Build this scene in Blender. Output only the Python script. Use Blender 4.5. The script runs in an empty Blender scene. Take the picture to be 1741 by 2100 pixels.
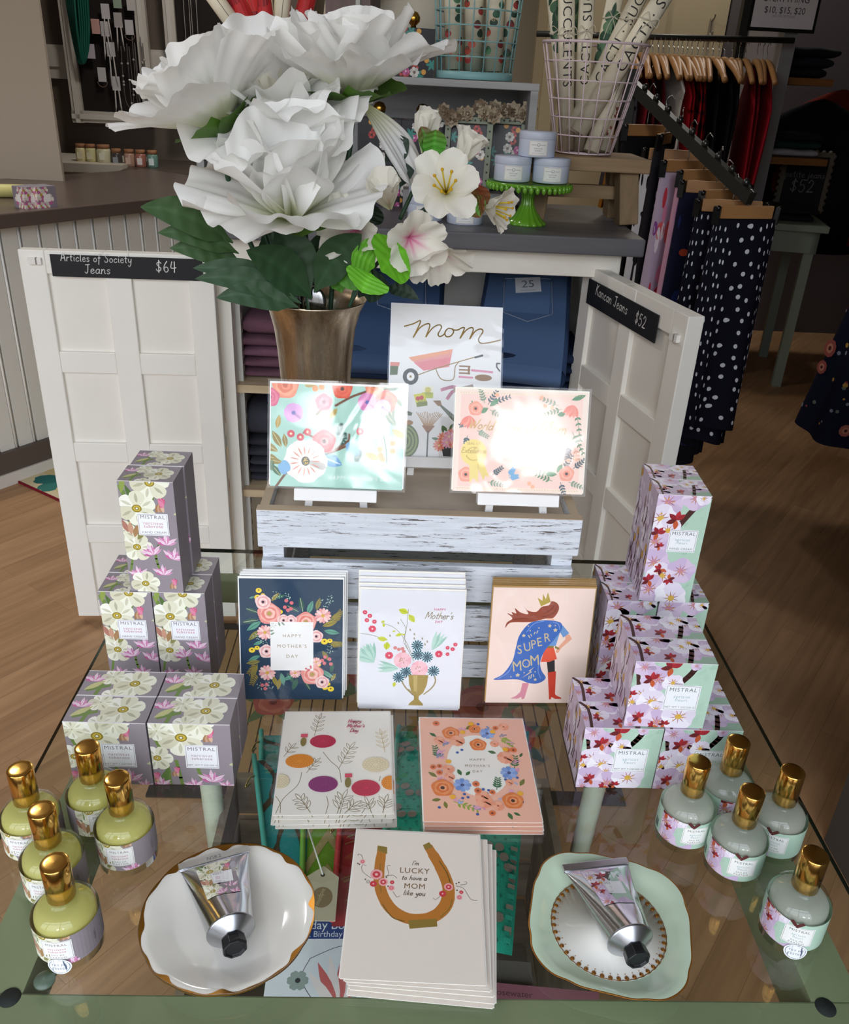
import bpy, bmesh, math, random
from mathutils import Vector, Matrix
R = math.radians
S = bpy.context.scene
COL = S.collection
# ------------------------------------------------------------------ camera
FPX, CZ = 1744.345, 1.35
PITCH, ROLL, YAW = R(27.1853), R(2.9384), R(2.3995)
_f0 = Vector((math.sin(YAW), math.cos(YAW), 0)); _r0 = Vector((math.cos(YAW), -math.sin(YAW), 0)); _u0 = Vector((0, 0, 1))
_fw = _f0 * math.cos(PITCH) - _u0 * math.sin(PITCH); _up = _u0 * math.cos(PITCH) + _f0 * math.sin(PITCH)
_cr, _sr = math.cos(ROLL), math.sin(ROLL)
_ri, _up = _r0 * _cr + _up * _sr, -_r0 * _sr + _up * _cr
cam = bpy.data.cameras.new('camera'); camo = bpy.data.objects.new('camera', cam); COL.objects.link(camo)
cam.sensor_fit = 'HORIZONTAL'; cam.sensor_width = 36; cam.lens = FPX / 1741 * 36; cam.clip_start = 0.05
camo.matrix_world = Matrix(((_ri.x, _up.x, -_fw.x, 0), (_ri.y, _up.y, -_fw.y, 0), (_ri.z, _up.z, -_fw.z, CZ), (0, 0, 0, 1)))
S.camera = camo
def ray(u, v): return (_fw * FPX + _ri * (u - 870.5) - _up * (v - 1050)).normalized()
def hz(u, v, z): d = ray(u, v); return Vector((0, 0, CZ)) + d * ((z - CZ) / d.z)
def hy(u, v, y): d = ray(u, v); return Vector((0, 0, CZ)) + d * (y / d.y)
# ------------------------------------------------------------------ light
S.view_settings.view_transform = 'Standard'; S.view_settings.look = 'None'; S.view_settings.gamma = 1
S.view_settings.use_curve_mapping = False
S.view_settings.exposure = -0.25
S.cycles.use_denoising = True
S.cycles.max_bounces = 10; S.cycles.transparent_max_bounces = 40; S.cycles.caustics_reflective = False; S.cycles.caustics_refractive = False
S.cycles.sample_clamp_indirect = 6.0
wld = bpy.data.worlds.new('sky'); S.world = wld; wld.use_nodes = True
_n = wld.node_tree.nodes; _l = wld.node_tree.links; _n.clear()
_o = _n.new('ShaderNodeOutputWorld'); _b = _n.new('ShaderNodeBackground'); _t = _n.new('ShaderNodeTexCoord'); _s = _n.new('ShaderNodeSeparateXYZ'); _rp = _n.new('ShaderNodeValToRGB')
_l.new(_t.outputs['Generated'], _s.inputs[0]); _l.new(_s.outputs['Z'], _rp.inputs[0]); _l.new(_rp.outputs[0], _b.inputs[0]); _l.new(_b.outputs[0], _o.inputs[0])
_e = _rp.color_ramp.elements
_e[0].position = 0.0; _e[0].color = (.30, .29, .28, 1)
_e[1].position = 1.0; _e[1].color = (1.2, 1.34, 1.55, 1)
_x = _rp.color_ramp.elements.new(.02); _x.color = (.42, .43, .44, 1)
_x = _rp.color_ramp.elements.new(.16); _x.color = (.98, 1.02, 1.08, 1)
_x = _rp.color_ramp.elements.new(.5); _x.color = (1.25, 1.36, 1.52, 1)
SKY = 3.75
_b.inputs[1].default_value = SKY
def _glow(d, sharp, amp, prev):      # bright sky patches added to throw glare on the easel card sleeves
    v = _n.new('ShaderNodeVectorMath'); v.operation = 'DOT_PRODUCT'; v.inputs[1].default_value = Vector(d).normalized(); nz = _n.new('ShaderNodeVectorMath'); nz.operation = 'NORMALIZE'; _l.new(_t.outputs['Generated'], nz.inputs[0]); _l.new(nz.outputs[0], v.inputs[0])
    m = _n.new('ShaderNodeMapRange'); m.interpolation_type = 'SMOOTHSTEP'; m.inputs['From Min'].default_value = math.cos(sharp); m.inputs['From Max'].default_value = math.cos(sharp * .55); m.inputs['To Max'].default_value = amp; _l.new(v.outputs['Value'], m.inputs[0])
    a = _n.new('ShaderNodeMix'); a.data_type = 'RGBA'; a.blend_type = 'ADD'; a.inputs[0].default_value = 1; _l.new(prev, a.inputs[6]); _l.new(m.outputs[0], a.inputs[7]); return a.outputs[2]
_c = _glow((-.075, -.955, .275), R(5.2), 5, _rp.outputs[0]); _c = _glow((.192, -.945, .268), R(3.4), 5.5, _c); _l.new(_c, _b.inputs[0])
_pl = bpy.data.lights.new('window_portal', 'AREA'); _pl.shape = 'RECTANGLE'; _pl.size = 3.3; _pl.size_y = 2.45; _pl.cycles.is_portal = True
_po = bpy.data.objects.new('window_portal', _pl); COL.objects.link(_po); _po.location = (-.75, -.75, 1.6); _po.rotation_euler = (R(90), 0, 0)
for _i, (_lx, _ly, _lp) in enumerate(((-1.7, 2.4, 17), (-.6, 3.8, 20), (1.6, 5.0, 16))):      # unseen fill lights added at the ceiling to brighten the background
    _a = bpy.data.lights.new('ceiling_fill', 'AREA'); _a.shape = 'DISK'; _a.size = .35; _a.energy = _lp; _a.color = (1, .96, .9); _q = bpy.data.objects.new('ceiling_fill', _a); COL.objects.link(_q); _q.location = (_lx, _ly, 2.885)
# ------------------------------------------------------------------ colours, materials
def lin(h):
    h = h.lstrip('#'); h = h if len(h) == 6 else ''.join(c * 2 for c in h); o = []
    for i in (0, 2, 4):
        c = int(h[i:i + 2], 16) / 255; o.append(c / 12.92 if c <= .04045 else ((c + .055) / 1.055) ** 2.4)
    return tuple(o)
_M = {}
def newmat(name):
    m = bpy.data.materials.new(name); m.use_nodes = True; m.node_tree.nodes.clear()
    return m, m.node_tree.nodes, m.node_tree.links
def out(m, n, l, sh):
    o = n.new('ShaderNodeOutputMaterial'); l.new(sh, o.inputs[0]); return m
def prin(n, col=None, rough=.5, metal=0, spec=.5, coat=0):
    p = n.new('ShaderNodeBsdfPrincipled')
    if col is not None: p.inputs['Base Color'].default_value = (*col, 1)
    p.inputs['Roughness'].default_value = rough; p.inputs['Metallic'].default_value = metal
    p.inputs['Specular IOR Level'].default_value = spec; p.inputs['Coat Weight'].default_value = coat; p.inputs['Coat Roughness'].default_value = .08
    return p
def mat(hexc, rough=.5, metal=0, spec=.5, coat=0, noise=0, nscale=40, bump=0, bscale=200):
    k = (hexc, rough, metal, spec, coat, noise, nscale, bump, bscale)
    if k in _M: return _M[k]
    m, n, l = newmat('surface_' + hexc.lstrip('#')); c = lin(hexc); p = prin(n, c, rough, metal, spec, coat)
    tc = None
    if noise or bump: tc = n.new('ShaderNodeTexCoord')
    if noise:
        t = n.new('ShaderNodeTexNoise'); t.inputs['Scale'].default_value = nscale; t.inputs['Detail'].default_value = 5; l.new(tc.outputs['Object'], t.inputs['Vector'])
        mx = n.new('ShaderNodeMix'); mx.data_type = 'RGBA'; l.new(t.outputs[0], mx.inputs[0])
        mx.inputs[6].default_value = (*[x * (1 - noise) for x in c], 1); mx.inputs[7].default_value = (*[min(1, x * (1 + noise)) for x in c], 1)
        l.new(mx.outputs[2], p.inputs['Base Color'])
    if bump:
        t = n.new('ShaderNodeTexNoise'); t.inputs['Scale'].default_value = bscale; l.new(tc.outputs['Object'], t.inputs['Vector'])
        b = n.new('ShaderNodeBump'); b.inputs['Strength'].default_value = bump; b.inputs['Distance'].default_value = .002; l.new(t.outputs[0], b.inputs['Height']); l.new(b.outputs[0], p.inputs['Normal'])
    _M[k] = out(m, n, l, p.outputs[0]); return m
def printed(rough=.55, spec=.4, coat=0, transl=0, bump=0, bscale=120):      # colour comes from the inks stored on the mesh
    k = ('printed', rough, spec, coat, transl, bump, bscale)
    if k in _M: return _M[k]
    m, n, l = newmat('printed_surface'); a = n.new('ShaderNodeAttribute'); a.attribute_name = 'ink'
    p = prin(n, None, rough, 0, spec, coat); l.new(a.outputs[0], p.inputs['Base Color']); sh = p.outputs[0]
    if bump:
        tc = n.new('ShaderNodeTexCoord'); t = n.new('ShaderNodeTexNoise'); t.inputs['Scale'].default_value = bscale; t.inputs['Detail'].default_value = 4; l.new(tc.outputs['Object'], t.inputs['Vector'])
        b = n.new('ShaderNodeBump'); b.inputs['Strength'].default_value = bump; b.inputs['Distance'].default_value = .002; l.new(t.outputs[0], b.inputs['Height']); l.new(b.outputs[0], p.inputs['Normal'])
    if transl:
        t = n.new('ShaderNodeBsdfTranslucent'); l.new(a.outputs[0], t.inputs[0]); x = n.new('ShaderNodeMixShader'); x.inputs[0].default_value = transl
        l.new(sh, x.inputs[1]); l.new(t.outputs[0], x.inputs[2]); sh = x.outputs[0]
    _M[k] = out(m, n, l, sh); return m
def clear(tint='#ffffff', ior=1.45, rough=.02, wav=0, wscale=14, gloss='#ffffff', body=0, bodycol='#ffffff'):   # clear film, glass
    k = ('clear', tint, ior, rough, wav, wscale, gloss, body, bodycol)
    if k in _M: return _M[k]
    m, n, l = newmat('clear_glass'); t = n.new('ShaderNodeBsdfTransparent'); t.inputs[0].default_value = (*lin(tint), 1)
    g = n.new('ShaderNodeBsdfGlossy'); g.inputs['Roughness'].default_value = rough; g.inputs['Color'].default_value = (*lin(gloss), 1)
    f = n.new('ShaderNodeFresnel'); f.inputs[0].default_value = ior; x = n.new('ShaderNodeMixShader'); ge = n.new('ShaderNodeNewGeometry'); ml = n.new('ShaderNodeMath'); ml.operation = 'MULTIPLY_ADD'; l.new(f.outputs[0], ml.inputs[0]); iv = n.new('ShaderNodeMath'); iv.operation = 'SUBTRACT'; iv.inputs[0].default_value = 1; l.new(ge.outputs['Backfacing'], iv.inputs[1]); l.new(iv.outputs[0], ml.inputs[1]); ml.inputs[2].default_value = 0; l.new(ml.outputs[0], x.inputs[0])
    if wav:
        tc = n.new('ShaderNodeTexCoord'); tx = n.new('ShaderNodeTexNoise'); tx.inputs['Scale'].default_value = wscale; tx.inputs['Detail'].default_value = 2; tx.inputs['Distortion'].default_value = 1.0
        oi = n.new('ShaderNodeObjectInfo'); va = n.new('ShaderNodeVectorMath'); l.new(tc.outputs['Object'], va.inputs[0]); l.new(oi.outputs['Location'], va.inputs[1]); l.new(va.outputs[0], tx.inputs['Vector'])
        b = n.new('ShaderNodeBump'); b.inputs['Strength'].default_value = wav; b.inputs['Distance'].default_value = .01; l.new(tx.outputs[0], b.inputs['Height'])
        l.new(b.outputs[0], g.inputs['Normal']); l.new(b.outputs[0], f.inputs['Normal'])
    src = t.outputs[0]
    if body:
        d = n.new('ShaderNodeBsdfDiffuse'); d.inputs[0].default_value = (*lin(bodycol), 1); tl = n.new('ShaderNodeBsdfTranslucent'); tl.inputs[0].default_value = (*lin(bodycol), 1)
        y = n.new('ShaderNodeMixShader'); y.inputs[0].default_value = .5; l.new(d.outputs[0], y.inputs[1]); l.new(tl.outputs[0], y.inputs[2])
        z = n.new('ShaderNodeMixShader'); z.inputs[0].default_value = body; l.new(t.outputs[0], z.inputs[1]); l.new(y.outputs[0], z.inputs[2]); src = z.outputs[0]
    l.new(src, x.inputs[1]); l.new(g.outputs[0], x.inputs[2])
    _M[k] = out(m, n, l, x.outputs[0]); return m
def grain(base, dark, axis='X', scale=(1.2, 30, 30), amt=.6, rough=.55, chip=0, chipcol='#6b4a34', bump=.25, spec=.3):   # wood grain, optional worn paint
    k = ('grain', base, dark, axis, scale, amt, rough, chip, chipcol)
    if k in _M: return _M[k]
    m, n, l = newmat('wood_' + base.lstrip('#')); p = prin(n, None, rough, 0, spec); tc = n.new('ShaderNodeTexCoord'); mp = n.new('ShaderNodeMapping')
    s = scale if axis == 'X' else ((scale[1], scale[0], scale[2]) if axis == 'Y' else (scale[1], scale[2], scale[0]))
    mp.inputs['Scale'].default_value = s; l.new(tc.outputs['Object'], mp.inputs[0])
    oi = n.new('ShaderNodeObjectInfo'); l.new(oi.outputs['Random'], mp.inputs['Location'])
    t = n.new('ShaderNodeTexNoise'); t.inputs['Scale'].default_value = 1.6; t.inputs['Detail'].default_value = 8; t.inputs['Roughness'].default_value = .65; l.new(mp.outputs[0], t.inputs['Vector'])
    r = n.new('ShaderNodeValToRGB'); r.color_ramp.elements[0].position = .5 - amt / 2 + .02; r.color_ramp.elements[1].position = .5 + amt / 3
    r.color_ramp.elements[0].color = (*lin(dark), 1); r.color_ramp.elements[1].color = (*lin(base), 1); l.new(t.outputs[0], r.inputs[0]); src = r.outputs[0]
    if chip:
        t2 = n.new('ShaderNodeTexNoise'); t2.inputs['Scale'].default_value = 2.3; t2.inputs['Detail'].default_value = 10; t2.inputs['Roughness'].default_value = .75; l.new(mp.outputs[0], t2.inputs['Vector'])
        r2 = n.new('ShaderNodeValToRGB'); r2.color_ramp.elements[0].position = 1 - chip; r2.color_ramp.elements[1].position = 1 - chip + .03
        r2.color_ramp.elements[0].color = (0, 0, 0, 1); r2.color_ramp.elements[1].color = (1, 1, 1, 1); l.new(t2.outputs[0], r2.inputs[0])
        mx = n.new('ShaderNodeMix'); mx.data_type = 'RGBA'; l.new(r2.outputs[0], mx.inputs[0]); l.new(src, mx.inputs[6]); mx.inputs[7].default_value = (*lin(chipcol), 1); src = mx.outputs[2]
    l.new(src, p.inputs['Base Color'])
    b = n.new('ShaderNodeBump'); b.inputs['Strength'].default_value = bump; b.inputs['Distance'].default_value = .002; l.new(t.outputs[0], b.inputs['Height']); l.new(b.outputs[0], p.inputs['Normal'])
    _M[k] = out(m, n, l, p.outputs[0]); return m
# ------------------------------------------------------------------ mesh builder
class MB:
    def __init__(s): s.v = []; s.f = []; s.k = []; s.m = []; s.s = []
    def add(s, vs, fs, col='#ffffff', m=0, smooth=False, vc=None):
        b = len(s.v); s.v += [tuple(p) for p in vs]
        s.k += vc if vc else [lin(col) if isinstance(col, str) else col] * len(vs)
        for f in fs: s.f.append([b + i for i in f]); s.m.append(m); s.s.append(smooth)
        return s
    def box(s, x0, x1, y0, y1, z0, z1, col='#ffffff', m=0, M=None):
        vs = [Vector((x, y, z)) for z in (z0, z1) for y in (y0, y1) for x in (x0, x1)]
        if M: vs = [M @ p for p in vs]
        return s.add(vs, [(0, 2, 3, 1), (4, 5, 7, 6), (0, 1, 5, 4), (2, 6, 7, 3), (0, 4, 6, 2), (1, 3, 7, 5)], col, m)
    def bar(s, a, b, w, h, col='#ffffff', m=0, up=(0, 0, 1)):       # a square bar from a to b
        a = Vector(a); b = Vector(b); d = (b - a); L = d.length; d.normalize(); u = Vector(up)
        x = d.cross(u)
        if x.length < 1e-4: x = d.cross(Vector((1, 0, 0)))
        x.normalize(); u = x.cross(d)
        M = Matrix(((d.x, x.x, u.x, a.x), (d.y, x.y, u.y, a.y), (d.z, x.z, u.z, a.z), (0, 0, 0, 1)))
        return s.box(0, L, -w / 2, w / 2, -h / 2, h / 2, col, m, M)
    def lathe(s, prof, n=32, col='#ffffff', m=0, c=(0, 0, 0), smooth=True, f=None, M=None):
        vs = []; fs = []
        for r, z in prof:
            for i in range(n):
                a = 2 * math.pi * i / n; rr = r * (f(a, z) if f else 1); p = Vector((c[0] + rr * math.cos(a), c[1] + rr * math.sin(a), c[2] + z)); vs.append(M @ p if M else p)
        for j in range(len(prof) - 1):
            for i in range(n): k = (i + 1) % n; fs.append((j * n + i, j * n + k, (j + 1) * n + k, (j + 1) * n + i))
        if prof[0][0] > 1e-5: fs.append(tuple(range(n))[::-1])
        if prof[-1][0] > 1e-5: fs.append(tuple((len(prof) - 1) * n + i for i in range(n)))
        return s.add(vs, fs, col, m, smooth)
    def tube(s, pts, r, n=8, col='#ffffff', m=0, closed=False, cap=True, vc=None):
        pts = [Vector(p) for p in pts]; N = len(pts); vs = []; fs = []; prev = None
        for i, p in enumerate(pts):
            a = pts[(i - 1) % N] if (i or closed) else p; b = pts[(i + 1) % N] if (i < N - 1 or closed) else p
            t = (b - a).normalized()
            if prev is None: prev = t.cross(Vector((0, 0, 1))) if abs(t.z) < .9 else t.cross(Vector((1, 0, 0)))
            x = (prev - t * prev.dot(t)).normalized(); prev = x; y = t.cross(x); rr = r[i] if isinstance(r, (list, tuple)) else r
            for k in range(n): q = 2 * math.pi * k / n; vs.append(p + x * (rr * math.cos(q)) + y * (rr * math.sin(q)))
        for j in range(N if closed else N - 1):
            for k in range(n): q = (k + 1) % n; J = (j + 1) % N; fs.append((j * n + k, j * n + q, J * n + q, J * n + k))
        if cap and not closed: fs.append(tuple(range(n))[::-1]); fs.append(tuple((N - 1) * n + k for k in range(n)))
        return s.add(vs, fs, col, m, True)
    def grid(s, fn, nu, nv, col='#ffffff', m=0, cf=None, smooth=True, wrap=False):
        vs = []; vc = [] if cf else None; fs = []
        for j in range(nv + 1):
            for i in range(nu + (0 if wrap else 1)):
                u = i / nu; v = j / nv; vs.append(fn(u, v))
                if cf: vc.append(cf(u, v))
        w = nu if wrap else nu + 1
        for j in range(nv):
            for i in range(nu): k = (i + 1) % w if wrap else i + 1; fs.append((j * w + i, j * w + k, (j + 1) * w + k, (j + 1) * w + i))
        return s.add(vs, fs, col, m, smooth, vc)
    def ball(s, c, r, col='#ffffff', m=0, n=12, sc=(1, 1, 1)):
        vs = []; fs = []; h = n // 2
        for j in range(h + 1):
            t = math.pi * j / h
            for i in range(n): a = 2 * math.pi * i / n; vs.append((c[0] + r * sc[0] * math.sin(t) * math.cos(a), c[1] + r * sc[1] * math.sin(t) * math.sin(a), c[2] - r * sc[2] * math.cos(t)))
        for j in range(h):
            for i in range(n): k = (i + 1) % n; fs.append((j * n + i, j * n + k, (j + 1) * n + k, (j + 1) * n + i))
        return s.add(vs, fs, col, m, True)
    def art(s, A, fn, m=0, base=6e-6, step=2.6e-6):
        for pts, col, L in A.it: s.add([fn(x, y, base + L * step) for x, y in pts], [tuple(range(len(pts)))], col, m)
        return s
    def build(s, name, mats, parent=None, bevel=0, seg=2, loc=None, solid=0):
        me = bpy.data.meshes.new(name); me.from_pydata(s.v, [], s.f); me.update()
        mats = mats if isinstance(mats, (list, tuple)) else [mats]
        for x in mats: me.materials.append(x)
        me.polygons.foreach_set('material_index', s.m); me.polygons.foreach_set('use_smooth', s.s)
        at = me.color_attributes.new('ink', 'FLOAT_COLOR', 'POINT'); buf = []
        for c in s.k: buf += [c[0], c[1], c[2], 1.0]
        at.data.foreach_set('color', buf)
        o = bpy.data.objects.new(name, me); COL.objects.link(o)
        if parent: o.parent = parent
        if loc is not None: o.location = loc
        if solid: md = o.modifiers.new('solid', 'SOLIDIFY'); md.thickness = solid; md.offset = 0
        if bevel: md = o.modifiers.new('bevel', 'BEVEL'); md.width = bevel; md.segments = seg; md.limit_method = 'ANGLE'; md.angle_limit = R(40)
        return o
def tag(o, label, cat, group=None, kind=None):
    if label: o['label'] = label
    if cat: o['category'] = cat
    if group: o['group'] = group
    if kind: o['kind'] = kind
    return o
def thing(name, label, cat, loc=(0, 0, 0), rz=0, group=None, M=None):
    o = bpy.data.objects.new(name, None); COL.objects.link(o); o.empty_display_size = .02
    if M is not None: o.matrix_world = M
    else: o.location = loc; o.rotation_euler = (0, 0, rz)
    return tag(o, label, cat, group)
def struct(name, mb, m, **k): o = mb.build(name, m, **k); o['kind'] = 'structure'; return o
def dup(root, label, loc=None, rz=None, M=None, group=None):
    r = root.copy(); COL.objects.link(r); r['label'] = label
    if group: r['group'] = group
    if M is not None: r.matrix_world = M
    else:
        if loc is not None: r.location = loc
        if rz is not None: r.rotation_euler = (0, 0, rz)
    for ch in [x for x in root.children]:
        c = ch.copy(); COL.objects.link(c); c.parent = r
        for g in [x for x in ch.children]: d = g.copy(); COL.objects.link(d); d.parent = c
    return r
def frame(o, x, y, z):      # matrix from origin and axes
    x = Vector(x).normalized(); z = Vector(z); z = (z - x * z.dot(x)).normalized(); y = z.cross(x)
    return Matrix(((x.x, y.x, z.x, o[0]), (x.y, y.y, z.y, o[1]), (x.z, y.z, z.z, o[2]), (0, 0, 0, 1)))
def cr(pts, n=6, closed=False):     # smooth curve through points
    P = [Vector(p) for p in pts]; N = len(P); o = []
    if N < 3: return P
    for i in range(N if closed else N - 1):
        g = (lambda k: P[k % N]) if closed else (lambda k: P[max(0, min(N - 1, k))])
        a, b, c, d = g(i - 1), g(i), g(i + 1), g(i + 2)
        for k in range(n): t = k / n; o.append(.5 * ((2 * b) + (c - a) * t + (2 * a - 5 * b + 4 * c - d) * t * t + (3 * b - a - 3 * c + d) * t ** 3))
    if not closed: o.append(P[-1])
    return o
# ------------------------------------------------------------------ flat artwork printed on cards, boxes and labels
_TX = {}
def glyphs(t, sp=1.0):
    k = (t, sp)
    if k not in _TX:
        c = bpy.data.curves.new('lettering', 'FONT'); c.body = t; c.align_x = 'CENTER'; c.size = 1; c.space_character = sp; c.resolution_u = 3
        o = bpy.data.objects.new('lettering', c); COL.objects.link(o); dg = bpy.context.evaluated_depsgraph_get(); dg.update(); me = bpy.data.meshes.new_from_object(o.evaluated_get(dg))
        _TX[k] = [[(me.vertices[i].co.x, me.vertices[i].co.y) for i in p.vertices] for p in me.polygons]
        bpy.data.objects.remove(o); bpy.data.curves.remove(c); bpy.data.meshes.remove(me)
    return _TX[k]
def _clip(p, a, b, c):       # keep a*x+b*y<=c
    o = []; n = len(p)
    for i in range(n):
        q, r = p[i], p[(i + 1) % n]; dq = a * q[0] + b * q[1] - c; dr = a * r[0] + b * r[1] - c
        if dq <= 0: o.append(q)
        if (dq < 0 < dr) or (dr < 0 < dq): t = dq / (dq - dr); o.append((q[0] + (r[0] - q[0]) * t, q[1] + (r[1] - q[1]) * t))
    return o
class Art:
    def __init__(s): s.it = []; s.L = 0
    def poly(s, pts, col, L=None): s.it.append(([(p[0], p[1]) for p in pts], lin(col), s.L if L is None else L)); return s
    def up(s, n=1): s.L += n or .4; return s
    def rect(s, x0, y0, x1, y1, col): s.up(); return s.poly([(x0, y0), (x1, y0), (x1, y1), (x0, y1)], col)
    def ell(s, x, y, rx, ry=None, col='#fff', rot=0, n=20, up=1):
        ry = rx if ry is None else ry; s.up(up); c, q = math.cos(rot), math.sin(rot)
        return s.poly([(x + rx * math.cos(t) * c - ry * math.sin(t) * q, y + rx * math.cos(t) * q + ry * math.sin(t) * c) for t in [2 * math.pi * i / n for i in range(n)]], col)
    def leaf(s, x, y, a, L, w, col, vein=None, up=1):      # leaf from (x,y) towards angle a (degrees)
        s.up(up); a = R(a); d = (math.cos(a), math.sin(a)); e = (-d[1], d[0]); p = []
        for t, k in ((0, 0), (.15, .5), (.35, .95), (.55, 1), (.75, .7), (.9, .3), (1, 0)): p.append((x + d[0] * L * t + e[0] * w / 2 * k, y + d[1] * L * t + e[1] * w / 2 * k))
        for t, k in ((.9, .3), (.75, .7), (.55, 1), (.35, .95), (.15, .5)): p.append((x + d[0] * L * t - e[0] * w / 2 * k, y + d[1] * L * t - e[1] * w / 2 * k))
        s.poly(p, col)
        if vein: s.line([(x, y), (x + d[0] * L * .9, y + d[1] * L * .9)], w * .07, vein)
        return s
    def line(s, pts, w, col, sm=0, up=1):       # brush stroke
        s.up(up)
        if sm: pts = [(p.x, p.y) for p in cr([(q[0], q[1], 0) for q in pts], sm)]
        for a, b in zip(pts[:-1], pts[1:]):
            dx, dy = b[0] - a[0], b[1] - a[1]; L = math.hypot(dx, dy) or 1e-9; nx, ny = -dy / L * w / 2, dx / L * w / 2; ex, ey = dx / L * w * .3, dy / L * w * .3
            s.poly([(a[0] + nx - ex, a[1] + ny - ey), (a[0] - nx - ex, a[1] - ny - ey), (b[0] - nx + ex, b[1] - ny + ey), (b[0] + nx + ex, b[1] + ny + ey)], col)
        return s
    def petal(s, x, y, a, r0, r1, w, col, notch=0):
        a = R(a); d = (math.cos(a), math.sin(a)); e = (-d[1], d[0]); L = r1 - r0; p = []
        for t, k in ((0, .25), (.3, .7), (.6, 1), (.85, .85), (.97, .45), (1 - notch, 0), (.97, -.45), (.85, -.85), (.6, -1), (.3, -.7), (0, -.25)): p.append((x + d[0] * (r0 + L * t) + e[0] * w / 2 * k, y + d[1] * (r0 + L * t) + e[1] * w / 2 * k))
        return s.poly(p, col)
    def flower(s, x, y, r, n, cols, cen=None, cr_=.25, rot=0, wf=1.0, notch=0.06, cen2=None):
        w = 2 * math.pi * r * .75 / n * wf
        for h in (0, 1):
            s.up()
            for i in range(h, n, 2): s.petal(x, y, rot + 360 * i / n, r * .05, r, w, cols[i % len(cols)], notch)
        if cen: s.ell(x, y, r * cr_, None, cen, n=12)
        if cen2: s.ell(x, y, r * cr_ * .5, None, cen2, n=10)
        return s
    def rose(s, x, y, r, cols, cen='#3b2a2e', n=4):
        for i in range(n):
            k = r * (1 - i / (n + .6)); s.up(); s.poly([(x + k * (1 + .06 * math.sin(5 * t + i * 2)) * math.cos(t) + r * .05 * (i % 2), y + k * (1 + .06 * math.sin(5 * t + i * 2)) * math.sin(t)) for t in [2 * math.pi * j / 22 for j in range(22)]], cols[i % len(cols)])
        return s.ell(x, y, r * .2, None, cen, n=10)
    def sprig(s, x, y, a, L, n, lw, col, leafL, leafW, curl=0, out=50, two=None):
        pts = []; px, py, aa = x, y, a
        for i in range(n + 1): pts.append((px, py, aa)); px += math.cos(R(aa)) * L / n; py += math.sin(R(aa)) * L / n; aa += curl / n
        s.line([(p[0], p[1]) for p in pts], lw, col)
        for i, p in enumerate(pts[1:]):
            k = 1 - .4 * i / n
            for q in (-1, 1): s.leaf(p[0], p[1], p[2] + q * out, leafL * k, leafW * k, two if (two and i % 2) else col, up=0)
        return s
    def berries(s, x, y, r, n, col, br, seed=1, stem=None):
        g = random.Random(seed); s.up()
        for i in range(n):
            a = g.uniform(0, 6.28); q = r * math.sqrt(g.random()); s.ell(x + q * math.cos(a), y + q * math.sin(a), br, None, col, n=8, up=0)
        return s
    def text(s, t, x, y, size, col, sp=1.0, shear=0, sx=1, rot=0, up=1):
        s.up(up); c, q = math.cos(R(rot)), math.sin(R(rot))
        for p in glyphs(t, sp):
            o = []
            for (a, b) in p: a = (a + b * shear) * size * sx; b = b * size; o.append((x + a * c - b * q, y + a * q + b * c))
            s.poly(o, col)
        return s
    def hand(s, t, x, y, xh, w, col, shear=.0, sp=.25, rot=0, center=True, sx=1, up=1):   # drawn with a pen
        W = sum(GL[ch][0] + sp for ch in t) * xh * sx; px = -W / 2 if center else 0; c, q = math.cos(R(rot)), math.sin(R(rot)); s.up(up)
        for ch in t:
            gw, st = GL[ch]
            for ln in st: s.line([(x + (px + (a * sx + b * shear) * xh) * c - b * xh * q, y + (px + (a * sx + b * shear) * xh) * q + b * xh * c) for a, b in ln], w, col, sm=4 if len(ln) > 2 else 0, up=0)
            px += (gw + sp) * xh * sx
        return s
    def clip(s, x0, y0, x1, y1):
        o = []
        for p, c, L in s.it:
            for a, b, k in ((1, 0, x1), (-1, 0, -x0), (0, 1, y1), (0, -1, -y0)):
                if len(p) >= 3: p = _clip(p, a, b, k)
            if len(p) >= 3: o.append((p, c, L))
        s.it = o; return s
    def strips(s, w):
        o = []
        for p, c, L in s.it:
            xs = [q[0] for q in p]; i0 = math.floor(min(xs) / w); i1 = math.floor(max(xs) / w - 1e-9)
            for i in range(i0, i1 + 1):
                q = p if i0 == i1 else _clip(_clip(p, 1, 0, (i + 1) * w), -1, 0, -i * w)
                if len(q) >= 3: o.append((q, c, L))
        s.it = o; return s
    def merge(s, A, dx=0, dy=0, k=1, mx=1):
        b = s.L + 1
        for p, c, L in A.it: s.it.append(([(x * k * mx + dx, y * k + dy) for x, y in p], c, b + L))
        s.L = b + A.L; return s
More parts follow.
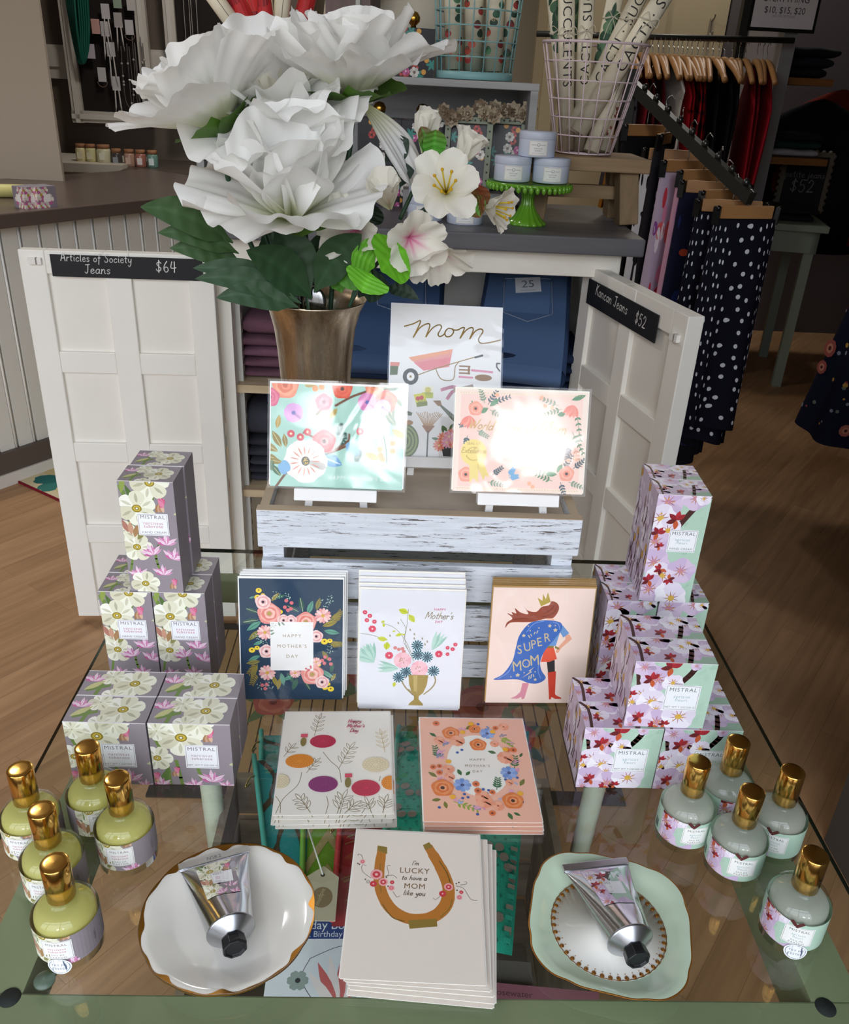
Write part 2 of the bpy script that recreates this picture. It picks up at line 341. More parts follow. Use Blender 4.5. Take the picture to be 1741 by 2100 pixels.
GL = {' ': (.6, []), "'": (.3, [[(.2, 2), (.1, 1.6)]]),
 'a': (1, [[(.85, .85), (.5, 1), (.12, .65), (.15, .15), (.5, .02), (.82, .4), (.88, .95)], [(.88, .95), (.86, .25), (1.05, .05)]]),
 'c': (.85, [[(.8, .8), (.5, 1), (.1, .6), (.15, .15), (.5, 0), (.85, .2)]]),
 'd': (1, [[(.85, .8), (.5, 1), (.12, .65), (.15, .15), (.5, .02), (.85, .4), (.9, 2)], [(.88, .9), (.86, .25), (1.05, .05)]]),
 'e': (.9, [[(.1, .5), (.5, .55), (.8, .7), (.6, 1), (.25, .9), (.1, .45), (.25, .08), (.6, 0), (.9, .25)]]),
 'f': (.7, [[(.75, 1.75), (.55, 2), (.35, 1.7), (.3, .6), (.25, -.6)], [(.05, 1), (.65, 1.05)]]),
 'g': (1, [[(.85, .85), (.5, 1), (.12, .65), (.15, .15), (.5, .02), (.85, .4)], [(.88, .95), (.85, -.5), (.5, -.9), (.15, -.6)]]),
 'h': (1, [[(.15, 2), (.15, 0)], [(.15, .6), (.5, 1), (.8, .8), (.82, .2), (1, .05)]]),
 'i': (.4, [[(.2, 1), (.2, .2), (.4, .05)], [(.22, 1.45), (.24, 1.55)]]),
 'j': (.45, [[(.3, 1), (.28, -.5), (.05, -.9), (-.1, -.6)], [(.32, 1.45), (.34, 1.55)]]), 'x': (.9, [[(.1, 1), (.8, 0)], [(.8, 1), (.1, 0)]]), 'E': (1.1, [[(1, 1.75), (.5, 2), (.2, 1.6), (.5, 1.1), (.75, 1.05)], [(.5, 1.1), (.1, .6), (.4, 0), (1, .3)]]),
 'k': (.9, [[(.15, 2), (.15, 0)], [(.75, 1), (.2, .5)], [(.3, .58), (.85, .02)]]),
 'l': (.4, [[(.2, 2), (.18, .25), (.4, .05)]]),
 'm': (1.55, [[(.12, 1), (.12, 0)], [(.12, .5), (.4, .98), (.68, .8), (.7, 0)], [(.7, .5), (1, .98), (1.28, .8), (1.3, .15), (1.5, .05)]]),
 'n': (1, [[(.12, 1), (.12, 0)], [(.12, .5), (.45, .98), (.78, .8), (.8, .2), (1, .05)]]),
 'o': (.95, [[(.5, 1), (.15, .75), (.12, .25), (.45, 0), (.8, .25), (.82, .7), (.5, 1)]]),
 'p': (1, [[(.15, 1), (.12, -.9)], [(.15, .6), (.5, 1), (.85, .65), (.75, .1), (.4, 0), (.14, .25)]]),
 'r': (.7, [[(.15, 1), (.15, 0)], [(.15, .55), (.4, .95), (.72, .9)]]),
 's': (.8, [[(.72, .85), (.4, 1), (.15, .78), (.4, .52), (.7, .3), (.45, 0), (.1, .15)]]),
 't': (.7, [[(.35, 1.6), (.33, .25), (.6, .05)], [(.05, 1.08), (.65, 1.1)]]),
 'u': (1, [[(.12, 1), (.15, .25), (.45, 0), (.8, .3)], [(.85, 1), (.85, .2), (1.02, .05)]]),
 'v': (.85, [[(.08, 1), (.4, 0), (.8, 1)]]), 'w': (1.3, [[(.08, 1), (.35, 0), (.65, .9), (.95, 0), (1.25, 1)]]),
 'y': (.95, [[(.12, 1), (.2, .35), (.5, .2), (.8, .5)], [(.88, 1), (.8, -.3), (.45, -.9), (.1, -.6)]]),
 'A': (1.3, [[(.05, 0), (.65, 2), (1.25, 0)], [(.25, .7), (1.05, .75)]]),
 'D': (1.4, [[(.2, 2), (.2, 0)], [(.0, 1.95), (.7, 2), (1.3, 1.5), (1.25, .5), (.7, 0), (.1, .05)]]),
 'G': (1.4, [[(1.2, 1.6), (.7, 2), (.2, 1.5), (.15, .5), (.6, 0), (1.1, .3), (1.15, .9), (.75, .9)]]),
 'H': (1.4, [[(.2, 2), (.2, 0)], [(1.15, 2), (1.1, 0)], [(0, .95), (1.3, 1.05)]]),
 'I': (.6, [[(.3, 2), (.3, 0)]]), 'J': (1, [[(.1, 1.9), (1, 2)], [(.65, 1.95), (.65, .4), (.35, 0), (.05, .3)]]),
 'K': (1.2, [[(.2, 2), (.2, 0)], [(1, 2), (.25, .95)], [(.35, 1.1), (1.1, 0)]]),
 'M': (1.7, [[(.1, 0), (.3, 2), (.8, .5), (1.35, 2), (1.6, 0)]]), 'S': (1.1, [[(1, 1.7), (.6, 2), (.2, 1.6), (.5, 1.1), (.9, .7), (.75, .1), (.3, 0), (.05, .35)]]),
 'W': (1.9, [[(.05, 2), (.45, 0), (.95, 1.6), (1.35, 0), (1.85, 2.1)]]),
 '$': (1.1, [[(.95, 1.55), (.6, 1.8), (.2, 1.45), (.5, 1), (.9, .6), (.65, .2), (.25, .2), (.08, .5)], [(.56, 2.1), (.5, -.1)]]),
 '2': (1.1, [[(.15, 1.5), (.5, 1.95), (.9, 1.6), (.7, .9), (.1, .05)], [(.1, .05), (1, .1)]]),
 '4': (1.1, [[(.3, 1.9), (.12, .8), (1, .85)], [(.75, 1.9), (.72, 0)]]), '5': (1.1, [[(.9, 1.9), (.3, 1.9), (.2, 1.1), (.6, 1.2), (.95, .75), (.75, .15), (.35, 0), (.1, .25)]]),
 '6': (1.1, [[(.7, 1.95), (.25, 1.2), (.15, .5), (.5, 0), (.9, .35), (.75, .85), (.35, .85), (.18, .5)]])}
# ================================================================== the room
rng = random.Random(7)
def floor_mat():
    m, n, l = newmat('wood_floor'); p = prin(n, None, .42, 0, .4); tc = n.new('ShaderNodeTexCoord'); mp = n.new('ShaderNodeMapping'); mp.inputs['Rotation'].default_value = (0, 0, R(-52)); l.new(tc.outputs['Object'], mp.inputs[0])
    br = n.new('ShaderNodeTexBrick'); br.inputs['Scale'].default_value = 1; br.inputs['Brick Width'].default_value = .62; br.inputs['Row Height'].default_value = .068; br.inputs['Mortar Size'].default_value = .0006; br.offset = .37
    br.inputs['Color1'].default_value = (*lin('#a37e5a'), 1); br.inputs['Color2'].default_value = (*lin('#b68f69'), 1); br.inputs['Mortar'].default_value = (*lin('#8a6748'), 1); br.inputs['Bias'].default_value = -.1; l.new(mp.outputs[0], br.inputs['Vector'])
    m2 = n.new('ShaderNodeMapping'); m2.inputs['Scale'].default_value = (2.2, 34, 1); l.new(mp.outputs[0], m2.inputs[0])
    t = n.new('ShaderNodeTexNoise'); t.inputs['Scale'].default_value = 1.5; t.inputs['Detail'].default_value = 7; l.new(m2.outputs[0], t.inputs['Vector'])
    r = n.new('ShaderNodeValToRGB'); r.color_ramp.elements[0].position = .3; r.color_ramp.elements[1].position = .7; r.color_ramp.elements[0].color = (.72, .68, .64, 1); r.color_ramp.elements[1].color = (1.08, 1.06, 1.05, 1); l.new(t.outputs[0], r.inputs[0])
    mx = n.new('ShaderNodeMix'); mx.data_type = 'RGBA'; mx.blend_type = 'MULTIPLY'; mx.inputs[0].default_value = .8; l.new(br.outputs[0], mx.inputs[6]); l.new(r.outputs[0], mx.inputs[7]); l.new(mx.outputs[2], p.inputs['Base Color'])
    return out(m, n, l, p.outputs[0])
struct('floor', MB().box(-3.4, 4.2, -1.2, 6.6, -.08, 0), floor_mat())
struct('ceiling', MB().box(-3.4, 4.2, -.9, 6.6, 2.95, 3.05), mat('#d2ccc4', .8))
WALLM = mat('#7d7267', .8)
struct('wall_back', MB().box(-3.4, 4.2, 6.2, 6.4, 0, 2.95), mat('#b9ad97', .8))
struct('wall_left', MB().box(-3.4, -3.3, -.9, 6.2, 0, 2.95), mat('#a69a8d', .8))
struct('wall_right', MB().box(3.3, 4.2, -.9, 6.2, 0, 2.95), mat('#4a4440', .8))
struct('wall_light_blocker', MB().box(.9, 1.0, -.9, 1.22, 0, 2.95), mat('#4a443e', .8))  # unseen wall added to shade the right of the shop from the window
for _i, (_lx, _ly) in enumerate(((-1.7, 2.4), (-.6, 3.8), (1.6, 5.0))): struct(f'trim_{_i + 3}', MB().lathe([(.2, .0), (.22, .01), (.21, .05), (.0, .05)], 32, c=(_lx, _ly, 2.898)), mat('#d9d6d0', .5))  # unseen rings added as housings above the fill lights
# storefront: low wall, header, side piers and window bars around the shop window
sf = MB()
sf.box(-3.3, .9, -.9, -.8, 0, .42).box(-3.3, .9, -.9, -.8, 2.78, 2.95).box(-3.3, -2.4, -.9, -.8, .42, 2.78).box(1.0, 3.3, -.9, -.8, 0, 2.95)
struct('wall_front', sf, mat('#8a8580', .7))
wf = MB()
for x in (-2.4, -1.3, -.2, .86): wf.box(x - .03, x + .03, -.88, -.8, .42, 2.78)
wf.box(-2.4, .9, -.88, -.8, .42, .48).box(-2.4, .9, -.88, -.8, 2.0, 2.06).box(-2.4, .9, -.88, -.8, 2.72, 2.78)
struct('window_1', wf, mat('#3b3a3a', .4))
# ------------------------------------------------------------------ left side: partition, counter, boards
struct('wall_column', MB().box(-3.3, -1.36, 3.66, 3.68, 0, 2.95), mat('#a99c8d', .85))
struct('wall_alcove', MB().box(-3.3, -.55, 5.0, 5.12, 0, 2.95), mat('#675b50', .85))
struct('trim_1', MB().box(-3.3, -.55, 4.97, 5.0, 1.245, 1.30).box(-3.3, -.55, 4.96, 5.0, 1.30, 1.38).box(-3.3, -.55, 4.97, 5.0, 1.38, 1.40), mat('#c9c2b8', .6))
cd = Vector((.575, .818, 0)).normalized(); cn = Vector((cd.y, -cd.x, 0)); c0 = Vector((-1.376, 2.714, 0))     # along the counter, out of its front
CM = Matrix(((cd.x, cn.x, 0, c0.x), (cd.y, cn.y, 0, c0.y), (0, 0, 1, 0), (0, 0, 0, 1)))
CMt = Matrix(((cd.x, -cn.x, 0, c0.x), (cd.y, -cn.y, 0, c0.y), (0, 0, 1, 0), (0, 0, 0, 1)))
ct = thing('sales_counter', 'long sales counter with white beadboard front below the dark worktop', 'counter', M=CMt)
b = MB(); t0, t1 = -1.3, 1.35
b.box(t0, t1, .02, .55, .12, .855, '#d9d7cf')
x = t0
while x < t1 - .01:
    b.box(x + .004, min(x + .056, t1), .008, .022, .115, .86, '#dddbd3'); b.tube([(x + .063, .012, .115), (x + .063, .012, .86)], .0052, 6, '#f4f3ee'); x += .07
b.build('beadboard_panel', printed(.6), ct)
MB().box(t0, t1, -.012, .03, .045, .118, '#5a4f48').build('kick_rail', printed(.5), ct)
MB().box(t0, t1, -.02, .03, 0, .045, '#d5d0c8').build('baseboard', printed(.5), ct)
wt = MB().box(t0, t1, -.06, .72, .86, .905).build('counter_worktop', mat('#5d5049', .32, noise=.06, nscale=8), None, bevel=.004); wt.matrix_world = CMt
tag(wt, 'dark brown worktop lying on the white beadboard counter', 'worktop')
# soap boxes and rolled paper on the counter
def on_counter(u, v, z=.905): return hz(u, v, z)
A = Art(); A.rect(0, 0, .07, .07, '#8f8590')
for i in range(9): A.flower(rng.uniform(0, .07), rng.uniform(0, .07), rng.uniform(.012, .02), 6, ['#efe9df', '#d9d0c6', '#c9679a'], '#b39a3c')
A.rect(.024, .02, .048, .045, '#f4f2ee'); A.clip(0, 0, .07, .07)
for i, (u, v, lb) in enumerate(((62, 425, 'small lilac soap box with floral front on the dark counter, beside the yellow paper roll'), (88, 424, 'small lilac soap box on the dark counter, right of its twin'))):
    p = on_counter(u, v); q = MB().box(-.035, .035, -.03, .03, 0, .066, '#8f8a97'); q.art(A, lambda x, y, o: (-.035 - o, .035 - x if False else -.03 + x * .85, y * .94))
    q.art(A, lambda x, y, o: (-.035 + x, -.03 - o, y * .94))
    o = q.build('soap_box', printed(.4)); o.location = p; o.rotation_euler = (0, 0, R(55)); tag(o, lb, 'box', 'soap boxes on the sales counter')
p = on_counter(0, 405); o = MB().tube([(-.22, 0, .022), (.1, 0, .022)], .022, 20, '#d6cf86').build('paper_roll', printed(.5)); o.location = p; o.rotation_euler = (0, 0, R(12)); tag(o, 'pale yellow paper roll lying on the dark counter', 'paper roll')
# low sideboard behind the counter with cork jars
sb = thing('sideboard', 'low cream sideboard with brown top under the pin board', 'sideboard', (0, 0, 0))
MB().box(-1.9, -1.36, 4.42, 4.8, 0, .86, '#cfc6b8').box(-1.88, -1.40, 4.405, 4.42, .06, .78, '#d8d0c3').build('body', printed(.6), sb)
MB().box(-1.95, -1.34, 4.38, 4.85, .86, .90, '#c9bfb0').build('top', printed(.5), sb)
lt = thing('low_table', 'dark brown table top running right from the cream sideboard', 'table', (0, 0, 0))
MB().box(-1.33, -.6, 4.3, 4.9, .845, .885, '#4f443d').build('tabletop', printed(.4), lt)
MB().box(-1.30, -.62, 4.36, 4.84, .02, .845, '#d8d2c6').build('body', printed(.6), lt)
jar_l = ['first cork jar from the wall column, cream and green label', 'second cork jar from the wall column, cream and green label', 'third cork jar from the wall column, widest of the row', 'dark cork jar with grey label in the row, right of the wide cream one', 'cork jar with pinkish contents in the row', 'cork jar with red and white label, second from the right end', 'rightmost cork jar of the row, teal and white label']
jc = ['#d9cf9e', '#cfc893', '#cfc9a8', '#4a4542', '#b58f7b', '#a56a5c', '#6c8f82']
for i, u in enumerate((168, 188, 214, 240, 266, 289, 313)):
    z = .9 if u < 230 else .885; pt = hy(u, 326 if u < 230 else 328, 4.5); j = thing('cork_jar', jar_l[i], 'jar', (pt.x, 4.5, z), 0, 'cork topped jars under the pin board')
    r = .026 if i != 2 else .034
    MB().lathe([(r * .95, 0), (r, .004), (r, .052), (r * .8, .062)], 16, jc[i]).box(-.012, .012, -r - .001, -r + .01, .012, .042, ['#efe7c8', '#e8e2c2', '#ecead6', '#9aa0a6', '#d9b9a6', '#f0e2dc', '#dfe8e4'][i]).build('jar', printed(.25), j)
    MB().lathe([(r * .85, .06), (r * .9, .078), (0, .078)], 14, '#9a6a48').build('cork_lid', printed(.7), j)
# framed pin boards with jewellery
def pin_board(label, x0, x1, z0, z1, y, rz):
    t = thing('pin_board', label, 'board', (x0, y, z0), rz); w, h = x1 - x0, z1 - z0
    MB().box(0, w, -.005, .01, 0, h).build('panel', mat('#1d1512', .9, noise=.3, nscale=60), t)
    f = MB(); 
    for a, b_ in (((-.03, 0), (w + .03, 0)), ((-.03, h), (w + .03, h)), ((0, -.03), (0, h + .03)), ((w, -.03), (w, h + .03))): f.bar((a[0], -.012, a[1]), (b_[0], -.012, b_[1]), .035, .055, '#cdc6bb'); f.bar((a[0], -.03, a[1]), (b_[0], -.03, b_[1]), .012, .022, '#ddd7cd')
    f.build('frame', printed(.6), t); return t
pin_board('dark pin board in white frame hung with jewellery, nearest the wall column', -1.70, -1.335, 1.075, 2.0, 4.93, R(2))
pin_board('dark pin board in white frame, partly behind the white peonies', -1.19, -.72, 1.09, 1.98, 4.93, R(2))
cards = [(216, 22), (240, 0), (268, 5), (196, 53), (215, 58), (265, 55), (242, 40), (186, 104), (227, 100), (209, 152), (238, 170)]
nm = ['white earring card with tassels near the top of the dark pin board', 'pale green earring card at the top edge of the pin board', 'white earring card, top right on the dark pin board', 'pink earring card on the left of the dark pin board', 'white tassel earrings below the top card of the pin board', 'white earring card with hoop, right side of the pin board', 'small pale tag with a bead string, upper middle of the pin board', 'white and mauve earring card, left side of the pin board', 'white card with long tassels, middle of the pin board', 'white card with a dark hoop, lower left of the pin board', 'white card with short tassels, lowest on the pin board']
for i, (u, v) in enumerate(cards):
    p = hy(u, v, 4.895); k = MB().box(-.02, .02, -.002, .002, -.035, .03, ['#d6d0d0', '#9fb39f', '#d2ccc8', '#d9a99d', '#cfcaca', '#d4d0d2', '#b9b2b0', '#c9bfc9', '#cdc8c8', '#d3cfcf', '#cfcbcb'][i])
    if i in (0, 4, 6, 8, 10):
        for s_ in (-.008, .01): k.tube([(s_, -.003, -.03), (s_ * 1.4, -.004, -.09 - .02 * (i % 3)), (s_ * 1.8, -.004, -.14 - .03 * (i == 8))], [.003, .004, .001], 6, '#cfc8c4')
    if i in (5, 9): k.tube([(.024 * math.cos(q), -.004, -.035 + .024 * math.sin(q)) for q in [math.pi + math.pi * t / 10 for t in range(11)]], .0016, 5, '#8a6f60')
    o = k.build('earring_card', printed(.6)); o.location = p; o.rotation_euler = (0, 0, R(2)); tag(o, nm[i], 'earrings', 'jewellery on the pin board')
for i, (u, v, L) in enumerate(((256, 95, .28), (268, 90, .34), (279, 75, .36), (284, 88, .3))):
    p = hy(u, v, 4.895); k = MB().tube(cr([(-.02, 0, 0), (-.024, -.003, -L * .8), (0, -.003, -L), (.02, -.003, -L * .8), (.02, 0, 0)], 5), .0022, 5, '#6b6460')
    for s_ in range(5): k.ball((rng.choice((-.023, .021)), -.004, -L * rng.uniform(.2, .95)), .006, '#b9b3ad', n=8)
    o = k.build('necklace', printed(.4)); o.location = p; tag(o, ['long bead necklace, first of four on the right of the pin board', 'long bead necklace, second of four on the pin board', 'long silver necklace, third of four on the pin board', 'thin necklace closest to the right frame bar of the pin board'][i], 'necklace', 'necklaces on the pin board')
p = hy(127, 60, 4.6); o = MB()
for k in range(5): o.tube(cr([(-.05 + k * .012, 0, .3), (-.045 + k * .01, -.01 * k, .0), (-.02 + k * .004, -.01, -.16), (.0 + k * .01, -.005, -.02), (.01 + k * .012, 0, .3)], 5), .007, 6, '#0f5a4a')
o = o.build('bead_necklace', printed(.4)); o.location = (p.x, 4.86, p.z + .02); tag(o, 'thick teal necklaces hanging over the top left of the pin board', 'necklace')
for i, (u, v) in enumerate(((382, 20), (398, 35))):
    p = hy(u, v, 4.895); o = MB().tube(cr([(-.012, 0, .1), (-.01, 0, -.25), (.01, 0, -.25), (.015, 0, .1)], 5), .002, 5, '#a59d96').build('chain_necklace', printed(.3)); o.location = p; tag(o, ['thin chain on the right pin board, closer to its frame', 'thin chain on the right pin board, closer to the poppy rolls'][i], 'necklace', 'chains on the right pin board')
# rug and floor mat
A = Art(); A.rect(-.45, -.3, .45, .3, '#7a1f2b'); A.rect(-.445, -.26, .41, .295, '#cfc2a0')
for x, y, r in ((-.32, .17, .13), (-.05, .0, .17), (.2, -.08, .18)): A.flower(x, y, r, 8, ['#2f6a68', '#3d7a72', '#c9b98a'], '#d9b25a', .35)
o = MB().box(-.45, .45, -.3, .3, 0, .008, '#7a1f2b').art(A, lambda x, y, q: (x, y, .008 + q)).build('rug', printed(.95, .1)); o.location = (-.83, 2.95, 0); o.rotation_euler = (0, 0, R(55)); tag(o, 'flowered rug in teal, cream and red at the foot of the counter', 'rug')
# bamboo mat under the table
A = Art(); W_, H_ = 1.0, .62; A.rect(-W_ / 2, 0, W_ / 2, H_, '#3c352f'); A.rect(-W_ / 2 + .035, .035, W_ / 2 - .035, H_ - .03, '#a3835c')
x = -W_ / 2 + .06
while x < W_ / 2 - .04: A.line([(x, .036), (x, H_ - .03)], .0035, '#4a3a28', up=0); x += .028
A.up()
for (x, y, r) in ((-.28, .3, .06), (.22, .3, .1), (.28, .2, .07), (.1, .2, .06), (.33, .36, .06), (-.05, .42, .08)):
    for a in range(5): A.leaf(x, y, a * 72 + 20, r * 1.5, r * .5, '#5f6a4a')
    A.rose(x, y, r * .8, ['#9c5347', '#b06a58', '#a35a4c'], '#6d3530')
A.clip(-W_ / 2, 0, W_ / 2, H_)
o = MB().box(-W_ / 2, W_ / 2, 0, H_, 0, .005, '#3c352f').art(A, lambda x, y, q: (x, y, .0051 + q)).build('floor_mat', printed(.7, .2)); o.location = (.01, 1.30, 0); tag(o, 'bamboo slat floor mat with painted roses under the glass table', 'mat')
# ------------------------------------------------------------------ cabinet with open doors
CREAM = mat('#f4f1e9', .45, noise=.04, nscale=12, bump=.05, bscale=60)
CHIP = grain('#f3efe5', '#ece6d9', 'X', (3, 10, 10), .3, .45, .27, '#7a5238', .1)
cb = thing('cabinet', 'cream painted cabinet with grey top and two doors swung open', 'cabinet', (0, 0, 0))
CX0, CX1, CY0, CY1, CT = -.42, .50, 1.98, 2.42, 1.05
b = MB()
b.box(CX0, CX0 + .03, CY0, CY1, .06, 1.01).build('side_panel', CREAM, cb); MB().box(CX1 - .03, CX1, CY0, CY1, .06, 1.01).build('side_panel', CREAM, cb)
MB().box(CX0, CX1, CY0 - .012, CY0 + .01, .955, 1.012).build('apron', CHIP, cb, bevel=.003)
MB().box(CX0, CX1, CY1 - .02, CY1, .06, 1.01).build('back_panel', mat('#d8d6d2', .6), cb)
MB().box(CX0 - .05, CX1 + .036, CY0 - .06, CY1 + .04, 1.012, CT).build('top_board', grain('#6b6a6e', '#565559', 'X', (1.5, 20, 20), .5, .4, .2, '#8d7a66', .1), cb, bevel=.004)
for z, s_ in ((.655, 'x'), (.37, 'x'), (.09, 'x')):
    MB().box(CX0 + .03, CX1 - .03, CY0 + .02, CY1 - .02, z - .02, z).build('shelf', grain('#d9c7a8', '#b99d77', 'X', (2, 25, 25)), cb)
for x in (CX0 + .03, CX1 - .03): MB().lathe([(.045, 0), (.05, .012), (.04, .03), (.046, .05), (.035, .06), (.04, .08)], 16, '#e2dccd', c=(x, CY0 + .05, 0)).build('foot', CREAM, cb)
for x in (CX0 + .035, CX1 - .035):
    for y in (CY0 + .06, CY1 - .06):
        rails = MB(); rails.box(x - .006, x + .006, y - .012, y + .012, .1, .95, '#d9d8d4')
        for k in range(26): rails.box(x - .0068, x + .0068, y - .002, y + .002, .12 + k * .032, .134 + k * .032, '#33312f')
        rails.build('shelf_rail', printed(.35), cb)
def door_panel(t, w, h, th):       # frame and recessed panes; x along width, front towards -y
    st, rl = .055, .05; b = MB(); n = 4; ph = (h - rl * (n + 1)) / n; pw = (w - st * 3) / 2
    for x in (0, st + pw, 2 * st + 2 * pw): b.box(x, x + st, -th / 2, th / 2, 0, h)
    for k in range(n + 1):
        for x in (st, 2 * st + pw): b.box(x, x + pw, -th / 2 + .0006, th / 2 - .0006, k * (ph + rl), k * (ph + rl) + rl)
    b.build('frame', CREAM, t, bevel=.002)
    b = MB()
    for k in range(n):
        for x in (st, 2 * st + pw): b.box(x - .004, x + pw + .004, -th / 2 + .011, th / 2 - .011, k * (ph + rl) + rl - .004, (k + 1) * (ph + rl) + .004)
    b.build('panel', mat('#f1ede4', .5, noise=.03, nscale=15), t)
def latch(t, x, z, y): MB().box(x - .014, x + .014, y - .008, y, z - .007, z + .007, '#efece6').box(x + .002, x + .005, y - .0085, y, z - .007, z + .007, '#8d857c').build('latch', printed(.3), t)
ld = thing('door', None, None, (CX0 - .41, 1.925, .022)); ld.parent = cb; ld.name = 'cabinet_door'; ld.rotation_euler = (0, 0, R(2.5)); ld['label'] = 'open left door of the cabinet with six visible panes'
door_panel(ld, .415, .952, .03); latch(ld, .035, .93, -.015)
hp = hz(1212, 540, .975); op = hz(1430, 648, .975); dv = (op - hp); dv.z = 0; ang = math.atan2(dv.y, dv.x)
rd = thing('cabinet_door', None, None, (hp.x + .0, hp.y, .022)); rd.parent = cb; rd.rotation_euler = (0, 0, ang); rd['label'] = 'open right door of the cabinet, its edge turned to the aisle'
del rd['label']; del ld['label']
door_panel(rd, dv.length, .952, .034); latch(rd, dv.length - .03, .905, -.017)
CHK = '#17181c'
def chalk_sign(label, w, h, art, M):
    o = MB().box(0, w, -.0015, .0015, 0, h, CHK).art(art, lambda x, y, q: (x, -.0015 - q, y), base=1e-4).build('chalk_sign', printed(.6)); o.matrix_world = M; return tag(o, label, 'sign')
A = Art().hand('Articles of Society', .098, .034, .0085, .0017, '#e9e8e6', .12, .25, sx=.92).hand('Jeans', .098, .009, .0095, .0018, '#e9e8e6', .15, .25).hand('$64', .247, .017, .012, .0021, '#e9e8e6', .05, .2)
lM = ld.matrix_basis
chalk_sign('black chalk strip reading Articles of Society Jeans $64 across the left cabinet door', .325, .047, A, lM @ Matrix.Translation((.068, -.0175, .898)))
A = Art().hand('Kancan Jeans', .125, .027, .0115, .0022, '#e9e8e6', .1, .25, rot=-2).hand('$52', .268, .017, .0125, .0022, '#e9e8e6', .05, .2, rot=-2)
rM = rd.matrix_basis; L_ = dv.length
chalk_sign('black chalk strip reading Kancan Jeans $52 across the right cabinet door', .335, .056, A, rM @ Matrix.Translation((.045, -.0195, .872)))
# ------------------------------------------------------------------ folded jeans in the cabinet
def jean_mat(c, k=.18): return mat(c, .9, noise=k, nscale=55, bump=.35, bscale=320, spec=.15)
def folded(name, w, d, h, m, seed, loc, rz, label, group, top=None):
    g = random.Random(seed); bow = [g.uniform(-.006, .006) for _ in range(6)]
    def fn(u, v):      # rounded slab section swept along x
        a = 2 * math.pi * v; e = .42; cx = math.copysign(abs(math.cos(a)) ** e, math.cos(a)); sz = math.copysign(abs(math.sin(a)) ** .7, math.sin(a))
        x = (u - .5) * w * (1 - .03 * abs(sz)); y = cx * d / 2 + bow[int(u * 4)] * (1 + cx) * .5; z = h / 2 + sz * h / 2 + .003 * math.sin(u * 9 + seed) * (sz > 0)
        sg = 1 if abs(u - .5) < .46 else .75
        return (x, y * (.98 if sg == 1 else .95), h / 2 + (z - h / 2) * sg)
    b = MB().grid(fn, 18, 28, smooth=True)
    b.add([fn(0, k / 28) for k in range(28)], [tuple(range(28))]); b.add([fn(1, k / 28) for k in range(28)], [tuple(range(28))[::-1]])
    t = thing(name, label, 'jeans', loc, rz, group); b.build('fabric', m, t); return t
def stack(x, y, z, w, d, hs, cols, labels, group, seed):
    for i, h in enumerate(hs):
        folded('folded_jeans', w * (1 + .03 * math.sin(i * 2 + seed)), d, h, jean_mat(cols[i % len(cols)]), seed + i, (x + .006 * math.sin(i * 3 + seed), y + .005 * math.cos(i * 5), z), R(2 * math.sin(i * 7 + seed)), labels[i], group); z += h * .97
    return z
ordn = ['bottom', 'second from the bottom', 'third from the bottom', 'fourth from the bottom', 'fifth from the bottom', 'sixth from the bottom', 'seventh from the bottom', 'eighth from the bottom']
stack(-.265, 2.17, .655, .24, .26, [.027, .029, .028, .027, .05], ['#6a4a57', '#6d4c59', '#745262'], [f'mauve folded jeans, {ordn[i]} of the pile left of the vase' for i in range(4)] + ['mauve folded jeans with a loose peak, topmost left of the vase'], 'mauve folded jeans', 3)
o = MB()     # loose leg of the top pair standing up against the side
o.grid(lambda u, v: (-.31 + .13 * u * (1 - .55 * v), 2.12 + .05 * v + .02 * math.sin(u * 6), .80 + .14 * v + .02 * math.sin(u * math.pi)), 14, 12)
o = o.build('folded_trouser_leg', jean_mat('#6a4a57'), None, solid=.012); tag(o, 'loose mauve trouser leg leaning above the mauve pile', 'trousers')
stack(-.02, 2.18, .655, .25, .26, [.032, .034, .036], ['#222f48', '#283853', '#30435f'], [f'blue folded jeans, {ordn[i]} of the pile right of the vase' for i in range(3)], 'blue folded jeans beside the vase', 11)
zt = stack(.335, 2.15, .655, .265, .26, [.024, .025, .026, .03], ['#1d2842', '#202d49', '#1b2640'], [f'dark blue jeans, {ordn[i]} of the pile under the size label' for i in range(4)], 'dark blue folded jeans on the right', 21)
